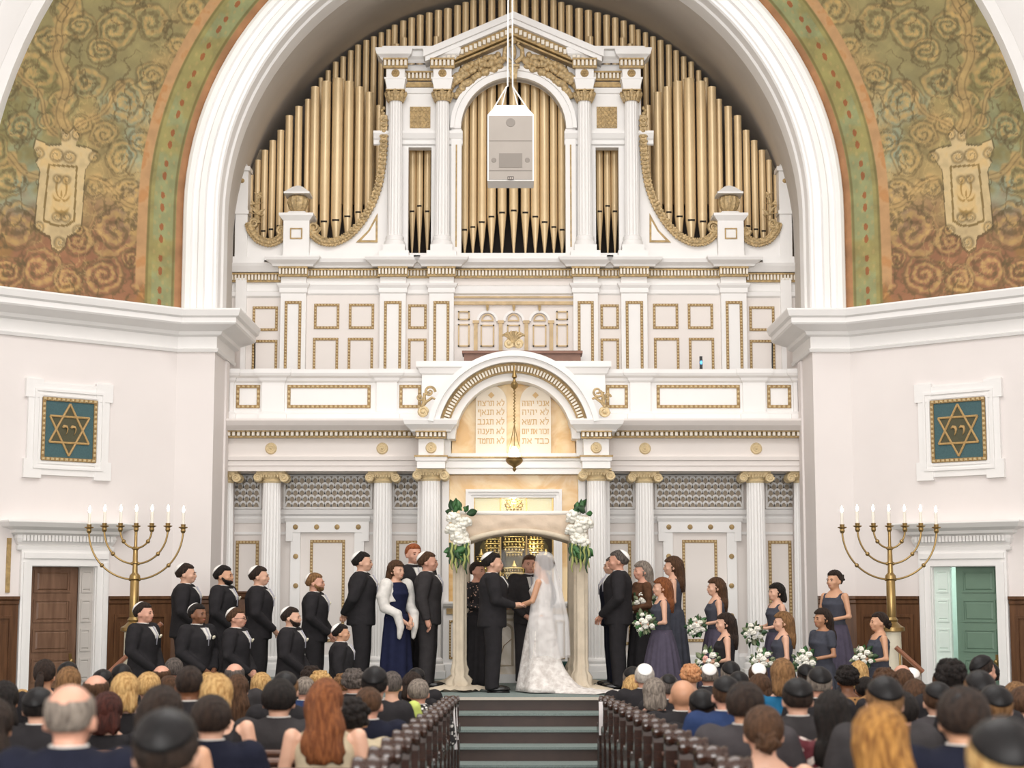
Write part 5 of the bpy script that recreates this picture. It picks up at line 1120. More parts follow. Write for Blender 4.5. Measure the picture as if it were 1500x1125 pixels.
def hv(p): return (p[0]*1.02, p[1]*1.03, 1.452+(p[2]-1.49)*HK if p[2] > 1.49 else min(p[2], 1.452))
def head_parts(b, dz=0, turn=0):
    q = MB()
    limb(q, [(0, .03, 1.40), (0, .012, 1.50), (0, -.0, 1.59)], [.062, .054, .054])
    q.ball((0, .012, 1.655), .077, .097, .092, 20, 14); q.ball((0, -.028, 1.612), .064, .070, .092, 16, 12); q.ball((0, -.05, 1.562), .045, .046, .040, 12, 10)
    q.ball((0, -.098, 1.604), .012, .018, .022, 8, 8); q.ball((0, -.094, 1.622), .009, .012, .03, 8, 8); q.ball((0, -.083, 1.572), .022, .014, .010, 8, 6); q.ball((0, -.076, 1.648), .05, .02, .014, 10, 6)
    for s in (-1, 1):
        q.ball((s*.079, .008, 1.612), .011, .022, .033, 8, 8); q.ball((s*.045, -.06, 1.60), .022, .024, .022, 8, 6)
    b.add([hv(p) for p in q.v], q.f)
def hand_parts(P, sg, curl=.5):                      # palm + five unequal fingers
    w_, h_ = Vector(P[2]), Vector(P[3]); w_.x *= sg; h_.x *= sg
    d = (h_-w_).normalized(); side = d.cross(Vector((0, 0, 1))); side = side.normalized() if side.length > .1 else Vector((0, -1, 0)); nrm = side.cross(d).normalized()
    b = MB(); pc = h_
    for i, (o_, L) in enumerate(((-.030, .062), (-.010, .072), (.010, .068), (.029, .052))):
        a = pc+side*o_+d*.02; m_ = a+d*L*.5-nrm*L*.12; e = m_+d*L*.35-nrm*L*.42*curl*2
        b.tube([a, m_, e], [.0095, .009, .007], 6)
    t0 = pc-d*.03+side*(-.036*sg if sg else 0); b.tube([t0, t0+d*.035+side*(-.012*sg)-nrm*.012, t0+d*.06-nrm*.028], [.011, .010, .008], 6)
    return b
_cache = {}
def body_mesh(sex, pose, asym=None):
    key = ('body', sex, pose, asym)
    if key in _cache: return _cache[key]
    b = MB(); f = sex == 'f'
    R = [(.84,.10,.09,0),(.90,.150,.105,.01),(.97,.155 if not f else .165,.11,.01),(1.08,.130 if not f else .118,.095,0),(1.2,.15 if not f else .135,.105,-.005),(1.31,.165 if not f else .145,.112 if not f else .12,-.01),(1.40,.16 if not f else .14,.088,0),(1.46,.09,.065,.015),(1.49,.05,.05,.02)]
    loft(b, R); head_parts(b); fb = MB()
    for s in (-1, 1):
        A = [Vector((p[0]*s*(1 if not f else .9), p[1], p[2])) for p in ARMS[asym if (asym and s > 0) else pose]]
        rr = [.052, .042, .030, .034] if not f else [.043, .036, .026, .028]
        limb(b, A, rr)
        hb = hand_parts([(abs(p.x), p.y, p.z) for p in A], s); fb.add(hb.v, hb.f)
        limb(b, [(s*.085, .01, .90), (s*.09, -.005, .50), (s*.09, .015, .10)], [.075, .05, .036]); b.ball((s*.09, -.05, .045), .035, .10, .035, 10, 8)
    me = append_mesh(remesh(b, .0125, 2), fb); _cache[key] = me; return me
def jacket_mesh(pose, asym=None, length=.80):
    key = ('jacket', pose, asym, length)
    if key in _cache: return _cache[key]
    b = MB(); loft(b, [(length,.19,.162,.01),(length+.06,.19,.160,.008),(.97,.187,.155,.005),(1.10,.172,.148,0),(1.22,.188,.158,-.005),(1.33,.203,.162,-.003),(1.41,.19,.128,.008),(1.455,.125,.088,.017),(1.485,.068,.064,.018)], 22)
    for s in (-1, 1):
        A = [Vector((p[0]*s, p[1], p[2])) for p in ARMS[asym if (asym and s > 0) else pose]]; A[3] = A[2]+(A[3]-A[2])*.25
        limb(b, [A[0]+Vector((-s*.02, 0, -.005)), A[0].lerp(A[1], .5), A[1], A[1].lerp(A[2], .5)], [.088, .080, .068, .058]); b.tube([A[1], A[1].lerp(A[2], .5), A[2], A[3]], [.066, .058, .047, .048], 12)
    me = remesh(b, .014, 4); _cache[key] = me; return me
def trouser_mesh():
    if 'tr' in _cache: return _cache['tr']
    b = MB(); loft(b, [(.80,.168,.135,.005),(.9,.172,.14,.005),(.99,.165,.13,0)])
    for s in (-1, 1): b.tube([(s*.085,.005,.90),(s*.09,-.01,.52),(s*.09,.012,.09),(s*.09,.0,.045)], [.108,.088,.078,.084], 14)
    me = remesh(b, .016, 3); _cache['tr'] = me; return me
def shoe_mesh():
    if 'sh' in _cache: return _cache['sh']
    b = MB(); b.ball((0, -.06, .04), .045, .13, .042, 12, 8); b.box(-.045, .045, -.18, .06, 0, .018); _cache['sh'] = b.mesh('shoe', None, True); return _cache['sh']
def hnoise(p, s): return math.sin(p[0]*s*1.3+p[2]*s)*math.sin(p[1]*s*1.7+p[2]*s*.6+1.3)
def hair_mesh(style, seat=False):
    key = ('hair', style)
    if key in _cache: return _cache[key]
    b = MB(); c = Vector((0, .012, 1.655)); SEG, RG = 48, 32; rd = random.Random(sum(map(ord, style)))
    grow = {'short': 1.11, 'balding': 1.06, 'bob': 1.22, 'long': 1.21, 'bun': 1.13, 'pony': 1.14, 'curly': 1.16, 'updo': 1.17, 'thick': 1.2, 'buzz': 1.045}.get(style, 1.1)
    v = []; f = []
    for i in range(RG+1):
        a = PI*i/RG
        for k in range(SEG):
            t = 2*PI*k/SEG; d = Vector((math.sin(a)*math.cos(t), math.sin(a)*math.sin(t), math.cos(a)))   # +y is the back of the head
            ax = abs(d.x)
            front = max(0., min(1., (-d.y-.12)/.25)); line = (-.60-.18*max(0., min(1., (d.y-.1)/.4))) if d.y > .02 else -.60+(.02-d.y)*2.1
            line = min(line, .36); g = 1.0 if d.z > line else 0.0
            if style in ('bob', 'long') and d.y > -.25: g = 1.0 if d.z > -.95 else 0.
            if style == 'balding' and d.z > .52-.15*d.y: g = 0.
            edge = max(0., min(1., (d.z-line)/.14)) if style not in ('bob', 'long') else g
            r = .90+(grow-.90)*(edge if g else 0)
            r += .022*hnoise(d, 9)*g+.016*hnoise(d, 21)*g+(.016*math.cos(t*15+3*d.z+2*math.sin(d.z*7)) if style in ('long', 'bob', 'pony', 'updo') else .008*math.cos(t*21+9*d.z))*g
            if style in ('curly',): r += .05*g*hnoise(d*1.0, 15)
            v.append((c.x+d.x*.078*r, c.y+d.y*.099*r, c.z+d.z*.093*r))
    for i in range(RG):
        for k in range(SEG): f.append((i*SEG+k, (i+1)*SEG+k, (i+1)*SEG+(k+1) % SEG, i*SEG+(k+1) % SEG))
    b.add(v, f)
    def fall(zb, w0, w1, dep, y0=.045, wave=.0):
        seg = 30; rings = []; vv = []; ff = []; n = 14
        for i in range(n+1):
            t = i/n; z = 1.69+(zb-1.69)*t; hw_ = w0+(w1-w0)*t; dd = dep*(1-.35*t); yo = y0+.05*math.sin(t*PI*.6)
            if t > .9: hw_ *= .82
            for k in range(seg):
                q = 2*PI*k/seg; s_ = 1+.05*math.cos(q*9+t*3)+.04*math.sin(q*5+t*7); vv.append((hw_*math.cos(q)*s_+wave*math.sin(t*11), yo+dd*math.sin(q)*s_, z+.012*math.sin(q*7)*t))
        for i in range(n):
            for k in range(seg): ff.append((i*seg+k, (i+1)*seg+k, (i+1)*seg+(k+1) % seg, i*seg+(k+1) % seg))
        ff += [tuple(range(seg)), tuple(range((n+1)*seg-1, n*seg-1, -1))]; b.add(vv, ff)
    if style == 'bob': fall(1.50, .083, .098, .072, .036)
    if style == 'long': fall(1.26, .088, .118, .084, .045, .01)
    if style == 'pony':
        b.ball((0, .12, 1.64), .03, .03, .03, 10, 8); b.tube([(0, .12, 1.64), (0, .16, 1.58), (0.01, .15, 1.47), (0, .12, 1.36)], [.028, .036, .034, .012], 12)
    if style in ('bun', 'updo'):
        z0 = 1.60 if style == 'bun' else 1.66
        b.ball((0, .118, z0), .05, .042, .045, 14, 10)
        for k in range(5): q = 2*PI*k/5; b.tube([(.02*math.cos(q), .15, z0+.02*math.sin(q)), (.048*math.cos(q+.8), .13, z0+.044*math.sin(q+.8)), (.045*math.cos(q+1.6), .10, z0+.042*math.sin(q+1.6))], [.010, .016, .010], 7)
    if style == 'curly':
        for k in range(70):
            t = rd.random()*2*PI; zz_ = -.45+1.4*rd.random(); zz_ = min(zz_, .95); s_ = math.sqrt(1-min(zz_*zz_, .99)); d = Vector((s_*math.cos(t), s_*math.sin(t), zz_))
            if d.y < -.15 and d.z < .5: continue
            b.ball((c.x+d.x*.088, c.y+d.y*.108, c.z+d.z*.1), .02+.008*rd.random(), .02, .018+.008*rd.random(), 7, 5)
    b.v = [hv(p) for p in b.v]; me = b.mesh('hair', None, True); _cache[key] = me; return me
def cap_mesh(ang=52, tilt=38):
    key = ('cap', ang, tilt)
    if key in _cache: return _cache[key]
    b = MB(); n, m = 30, 8; v = []; f = []; T = Matrix.Rotation(-math.radians(tilt), 3, 'X')
    for shell in (0, 1):
        for i in range(m+1):
            a = math.radians(ang)*i/m
            for k in range(n):
                t = 2*PI*k/n; d = T @ Vector((math.sin(a)*math.cos(t), math.sin(a)*math.sin(t), math.cos(a)))
                r = ((1.175-.025*abs(math.sin(2*t))*math.sin(PI*i/m)-.02*(i/m)**3) if not shell else 1.10)
                v.append((d.x*.079*r, .012+d.y*.100*r, 1.655+d.z*.095*r))
    L = (m+1)*n
    for i in range(m):
        for k in range(n):
            f.append((i*n+k, (i+1)*n+k, (i+1)*n+(k+1) % n, i*n+(k+1) % n)); f.append((L+i*n+k, L+i*n+(k+1) % n, L+(i+1)*n+(k+1) % n, L+(i+1)*n+k))
    for k in range(n): f.append((m*n+k, L+m*n+k, L+m*n+(k+1) % n, m*n+(k+1) % n))
    b.add(v, f); b.v = [hv(p) for p in b.v]; me = b.mesh('kippah', None, True); _cache[key] = me; return me
def dress_meshes(pose, pleat=26, train=0, sleeve=0, flare=.30, mermaid=0):
    key = ('dress', pose, pleat, train, sleeve, flare, mermaid)
    if key in _cache: return _cache[key]
    b = MB(); loft(b, [(.98,.158,.115,.005),(1.06,.13,.105,0),(1.2,.15,.118,-.005),(1.29,.163,.138,-.012),(1.36,.150,.112,-.002),(1.385,.13,.095,.0)], 24)
    for s in (-1, 1):
        b.tube([(s*.10, -.09, 1.33), (s*.115, -.03, 1.42), (s*.115, .03, 1.43), (s*.10, .09, 1.33)], .02, 8)
        if sleeve:
            A = [Vector((p[0]*s*.9, p[1], p[2])) for p in ARMS[pose]]; limb(b, [A[0], A[0].lerp(A[1], .5)]+([A[1], A[1].lerp(A[2], .9)] if sleeve > 1 else []), [.062, .058]+([.05, .04] if sleeve > 1 else []))
    if sleeve: loft(b, [(1.36,.155,.11,0),(1.43,.13,.085,.01),(1.455,.08,.07,.015)], 20)
    top = remesh(b, .014, 3)
    v = []; f = []; SEG, RG = 78, 16
    for i in range(RG+1):
        t = i/RG; z = 1.02*(1-t)+.015*t; w_ = .150+(flare-.150)*t**.8 if t > .12 else .150+.03*t/.12; dp = w_*.85
        w_ = max(w_, .17) if .1 < t < .3 else w_
        if mermaid: w_ = .15+.035*math.sin(min(1, t/.32)*PI*.62)+max(0, t-.5)**2*(flare-.165)*4
        for k in range(SEG):
            q = 2*PI*k/SEG; s_ = 1+(.035+.055*t)*math.cos(q*pleat/2+.7*math.sin(3*t+q))*min(1, t*4); x, y = w_*math.cos(q)*s_, dp*math.sin(q)*s_
            if train and math.sin(q) > 0: y *= 1+train*max(0, t-.55)**2*4
            v.append((x, y, z))
    for i in range(RG):
        for k in range(SEG): f.append((i*SEG+k, (i+1)*SEG+k, (i+1)*SEG+(k+1) % SEG, i*SEG+(k+1) % SEG))
    f += [tuple(range(SEG)), tuple(range((RG+1)*SEG-1, RG*SEG-1, -1))]
    sk = MB().add(v, f).mesh('skirt', None, True); _cache[key] = (top, sk); return top, sk
def put(name, me, m, parent):
    o = link(name, me, parent)
    if len(me.materials) == 0: me.materials.append(m)
    o.material_slots[0].link = 'OBJECT'; o.material_slots[0].material = m; return o
SKIN = {k: mat('skin_'+k, c, .5, vary=.08, scale=12) for k, c in dict(fair=(220, 173, 147), tan=(200, 148, 116), warm=(210, 160, 128), olive=(182, 132, 100), brown=(132, 88, 62), rosy=(216, 162, 138)).items()}
def hairm(nm, c1, c2): return mat('hair_'+nm, c1, .5, rgb2=c2, scale=9, stretch=(9, 9, 1.2), bump=.7, bscale=30, spec=.22)
HAIR = dict(dark=hairm('dark', (58, 44, 36), (32, 24, 20)), black=hairm('black', (40, 33, 30), (20, 17, 16)), brown=hairm('brown', (96, 68, 48), (64, 44, 30)), auburn=hairm('auburn', (150, 92, 54), (104, 58, 34)),
            red=hairm('red', (176, 100, 58), (128, 66, 36)), blonde=hairm('blonde', (222, 184, 124), (168, 124, 72)), grey=hairm('grey', (160, 148, 136), (104, 94, 86)), white=hairm('white', (222, 214, 204), (180, 170, 160)),
            light=hairm('light', (152, 114, 76), (104, 74, 46)), gold=hairm('gold', (190, 138, 72), (120, 78, 38)), salt=hairm('salt', (112, 102, 96), (64, 58, 54)), strawberry=hairm('strawberry', (226, 168, 122), (184, 122, 80)), mahogany=hairm('mahogany', (84, 44, 36), (50, 26, 22)))
def cloth(nm, c, vary=.15, rough=.9, **k): return mat('cloth_'+nm, tuple(max(0, x*.97-2) for x in c), rough, vary=vary, scale=14, bump=.55, bscale=11, spec=.14, **k)
CLO = dict(black=cloth('black', (50, 48, 50)), charcoal=cloth('charcoal', (66, 63, 64)), navy=cloth('navy', (34, 36, 50)), grey=cloth('grey', (78, 74, 76)), blue=cloth('blue', (50, 66, 104)), beige=cloth('beige', (214, 198, 168)),
           white=cloth('white', (240, 236, 230)), slate=cloth('slate', (78, 80, 90)), purple=cloth('purple', (90, 84, 100)), dnavy=cloth('dark_navy', (38, 42, 68)), teal=cloth('teal', (44, 110, 150)), lime=cloth('lime', (206, 220, 120)),
           red=cloth('red', (206, 56, 44)), blackkip=mat('black_satin', (26, 24, 25), .5, vary=.35, scale=14, bump=.35, bscale=12, spec=.25), whitekip=mat('white_satin', (244, 240, 236), .5), brownlace=cloth('brown_lace', (110, 78, 58), .4), lavender=cloth('lavender', (88, 80, 106)))
def spotted(nm, c1, c2, sc, thr=.3):
    m = mat('print_'+nm, c1, .8, vary=.1); n = m.node_tree.nodes; L = m.node_tree.links; vo = n.new('ShaderNodeTexVoronoi'); vo.inputs['Scale'].default_value = sc; tc = n.new('ShaderNodeTexCoord'); L.new(tc.outputs['Object'], vo.inputs['Vector'])
    r = n.new('ShaderNodeValToRGB'); r.color_ramp.interpolation = 'CONSTANT'; r.color_ramp.elements[0].color = srgb(*c2); r.color_ramp.elements[1].color = srgb(*c1); r.color_ramp.elements[1].position = thr
    L.new(vo.outputs['Distance'], r.inputs[0]); L.new(r.outputs[0], n['Principled BSDF'].inputs['Base Color']); return m
CLO['floral'] = spotted('burgundy_floral', (96, 34, 42), (222, 206, 196), 14, .36); CLO['leopard'] = spotted('leopard', (168, 124, 76), (60, 40, 28), 30, .3); CLO['lacedress'] = spotted('black_lace', (36, 32, 34), (196, 160, 140), 26, .24); CLO['check'] = spotted('black_white', (40, 38, 40), (220, 216, 210), 34, .35)
def face(e, skin, brow, dz=0):
    EY = mat('eye_dark', (52, 38, 30), .3)
    if 'eye' not in _cache:
        b = MB(); b.ball((0, 0, 0), .011, .006, .006, 8, 6); _cache['eye'] = b.mesh('eye', None, True)
        b = MB(); b.tube([(-.016, .006, -.001), (0, 0, .003), (.016, .008, 0)], .0042, 6); _cache['brow'] = b.mesh('eyebrow', None, True)
        b = MB(); b.tube([(-.022, .014, 0), (0, 0, 0), (.022, .014, 0)], [.003, .006, .003], 6); _cache['mouth'] = b.mesh('mouth', None, True)
    for s in (-1, 1):
        o = put('eye', _cache['eye'], EY, e); o.location = hv((s*.030, -.0895, 1.628)); o.location.z += dz
        o = put('eyebrow', _cache['brow'], brow, e); o.location = hv((s*.030, -.0975, 1.648)); o.location.z += dz
    o = put('mouth', _cache['mouth'], mat('lip', (178, 104, 92), .4), e); o.location = hv((0, -.100, 1.571)); o.location.z += dz
def suit_front(e, tie='silver'):                     # shirt, tie and lapels in the jacket opening
    if 'shirt' not in _cache:
        b = MB(); b.add([(-.048, -.094, 1.44), (.048, -.094, 1.44), (.010, -.128, 1.18), (-.010, -.128, 1.18), (-.05, -.05, 1.44), (.05, -.05, 1.44), (.012, -.08, 1.18), (-.012, -.08, 1.18), (-.036, -.1425, 1.34), (.036, -.1425, 1.34)],
                        [(0, 1, 9, 8), (8, 9, 2, 3), (0, 4, 5, 1), (1, 5, 6, 2, 9), (0, 8, 3, 7, 4), (4, 7, 6, 5), (3, 2, 6, 7)]); b.v = [(x, y*1.17, z) for x, y, z in b.v]; _cache['shirt'] = b.mesh('shirt_front')
        b = MB(); b.tube([(0, -.098, 1.445), (0, -.142, 1.35), (0, -.136, 1.22)], [.016, .013, .017], 6, .35); b.v = [(x, y*1.17, z) for x, y, z in b.v]; _cache['tie'] = b.mesh('tie', None, True)
        b = MB(); b.lathe([(.064, 1.43), (.068, 1.475), (.064, 1.49), (.058, 1.475)], 0, .012, 20); _cache['collar'] = b.mesh('collar', None, True)
    put('shirt_front', _cache['shirt'], CLO['white'], e); put('tie', _cache['tie'], mat('tie_'+tie, dict(silver=(176, 174, 184), black=(30, 28, 30), blue=(60, 70, 110))[tie], .5), e); put('collar', _cache['collar'], CLO['white'], e)
BEARD = None
def beard(e, m):
    if 'beard' not in _cache:
        b = MB(); q = MB(); q.ball((0, -.047, 1.556), .053, .056, .040, 16, 12)
        for s in (-1, 1): q.tube([(s*.03, -.08, 1.555), (s*.062, -.03, 1.575), (s*.076, -.006, 1.61)], [.02, .018, .010], 8)
        b.add([(x, y, z if z < 1.585 or abs(x) > .03 else 1.572) for x, y, z in q.v], q.f); b.v = [hv(p) for p in b.v]; _cache['beard'] = b.mesh('beard', None, True)
    put('beard', _cache['beard'], m, e)
def person(px, py, Y, fz, yaw, label, cat='person', kind='suit', pose='clasp', asym=None, hair='short', hc='dark', skin='fair', kip='white', jacket='black', bearded=False, tie='silver', group=None, capa=(48, 52), head_yaw=0, **kw):
    top = at(px, py, Y).z; H = top-fz; s = H/(1.736 if kip is None else 1.75); x = at(px, py+12, Y).x
    e = empty('person', (x, Y, fz), label, cat, group, rz=math.radians(yaw)); wk = kw.get('wide', 1.16 if kind == 'suit' else 1.10); e.scale = (s*wk, s*wk, s)
    f = kind != 'suit'
    put('body', body_mesh('f' if f else 'm', pose, asym), SKIN[skin], e)
    put('hair', hair_mesh(hair), HAIR[hc], e)
    face(e, SKIN[skin], HAIR[hc])
    if kip: put('kippah', cap_mesh(*capa), CLO['whitekip' if kip == 'white' else 'blackkip'], e)
    if bearded: beard(e, HAIR[hc])
    if kind == 'suit':
        put('jacket', jacket_mesh(pose, asym), CLO[jacket], e); put('trousers', trouser_mesh(), CLO[kw.get('trousers', jacket)], e); suit_front(e, tie)
        for q in (-1, 1): o = put('shoe', shoe_mesh(), mat('black_leather', (24, 22, 22), .25), e); o.location = (q*.09, 0, 0)
        if kw.get('boutonniere', True):
            if 'bout' not in _cache:
                b = MB()
                for i in range(5): b.ball((.012*math.cos(i*1.3), -.01*math.sin(i), .012*math.sin(i*1.3)), .014, .012, .014, 6, 5)
                _cache['bout'] = b.mesh('boutonniere', None, True)
            o = put('boutonniere', _cache['bout'], mat('cream_petal', (238, 230, 206), .7), e); o.location = (.085, -.155, 1.32)
    else:
        tp, sk = dress_meshes(pose, **kw.get('dress', {}))
        put('bodice', tp, CLO[kw.get('top', 'slate')], e); put('skirt', sk, CLO[kw.get('skirt', 'purple')], e)
    return e
G1 = 'groomsmen standing on the left of the stage'
ROWB = -.17
person(273, 824, 23.0, ROWB, 90, 'groomsman in black suit standing at the far left of the back row', pose='clasp', hc='dark', hair='short', group=G1, head_yaw=0)
person(328, 827, 23.0, ROWB, 78, 'bearded black-haired groomsman in black suit, second in the back row', pose='clasp', hc='black', skin='warm', bearded=True, group=G1)
person(380, 828, 23.0, ROWB, 90, 'groomsman with lifted chin in black suit, third in the back row', pose='clasp', hc='dark', skin='fair', group=G1, asym='pocket')
person(462, 838, 23.0, ROWB, 84, 'light-bearded groomsman with short ginger-brown hair, kippah at back of head', pose='clasp', hc='light', skin='rosy', bearded=True, group=G1, capa=(44, 66))
person(531, 807, 23.0, 0, 88, 'tall dark-haired groomsman with hands behind his back', pose='behind', hc='black', skin='fair', group=G1)
G2 = 'groomsmen in the lower front row on the left'
person(211, 881, 21.0, -.55, 72, 'groomsman nearest the left menorah in the lower row', hc='dark', skin='rosy', group=G2)
person(290, 883, 21.0, -.55, 58, 'dark-haired groomsman in lower row looking down with boutonniere', hc='black', skin='brown', group=G2)
gl_ = person(347, 889, 21.0, -.55, 78, 'groomsman wearing glasses in the lower row with hands clasped low', hc='brown', skin='rosy', group=G2)
b = MB()
for s in (-1, 1):
    b.tube([(s*.032+.022*math.cos(2*PI*k/12), -.108, 1.628+.017*math.sin(2*PI*k/12)) for k in range(13)], .0028, 5); b.tube([(s*.054, -.106, 1.63), (s*.084, -.05, 1.63), (s*.086, .0, 1.625)], .0028, 5)
b.tube([(-.010, -.110, 1.632), (.010, -.110, 1.632)], .0028, 5); b.v = [hv(p) for p in b.v]
put('glasses', b.mesh('glasses', None, True), mat('dark_frame', (40, 34, 32), .4), gl_)
person(427, 888, 21.0, -.55, 80, 'bearded groomsman in the lower row in front of the white column', hc='dark', skin='fair', bearded=True, group=G2)
person(500, 913, 21.0, -.55, 92, 'young boy in black suit and white kippah at the end of the lower row', pose='down', hc='black', skin='warm', group=G2)
person(606, 795, 24.2, 0.0, 28, 'red-haired man in black suit standing behind the grey-suited man', pose='down', hc='red', hair='short', skin='rosy', capa=(40, 30))
person(627, 807, 23.3, 0.0, 84, 'man in dark grey suit facing the couple at the left canopy post', pose='down', hc='brown', jacket='charcoal', skin='rosy', boutonniere=False)
w6 = person(581, 822, 23.0, 0.0, 52, 'woman in navy gown and white shawl beside the grey-suited man', kind='dress', pose='clasp', hair='bob', hc='brown', kip=None, top='dnavy', skirt='dnavy', skin='fair', dress=dict(pleat=14, flare=.24, sleeve=1))
# shawl
b = MB()
for s in (-1, 1): limb(b, [(s*.19, .0, 1.42), (s*.245, .01, 1.25), (s*.235, -.02, 1.10), (s*.16, -.16, 1.02), (s*.13, -.19, .84), (s*.13, -.17, .70)], [.085, .085, .075, .065, .05, .03])
loft(b, [(1.18,.2,.14,.03),(1.32,.205,.14,.03),(1.42,.17,.11,.035),(1.45,.12,.08,.04)]); put('shawl', remesh(b, .016, 3), CLO['white'], w6)
# couple and officiants
gm = person(722, 808, 22.3, 0, 92, 'groom in black suit holding the bride\'s hands under the canopy', pose='reach', hc='black', hair='short', skin='fair', capa=(46, 42), tie='black', boutonniere=False)
person(700, 823, 23.7, 0, 50, 'person in black lace dress standing behind the groom', kind='dress', pose='bouquet', hair='short', hc='dark', kip=None, top='lacedress', skirt='black', skin='rosy', dress=dict(pleat=20, flare=.2, sleeve=2))
person(776, 813, 24.05, 0, 8, 'man in dark suit facing the hall between groom and bride', pose='clasp', hc='brown', hair='short', skin='rosy', kip=None, jacket='charcoal', boutonniere=False)
LACE = mat('lace_gown', (236, 231, 226), .8, rgb2=(204, 196, 190), scale=16, bump=.5, bscale=34)
CLO['lace'] = LACE
br = person(793, 815, 22.35, 0, -104, 'bride in white lace gown and long veil facing the groom', kind='dress', pose='reachfar', hair='updo', hc='brown', kip=None, top='lace', skirt='lace', skin='warm', dress=dict(pleat=10, flare=.33, train=1.0, mermaid=1))
VEIL = mat('veil_tulle', (250, 248, 248), .9); nt = VEIL.node_tree; tr = nt.nodes.new('ShaderNodeBsdfTransparent'); mx = nt.nodes.new('ShaderNodeMixShader'); mx.inputs[0].default_value = .34
nt.links.new(tr.outputs[0], mx.inputs[1]); nt.links.new(nt.nodes['Principled BSDF'].outputs[0], mx.inputs[2]); nt.links.new(mx.outputs[0], nt.nodes['Material Output'].inputs[0])
v = []; f = []; SEG, RG = 48, 26
for i in range(RG+1):
    t = i/RG; z = 1.70-1.42*max(0, t-.12) if t > .12 else 1.80-.10*(t/.12)**2
    w_ = .104*math.sin(min(1, t/.12)*PI/2) if t < .12 else .104+.12*min(1, (t-.12)/.55)
    for k in range(SEG+1):
        q = math.radians(-55+290*k/SEG); ww = w_*(1+.07*math.cos(q*11+2*t)*min(1, t*3)); v.append((ww*1.0*math.cos(q), .03+ww*1.12*math.sin(q)+.05*t, z+.05*math.cos(q*4.3)*max(0, t-.6)))
for i in range(RG):
    for k in range(SEG): f.append((i*(SEG+1)+k, (i+1)*(SEG+1)+k, (i+1)*(SEG+1)+k+1, i*(SEG+1)+k+1))
o = put('veil', MB().add(v, f).mesh('veil', None, True), VEIL, br)
b = MB()                                             # train spread on the floor
N = 40; v = []; f = []
for i in range(13):
    t = i/12
    for k in range(N+1):
        q = k/N; wv = .012+.02*abs(math.sin(q*22+3*t))*(.3+t); ed = 1-abs(2*q-1)**5; v.append((-.26-.16*t+(.52+.32*t)*q, .12+.80*t*(1-.25*(2*q-1)**2)+.03*math.sin(q*9)*t, .006+(wv*(1.7-t)+.34*(1-t)**4)*ed))
for i in range(12):
    for k in range(N): f.append((i*(N+1)+k, i*(N+1)+k+1, (i+1)*(N+1)+k+1, (i+1)*(N+1)+k))
put('train', MB().add(v, f).mesh('train', None, True), LACE, br)
# right side
person(898, 815, 23.7, 0, -85, 'man in navy suit almost hidden behind the grey-haired man in black', pose='down', hc='salt', jacket='navy', boutonniere=False, kip=None)
person(905, 805, 22.9, 0, -92, 'older man in black suit and white kippah at the right canopy post', pose='clasp', hc='salt', hair='short', skin='rosy', boutonniere=False)
person(940, 823, 23.4, 0, -70, 'grey-haired woman in brown lace wrap and black dress', kind='dress', pose='bouquet', hair='long', hc='grey', kip=None, top='brownlace', skirt='black', skin='rosy', dress=dict(pleat=16, flare=.24, sleeve=2))
G3 = 'bridesmaids in slate dresses'
person(985, 816, 23.9, 0, -92, 'tall bridesmaid with long brown hair behind the red-haired one', kind='dress', pose='bouquet', hair='long', hc='brown', kip=None, skirt='slate', skin='fair', group=G3, dress=dict(flare=.26))
person(969, 847, 22.5, ROWB, -85, 'red-haired bridesmaid in pleated lavender-grey skirt nearest the ark', kind='dress', pose='bouquet', hair='long', hc='auburn', kip=None, skirt='purple', skin='fair', group=G3, dress=dict(flare=.36, pleat=30))
person(1048, 847, 23.0, ROWB, -82, 'bridesmaid with long brown curls holding flowers by the right panelled door', kind='dress', pose='bouquet', hair='long', hc='brown', kip=None, skirt='purple', skin='fair', group=G3)
person(1137, 855, 23.0, ROWB, -70, 'bridesmaid with dark shoulder-length hair turned from the hall', kind='dress', pose='bouquet', hair='bob', hc='black', kip=None, skirt='purple', skin='fair', group=G3)
person(1222, 836, 23.0, ROWB, -48, 'bridesmaid with dark updo standing tall by the walnut panelling', kind='dress', pose='bouquet', hair='updo', hc='dark', kip=None, skirt='purple', skin='warm', group=G3)
G4 = 'bridesmaids in the lower front row'
person(1062, 899, 21.0, -.55, -88, 'dark-haired bridesmaid in lower row nearest the ark, bare arm', kind='dress', pose='bouquet', hair='long', hc='dark', kip=None, top='black', skirt='slate', skin='fair', group=G4)
person(1146, 897, 21.0, -.55, -86, 'bridesmaid with light-brown waves in the lower row, middle', kind='dress', pose='bouquet', hair='long', hc='light', kip=None, skirt='slate', skin='fair', group=G4)
person(1204, 892, 21.4, -.55, -62, 'bridesmaid with short sleeves and long dark hair in the lower row', kind='dress', pose='bouquet', hair='long', hc='dark', kip=None, top='slate', skirt='slate', skin='olive', group=G4, dress=dict(sleeve=1))
person(1287, 897, 21.0, -.55, -80, 'bridesmaid with dark bun in lower row beside the right menorah', kind='dress', pose='bouquet', hair='bun', hc='dark', kip=None, skirt='slate', skin='warm', group=G4)
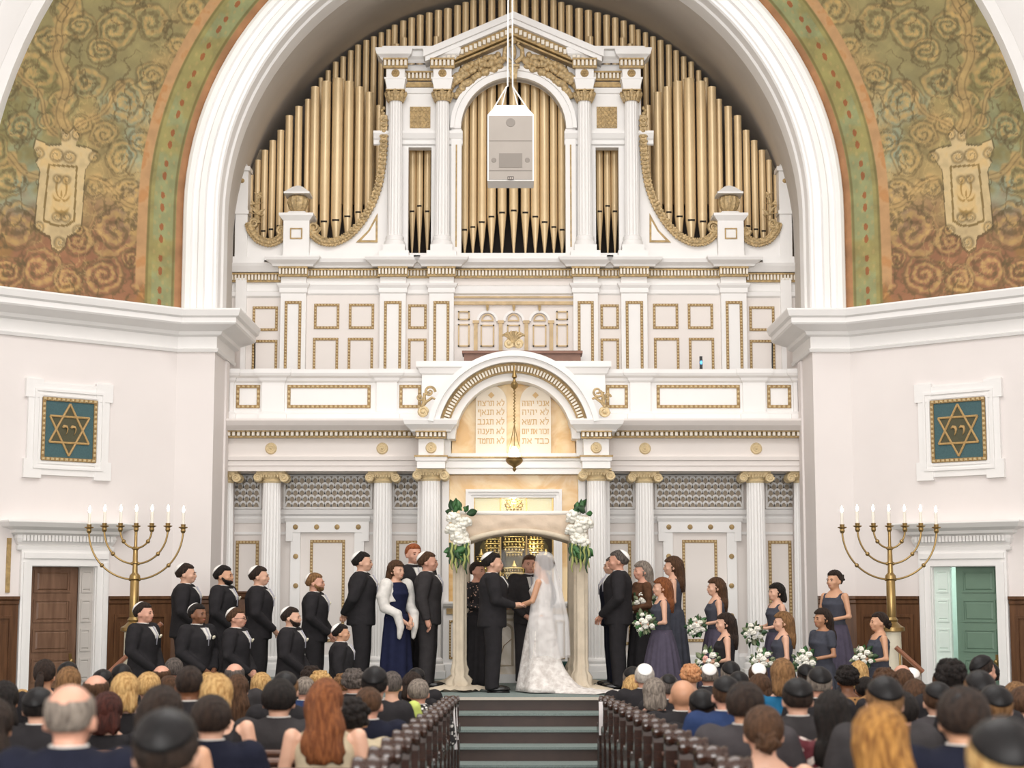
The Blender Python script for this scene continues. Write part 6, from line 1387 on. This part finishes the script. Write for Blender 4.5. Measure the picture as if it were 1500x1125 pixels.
# ================================================================== CANOPY AND FLOWERS
YC0, YC1 = 22.55, 24.0
LEAF = mat('leaf_green', (74, 122, 70), .5, vary=.35, scale=9); LEAFD = mat('leaf_dark', (52, 84, 52), .55, vary=.3, scale=9); OLIVEL = mat('leaf_olive', (150, 160, 126), .6, vary=.3, scale=9)
PET = mat('white_petal', (246, 243, 232), .7, vary=.06, scale=12); PINK = mat('pink_petal', (238, 182, 172), .7); AMA = mat('amaranth_green', (176, 184, 110), .7, vary=.2)
ch = empty('wedding_canopy', (0, 0, 0), 'cream fabric wedding canopy on four draped posts above the couple', 'canopy')
def draped_post(x, Y, ztop, seed, parent):
    r = random.Random(seed); seg, n = 40, 34; v = []; f = []
    for i in range(n+1):
        z = ztop*i/n; k = max(0., 1-z/.42); rad = .076+.10*k*k+(.035*math.sin(z*55+seed)*k)
        for j in range(seg):
            q = 2*PI*j/seg; s_ = 1+.10*math.cos(q*7+seed)+.05*math.cos(q*13+z*2)+.16*k*math.cos(q*3+z*24+seed)
            v.append((x+rad*s_*math.cos(q)*1.15, Y+rad*s_*math.sin(q), max(.004, z+.03*k*math.cos(q*4+seed*2))))
    for i in range(n):
        for j in range(seg): f.append((i*seg+j, i*seg+(j+1) % seg, (i+1)*seg+(j+1) % seg, (i+1)*seg+j))
    f += [tuple(range(seg-1, -1, -1)), tuple(range(n*seg, (n+1)*seg))]
    o = MB().add(v, f).build('draped_post', CREAM, parent, True)
    q = MB()                                         # loose puddle of cloth at the foot
    N = 36; v = [(x, Y-.02, .05)]; f = []
    for i in range(1, 5):
        for j in range(N):
            a = 2*PI*j/N; rr = (.12+.055*i)*(1+.22*math.cos(a*5+seed)+.1*math.cos(a*9)); v.append((x+rr*1.15*math.cos(a), Y-.03+rr*math.sin(a)*.9, .012+.06*(1-i/4)+.028*abs(math.cos(a*8+i))))
    for j in range(N): f.append((0, 1+j, 1+(j+1) % N))
    for i in range(3):
        for j in range(N): f.append((1+i*N+j, 1+(i+1)*N+j, 1+(i+1)*N+(j+1) % N, 1+i*N+(j+1) % N))
    q.add(v, f).build('cloth_puddle', CREAM, o, True)
    return o
xl, xr = at(673, 900, YC0).x, at(851, 900, YC0).x
zt = hz(752, YC0)
for i, (x, Y) in enumerate(((xl, YC0), (xr, YC0), (at(679, 900, YC1).x, YC1), (at(841, 900, YC1).x, YC1))): draped_post(x, Y, zt-.03, i*1.7+.4, ch)
def sheet(P, nu, nv, m, name, th=.012):
    v = []; f = []
    for s in (0, 1):
        for i in range(nu+1):
            for j in range(nv+1):
                p = P(i/nu, j/nv); v.append((p[0], p[1]+(.0 if not s else th), p[2]-(0 if not s else th)))
    N = (nu+1)*(nv+1)
    for i in range(nu):
        for j in range(nv):
            a = i*(nv+1)+j; q = (a, a+nv+1, a+nv+2, a+1); f.append(q); f.append(tuple(x+N for x in q[::-1]))
    for i in range(nu):
        for j in (0, nv): a = i*(nv+1)+j; f.append((a, a+nv+1, a+nv+1+N, a+N))
    for j in range(nv):
        for i in (0, nu): a = i*(nv+1)+j; f.append((a, a+1, a+1+N, a+N))
    return MB().add(v, f).build(name, m, ch, True)
x0, x1 = xl+.02, xr-.02
sheet(lambda a, c: (x0+(x1-x0)*a, YC0+(YC1-YC0)*c, zt-.07*math.sin(PI*a)*math.sin(PI*c)*1.4+.004*math.sin(a*40)), 24, 16, mat('white_canopy_cloth', (244, 238, 230), .8), 'canopy_roof')
zv = lambda py: hz(py, YC0)
def lowedge(a): return zv(797)+(zv(778)-zv(797))*math.sin(PI*a)**.75
sheet(lambda a, c: (x0+(x1-x0)*a, YC0-.03-.02*math.sin(c*PI)-.005*math.sin(a*13+c*7)*math.sin(c*PI)-.003*math.sin(a*31-c*9), zt+(lowedge(a)-zt)*c), 60, 14, mat('blush_cloth', (218, 198, 176), .85, vary=.1, scale=6, bump=.3, bscale=14), 'valance')
b = MB(); b.tube([(x0+(x1-x0)*k/30, YC0-.05, lowedge(k/30)) for k in range(31)], .035, 8); b.build('rolled_hem', CREAM, ch, True)
b = MB(); b.tube([(x0-.02, YC0-.02, zt+.005), ((x0+x1)/2, YC0-.02, zt-.0), (x1+.02, YC0-.02, zt+.005)], .03, 8); b.build('front_rail', mat('white_canopy_cloth', (244, 238, 230), .8), ch, True)
sheet(lambda a, c: (x0+(x1-x0)*a, YC1+.02+.012*math.sin(a*17), zt+(lowedge(a)-zt)*c), 40, 8, CREAM, 'back_valance')
def bloom_mesh(seed):
    r = random.Random(seed); b = MB()
    for k in range(26):
        z = -0.3+1.3*r.random(); t = r.random()*2*PI; s_ = math.sqrt(max(0, 1-z*z)) if abs(z) < 1 else 0; d = Vector((s_*math.cos(t), -z if False else s_*math.sin(t), z))
        b.ball(d*.062, .026, .026, .022, 6, 5)
    b.ball((0, 0, 0), .055, .055, .055, 8, 6); return b.mesh('bloom', None, True)
BL = [bloom_mesh(k) for k in range(3)]
def leaf_mesh():
    b = MB(); v = []; f = []; n = 6
    for i in range(n+1):
        t = i/n; w_ = .032*math.sin(PI*min(1, t*1.02+.02))**.8; z = .10*t; y = .015*math.sin(PI*t)
        v += [(-w_, y-.004, z), (0, y, z), (w_, y-.004, z), (0, y+.003, z)]
    for i in range(n):
        a = i*4; f += [(a, a+1, a+5, a+4), (a+1, a+2, a+6, a+5), (a+2, a+3, a+7, a+6), (a+3, a, a+4, a+7)]
    return b.add(v, f).mesh('leaf', None, True)
LF = leaf_mesh()
def add_leaf(e, p, rot, s, m): o = put('leaf', LF, m, e); o.location = p; o.rotation_euler = rot; o.scale = (s, s, s); return o
for px, lab, sg in ((673, 'white flower arrangement with trailing greenery on the left canopy post', -1), (848, 'white flower arrangement with trailing greenery on the right canopy post', 1)):
    c = at(px, 782, YC0-.14); e = empty('flower_arrangement', c, lab, 'flowers', 'canopy flowers'); r = random.Random(px)
    for k in range(13):
        o = put('bloom', BL[k % 3], PET, e); a = k*2.4; rr = .105*math.sqrt(k/13); o.location = (rr*math.cos(a)*1.05, -.05+.05*r.random()-.05*(1-k/13), .02+.21*(k % 5-2)/2.6+.04*r.random()-.0); o.location.x = max(-.11, min(.11, o.location.x)); s_ = 1.0+.35*r.random(); o.scale = (s_, s_, s_)
    for k in range(20):
        up = k < 9; a = (-1.3+2.6*k/8) if up else (PI-1.2+2.4*(k-9)/10)
        add_leaf(e, (.10*math.sin(a), -.06-.04*r.random(), (.24 if up else -.16)+.06*math.cos(a)), (.5*r.random()-.2, a+.3*r.random(), r.random()*6), 1.2+.6*r.random(), LEAF if r.random() < .6 else LEAFD)
    for k in range(10):
        x = -.12+.24*k/9; L = .22+.2*r.random(); b = MB(); P = [(x, -.08-.03*r.random(), -.12-L*t/6+.0) for t in range(7)]; b.tube([(p[0]+.012*math.sin(i*2+k), p[1], p[2]) for i, p in enumerate(P)], [.016, .018, .018, .017, .015, .012, .006], 6); b.build('amaranth_strand', AMA if k % 2 else LEAFD, e, True)
bq = [(943, 882, 23.3, .17, 0, 'white bouquet with trailing olive leaves held by the grey-haired woman'), (944, 912, 22.15, .17, 0, 'white bouquet held by the red-haired bridesmaid'), (1020, 918, 22.7, .15, 0, 'leafy white bouquet of the bridesmaid by the panelled door'),
      (1103, 928, 22.7, .17, 0, 'white and olive bouquet of the dark bob bridesmaid'), (1037, 968, 20.7, .18, 1, 'white bouquet with a pink rose in the lower row'), (1117, 966, 20.7, .17, 0, 'white bouquet of the wavy-haired lower-row bridesmaid'),
      (1178, 966, 20.7, .16, 0, 'white bouquet held by the short-sleeved bridesmaid'), (1263, 963, 20.7, .16, 0, 'white bouquet beside the right menorah pedestal')]
for i, (px, py, Y, R, pk, lab) in enumerate(bq):
    c = at(px, py, Y); e = empty('bouquet', c, lab, 'bouquet', 'bridal party bouquets'); r = random.Random(i)
    for k in range(8):
        a = k*2.4; rr = R*.85*math.sqrt(k/9); o = put('bloom', BL[k % 3], PINK if (pk and k == 1) else PET, e); o.location = (rr*math.cos(a), -.05*(1-k/9)-.03+.03*r.random(), rr*math.sin(a)*.85); s_ = .40+.2*r.random(); o.scale = (s_, s_, s_)
    for k in range(34):
        a = 2*PI*k/34+.2*r.random(); add_leaf(e, (R*(.3+.35*r.random())*math.cos(a), -.06+.08*r.random(), R*(.25+.35*r.random())*math.sin(a)), (.4*r.random()-.2, PI/2-a, r.random()), .5+.6*r.random(), (LEAFD, OLIVEL, OLIVEL, LEAF)[k % 4])
    b = MB(); b.tube([(0, .02, -.02), (.01, .04, -R*.9)], [.03, .018], 8); b.build('stems', LEAFD, e, True)
# ================================================================== PEWS
ROWS = [5.2+.88*k for k in range(16)]
AISL, AISR = -.62, .98
def pew_end_mesh():
    b = MB(); prof = [(0, 0), (0, .84), (.03, .90), (.10, .90), (.125, .80), (.15, .70), (.22, .645), (.40, .63), (.46, .60), (.47, .53), (.43, .48), (.42, .1), (.47, .04), (.47, 0)]
    n = len(prof); v = [(x, y, z) for x in (0, .075) for y, z in prof]
    b.add(v, [tuple(range(n-1, -1, -1)), tuple(range(n, 2*n))]+[(i, (i+1) % n, n+(i+1) % n, n+i) for i in range(n)])
    return b.mesh('end_panel', PEWM)
def roll_mesh():
    b = MB(); pr = [(.02, 0), (.050, .006), (.056, .02), (.052, .036), (.045, .046), (.052, .056), (.057, .072), (.054, .09), (.044, .104), (.054, .114), (.05, .128), (.02, .134)]
    b.lathe(pr, 0, 0, 18); b.v = [(p[2]*1.3, p[0]+.05, p[1]+.905) for p in b.v]; return b.mesh('end_roll', PEWM, 40)
def lancet_mesh():
    b = MB(); P = [(.0, 0), (.09, 0), (.09, .26), (.075, .31), (.045, .345), (.015, .31), (0, .26)]; n = len(P)
    v = [(x, y, z) for x in (0, .008) for y, z in P]; b.add(v, [tuple(range(n-1, -1, -1)), tuple(range(n, 2*n))]+[(i, (i+1) % n, n+(i+1) % n, n+i) for i in range(n)]); return b.mesh('lancet_panel', mat('pew_recess', (34, 20, 14), .4))
def scroll_mesh():
    b = MB(); b.lathe([(.02, 0), (.05, .006), (.055, .04), (.05, .078), (.02, .084)], 0, 0, 14); b.v = [(p[2], p[0]+.44, p[1]+.595) for p in b.v]; return b.mesh('arm_scroll', PEWM, 40)
ME_, MR_, ML_, MS_ = pew_end_mesh(), roll_mesh(), lancet_mesh(), scroll_mesh()
def pew_body(L, sg):
    b = MB(); x0, x1 = (-L, 0) if sg < 0 else (0, L)
    b.prism([(0, 0)]*3, 0, 0) if False else None
    b.add([(x0, 0, .30), (x1, 0, .30), (x1, .04, .30), (x0, .04, .30), (x0, .0, .76), (x1, .0, .76), (x1, .035, .76), (x0, .035, .76)], [(0,3,2,1),(4,5,6,7),(0,1,5,4),(1,2,6,5),(2,3,7,6),(3,0,4,7)]); bk = b.mesh('backrest', PEWM)
    b = MB(); b.tube([(x0, .02, .77), (x1, .02, .77)], .024, 10); rl = b.mesh('top_rail', mat('pew_rail_wood', (104, 68, 50), .35, vary=.2, coat=.2), 40)
    b = MB(); b.box(x0, x1, .04, .45, .40, .44); se = b.mesh('seat', PEWM)
    n = 10; pn = []
    b = MB(); b.box(x0+.02, x0+.02, 0, 0, 0, 0)
    return bk, rl, se
ORD = ['first', 'second', 'third', 'fourth', 'fifth', 'sixth', 'seventh', 'eighth', 'ninth', 'tenth', 'eleventh', 'twelfth', 'thirteenth', 'fourteenth', 'fifteenth', 'sixteenth']
for sg in (-1, 1):
    mb = pew_body(7.0, sg)
    for k, Y in enumerate(ROWS):
        n = len(ROWS)-1-k
        e = empty('pew', (AISL if sg < 0 else AISR, Y, floor_z(Y+.2)), 'dark wooden pew %s of the aisle, %s row from the stage' % ('left' if sg < 0 else 'right', ORD[n]), 'pew', 'pews %s of the aisle' % ('left' if sg < 0 else 'right'))
        for nm, m_ in zip(('backrest', 'top_rail', 'seat'), mb): link(nm, m_, e)
        o = link('end_panel', ME_, e); o.location.x = -.02 if sg < 0 else -.055
        ln = [link('lancet_panel', ML_, o) for _ in range(3)]
        for j, l_ in enumerate(ln): l_.location = (.0685 if sg < 0 else -.002, .05+.125*j, .14)
        o = link('end_roll', MR_, e); o.location.x = -.11 if sg < 0 else -.06
        o = link('arm_scroll', MS_, e); o.location.x = -.02 if sg < 0 else -.06
RIB = mat('white_ribbon', (232, 226, 226), .6, vary=.05)
def hang(name, x, Y, w_, zt, zb, lab, tilt=0):
    b = MB(); N = 8
    for i in range(N): t0, t1 = i/N, (i+1)/N; b.add([(-w_/2, -.02*math.sin(t0*3), zt+(zb-zt)*t0), (w_/2, -.02*math.sin(t0*3), zt+(zb-zt)*t0), (w_/2, -.02*math.sin(t1*3), zt+(zb-zt)*t1), (-w_/2, -.02*math.sin(t1*3), zt+(zb-zt)*t1)], [(0, 3, 2, 1)])
    N4 = len(b.v); vv = [(x_, y_+.006, z_) for x_, y_, z_ in b.v]; ff = [tuple(q[::-1]) for q in b.f]; b.add(vv, ff)
    o = b.build(name, RIB); o.location = (x, Y, 0); o.rotation_euler = (0, tilt, 0); tag(o, lab, 'ribbon', 'pew end markers'); return o
fzr = lambda k: floor_z(ROWS[k]+.2)
hang('reserved_sheet', AISR-.015, ROWS[15]-.03, .09, fzr(15)+.90, fzr(15)+.55, 'white sheet hanging on the end of the front pew right of the aisle')
hang('pew_ribbon', AISR+.05, ROWS[13]-.03, .025, fzr(13)+.90, fzr(13)+.42, 'thin white ribbon on a pew end right of the aisle', .1)
hang('pew_ribbon', AISL+.02, ROWS[15]-.03, .04, fzr(15)+.92, fzr(15)+.5, 'white ribbon on the front pew end left of the aisle', -.06)
hang('pew_ribbon', AISL+.03, ROWS[14]-.03, .04, fzr(14)+.90, fzr(14)+.45, 'white ribbon on the second pew end left of the aisle', -.08)
# ================================================================== SEATED GUESTS
def seat_body(sex):
    key = ('seat', sex)
    if key in _cache: return _cache[key]
    b = MB(); f = sex == 'f'; fb = MB()
    loft(b, [(.84,.15,.12,.01),(.90,.165,.12,.01),(.97,.16,.115,.01),(1.08,.13,.10,0),(1.2,.15,.105,-.005),(1.31,.165 if not f else .15,.112,-.01),(1.40,.16 if not f else .145,.088,0),(1.46,.09,.065,.015),(1.49,.05,.05,.02)]); head_parts(b)
    for s in (-1, 1):
        A = [Vector((p[0]*s*(1 if not f else .92), p[1], p[2])) for p in ARMS['lap']]; limb(b, A, [.052, .042, .030, .034] if not f else [.045, .038, .028, .03]); hb = hand_parts([(abs(p.x), p.y, p.z) for p in A], s); fb.add(hb.v, hb.f)
        limb(b, [(s*.09, .02, .90), (s*.1, -.42, .90), (s*.1, -.42, .48)], [.08, .06, .042]); b.ball((s*.1, -.48, .45), .04, .11, .04, 10, 8)
    me = append_mesh(remesh(b, .0125, 2), fb); _cache[key] = me; return me
def seat_cloth(kind):
    key = ('scloth', kind)
    if key in _cache: return _cache[key]
    b = MB()
    if kind == 'jacket':
        loft(b, [(.84,.185,.135,.01),(.95,.187,.135,.01),(1.10,.178,.125,0),(1.22,.19,.132,-.005),(1.35,.207,.140,-.003),(1.43,.195,.115,.007),(1.475,.13,.086,.017),(1.505,.076,.07,.02)], 22)
    else:
        loft(b, [(.84,.175,.13,.01),(.95,.172,.128,.01),(1.08,.145,.112,0),(1.22,.158,.118,-.005),(1.31,.168,.130,-.008),(1.37,.155,.105,.0)]+([(1.43,.14,.088,.01),(1.455,.09,.072,.016)] if kind == 'top' else []), 22)
    for s in (-1, 1):
        A = [Vector((p[0]*s*(1 if kind == 'jacket' else .94), p[1], p[2])) for p in ARMS['lap']]
        if kind == 'jacket': limb(b, [A[0]+Vector((-s*.018, 0, .015)), A[0].lerp(A[1], .5), A[1], A[1].lerp(A[2], .9)], [.082, .072, .062, .046])
        elif kind == 'top': limb(b, [A[0], A[0].lerp(A[1], .5), A[1], A[1].lerp(A[2], .8)], [.064, .058, .050, .04])
        else: b.tube([(s*.10, -.09, 1.32), (s*.115, -.02, 1.425), (s*.115, .03, 1.43), (s*.10, .09, 1.32)], .018, 8)
        limb(b, [(s*.09, .02, .91), (s*.105, -.40, .90), (s*.105, -.42, .55)], [.098, .078, .062])
    me = remesh(b, .016, 4); _cache[key] = me; return me
def guest(g, Y, grow=1.0):
    px, top, w_, style, hc, skin, kip, cl, lab = g[:9]; ex = g[9] if len(g) > 9 else {}
    fem = style in ('long', 'bob', 'bun', 'pony', 'updo') or ex.get('f'); z = at(px, top, Y).z; fz = floor_z(Y+.2)
    k = (1.10 if not fem else 1.05)*grow; kz = max(.92*grow, min(1.12, (z-fz)/(1.337 if not kip else 1.35))); x = at(px, top+w_*.5, Y).x
    e = empty('person', (x, Y, z-kz*(1.337 if not kip else 1.356)), lab, 'person', 'seated guests', rz=PI+math.radians(ex.get('yaw', 0))); e.scale = (k, k, kz)
    parts = [put('body', seat_body('f' if fem else 'm'), SKIN[skin], e)]
    if style != 'bald': parts.append(put('hair', hair_mesh(style), HAIR[hc], e))
    if kip: parts.append(put('kippah', cap_mesh(*ex.get('cap', (62, 34) if kip == 'black' else (48, 40))), CLO['whitekip' if kip == 'white' else 'blackkip'], e))
    ck = 'jacket' if not fem else ('dress' if ex.get('bare') else 'top')
    nm = 'jacket' if ck == 'jacket' else ('dress' if ck == 'dress' else 'top'); parts.append(put(nm, seat_cloth(ck), CLO[cl], e))
    if ck == 'jacket': suit_front(e, 'blue'); parts += [c for c in e.children if c.name.split('.')[0] in ('shirt_front', 'tie', 'collar')]
    for o in parts: o.location.z -= .40
    for o in parts:
        if o.name.startswith('collar'): o.location.z += .022
    return e
def GL():
    return [
 (66,967,31,'pony','dark','tan',None,'black','dark-haired woman with low ponytail before the brown door'),
 (100,968,29,'short','black','fair','black','black','black-capped man just under the brass door knob'),
 (101,979,36,'bob','light','fair',None,'black','light-haired woman behind the bald man'),
 (104,1000,72,'balding','grey','rosy',None,'navy','large bald man with grey fringe and white collar in the foreground'),
 (57,1005,42,'short','black','fair','black','black','man in dark cap just left of the big bald man'),
 (32,1011,31,'pony','blonde','fair',None,'black','blonde person with ponytail at the far left'),
 (6,1000,44,'long','black','tan',None,'black','woman with long black hair at the left picture edge',),
 (-12,1026,66,'long','dark','tan',None,'black','dark-haired head cut by the left picture edge, nearest'),
 (158,1016,46,'bob','mahogany','fair',None,'black','woman with reddish dark bob right of the big bald man'),
 (141,988,39,'balding','brown','rosy',None,'charcoal','man with brown hair thinning at the crown above the reddish bob'),
 (151,979,28,'short','black','fair','black','black','dark-haired man in black cap below the left doorway'),
 (179,971,28,'short','black','fair','black','black','man with satin black cap at the foot of the left rail'),
 (184,988,43,'bob','blonde','fair',None,'black','woman with golden blonde shoulder hair, left section'),
 (218,985,36,'short','blonde','fair',None,'black','short-haired blonde in front of the menorah stand',{'f':1}),
 (237,974,27,'balding','brown','rosy',None,'charcoal','pink bald head beneath the first lower groomsman'),
 (255,964,26,'short','salt','rosy',None,'charcoal','man with dark greying hair below the second lower groomsman'),
 (248,990,24,'short','brown','fair',None,'charcoal','small brown-haired head beside the blonde pair'),
 (278,975,37,'buzz','dark','brown',None,'black','man with close-cropped dark hair below the groomsmen'),
 (237,1008,62,'long','dark','warm',None,'black','bare-shouldered dark-haired woman behind the black satin cap',{'bare':1}),
 (245,1034,92,'short','dark','fair','black','black','big black satin cap in the left foreground'),
 (288,1002,36,'thick','light','fair',None,'grey','light brown head left of the blonde grey woman'),
 (318,990,48,'bob','blonde','fair',None,'black','pale blonde woman with bare shoulder, left section',{'bare':1}),
 (310,1021,57,'thick','dark','fair',None,'navy','dark-haired man in navy suit beside the big black cap'),
 (305,985,22,'short','blonde','fair',None,'black','small blonde head in a far row left of the balding man',{'f':1}),
 (344,971,28,'balding','salt','rosy',None,'charcoal','balding man with greying fringe below the clasped hands'),
 (348,990,34,'long','brown','fair',None,'lacedress','woman with long straight brown hair and black lace top'),
 (383,987,32,'bob','blonde','fair',None,'black','woman with streaked blonde bob next to the long straight brown hair'),
 (418,982,37,'short','light','fair','black','black','light-haired man in small black cap behind the black-haired man'),
 (409,997,49,'thick','black','fair',None,'charcoal','black-haired man in charcoal suit, left section'),
 (457,977,23,'curly','dark','tan',None,'black','small dark curly head beneath the light-bearded groomsman'),
 (447,991,23,'buzz','grey','rosy',None,'blue','man with thin grey hair and blue collar'),
 (470,984,31,'curly','blonde','fair',None,'charcoal','woman with fluffy blonde curls behind the auburn hair',{'f':1}),
 (503,988,27,'curly','light','fair',None,'charcoal','person with sandy curls next to the fluffy blonde',{'f':1}),
 (477,997,54,'long','auburn','fair',None,'beige','woman with very long auburn hair, left section',{'bare':1}),
 (519,981,23,'curly','salt','rosy',None,'black','grey curly head beneath the young boy'),
 (549,974,37,'short','black','fair','black','black','man in large black satin cap below the navy gown'),
 (574,984,31,'short','salt','fair',None,'lime','woman with cropped greying hair in lime top',{'f':1}),
 (540,1006,38,'buzz','brown','rosy',None,'navy','man with receding brown hair, white collar and navy suit'),
 (514,1024,52,'curly','black','warm',None,'beige','person with black curls in a beige jacket near the aisle'),
 (604,986,31,'bob','dark','fair',None,'black','woman with dark brown bob behind the silver-haired head'),
 (610,977,23,'short','black','fair','black','black','man in black cap by the foot of the left canopy post'),
 (613,995,31,'short','grey','rosy',None,'check','silver short-haired person in black and white print near the aisle'),
 # right of the aisle
 (927,975,29,'short','grey','rosy','black','black','grey-haired man in black cap nearest the aisle front'),
 (944,971,23,'short','white','rosy','white','black','white-haired man in white cap behind the aisle blonde'),
 (928,991,35,'long','blonde','fair',None,'black','woman with straight blonde hair at the right aisle',{'bare':1}),
 (958,995,21,'bob','grey','rosy',None,'black','pale grey-haired head beside the aisle blonde'),
 (979,986,30,'short','salt','rosy','black','black','man with small round black cap on greying hair',{'cap':(36,40)}),
 (1000,995,36,'bald','dark','tan',None,'black','bald brown-skinned man right of the aisle'),
 (1012,974,29,'curly','strawberry','fair',None,'black','strawberry blonde curls behind the bald man',{'f':1}),
 (1038,971,27,'short','grey','rosy','white','black','grey-haired man in white satin cap under the pink rose bouquet',{'cap':(48,45)}),
 (1070,967,28,'short','grey','rosy','black','black','man in black cap directly below the lower-row dark bridesmaid'),
 (1082,982,26,'short','dark','fair','black','black','man in black cap between the white cap and brown bob'),
 (1110,970,27,'short','brown','fair','white','black','brown-haired man in round white cap, centre right',{'cap':(46,50)}),
 (1028,1008,37,'buzz','dark','rosy','black','black','man in black cap directly beside the blue suit',{'cap':(66,38)}),
 (1063,988,38,'buzz','brown','rosy','black','blue','man in bright blue suit and black cap',{'cap':(60,28)}),
 (1092,997,54,'thick','dark','warm','black','grey','dark curly-haired man with shiny black cap in grey suit',{'yaw':-16,'cap':(52,45)}),
 (1113,989,35,'bob','brown','fair',None,'black','brown bobbed head behind the shiny black cap'),
 (1118,1035,62,'bun','brown','fair',None,'red','woman with smooth low bun and red dress in the right foreground',{'bare':1}),
 (1146,967,35,'bob','light','fair',None,'teal','light brown-haired woman in bright blue dress'),
 (1168,991,43,'short','dark','fair','black','charcoal','man in black cap and charcoal suit next to the blue dress',{'cap':(64,28)}),
 (1200,975,35,'short','grey','rosy','black','black','grey-haired man in black cap beneath the short-sleeved bridesmaid',{'cap':(62,34)}),
 (1180,972,22,'buzz','dark','rosy','black','black','small tilted black cap left of the larger one'),
 (1197,995,27,'bun','black','fair',None,'black','dark pinned-up hair above the long black hair'),
 (1219,1014,54,'long','black','warm',None,'floral','woman with long black hair and burgundy flowered dress'),
 (1241,976,33,'curly','black','brown',None,'leopard','woman with short black hair in leopard print',{'f':1}),
 (1258,970,28,'bob','blonde','fair',None,'black','pale blonde bob beneath the right menorah bouquet'),
 (1268,991,30,'buzz','black','brown',None,'black','dark-skinned man in black suit beside leopard print'),
 (1295,988,52,'short','light','fair','black','charcoal','sandy-haired man in broad black cap, right section',{'cap':(66,28)}),
 (1320,1015,46,'thick','black','fair',None,'charcoal','black-haired man in dark suit behind golden curls'),
 (1288,1036,78,'long','gold','fair',None,'black','woman with golden brown waves in the right foreground'),
 (1296,980,34,'curly','brown','fair',None,'black','brown curly head behind the broad black cap',{'f':1}),
 (1323,982,24,'bob','brown','fair',None,'black','dark brown head next to the white-haired pair'),
 (1321,973,25,'bald','white','rosy',None,'grey','pink bald head at the foot of the right rail'),
 (1335,977,25,'short','white','rosy','white','grey','white-haired head at the base of the white door frame'),
 (1340,997,37,'long','brown','fair',None,'black','woman with long straight hair by the white door frame'),
 (1373,997,41,'short','brown','fair','black','grey','man in black cap and grey suit beside the long straight hair',{'cap':(62,30)}),
 (1392,967,41,'curly','black','brown',None,'black','head of black curls before the green door'),
 (1380,980,24,'short','brown','fair','black','black','small dark cap under the black curls'),
 (1401,979,26,'short','light','fair','black','black','light brown head in dark cap below the green door'),
 (1441,958,31,'short','dark','rosy','black','black','man in tall black cap turning his face, below the green door',{'yaw':-60}),
 (1449,969,27,'short','black','fair','black','black','black cap just beneath the tall turned one'),
 (1434,980,41,'short','light','fair','black','black','sandy-haired man in black cap by the green door',{'cap':(64,34)}),
 (1410,1003,74,'thick','dark','warm','black','navy','large black satin cap and dark hair in navy suit, right foreground',{'cap':(54,42)}),
 (1457,1001,46,'short','light','fair','black','black','brown-haired man in black cap right of the large satin cap',{'cap':(60,36)}),
 (1488,999,34,'short','light','fair',None,'black','sandy head below the right walnut panelling'),
 (1499,1008,40,'thick','brown','fair',None,'black','brown head cut by the right picture edge'),
 (1468,1046,94,'short','blonde','fair','black','black','nearest black satin cap over pale hair, lower right corner',{'cap':(66,30)})]
taken = {}
for g in sorted(GL(), key=lambda g: -g[2]):
    px, top, w_ = g[:3]; Wm = {'long': .212, 'bob': .212, 'curly': .21, 'thick': .203, 'pony': .19, 'bun': .19, 'bald': .172, 'buzz': .18}.get(g[3], .189)
    Yw = max(4.2, min(19.0, Wm*FPX/w_)); best = None
    for k, Yr in enumerate([4.32]+ROWS):
        Ys = Yr+.30; x = at(px, top, Ys).x; z = at(px, top, Ys).z
        if -.62-.22 < x < .98+.26: continue
        kz = (z-floor_z(Ys+.2))/1.34
        cl = sum(max(0, .47-abs(x-t)) for t in taken.get(k, []))*.6
        cost = abs(math.log(Ys/Yw))*8+cl*80+max(0, abs(kz-1)-.12)*2.5
        if best is None or cost < best[0]: best = (cost, k, Ys, x)
    c, k, Ys, x = best; taken.setdefault(k, []).append(x); guest(g, Ys, max(1.0, min(1.12, Ys/Yw)))
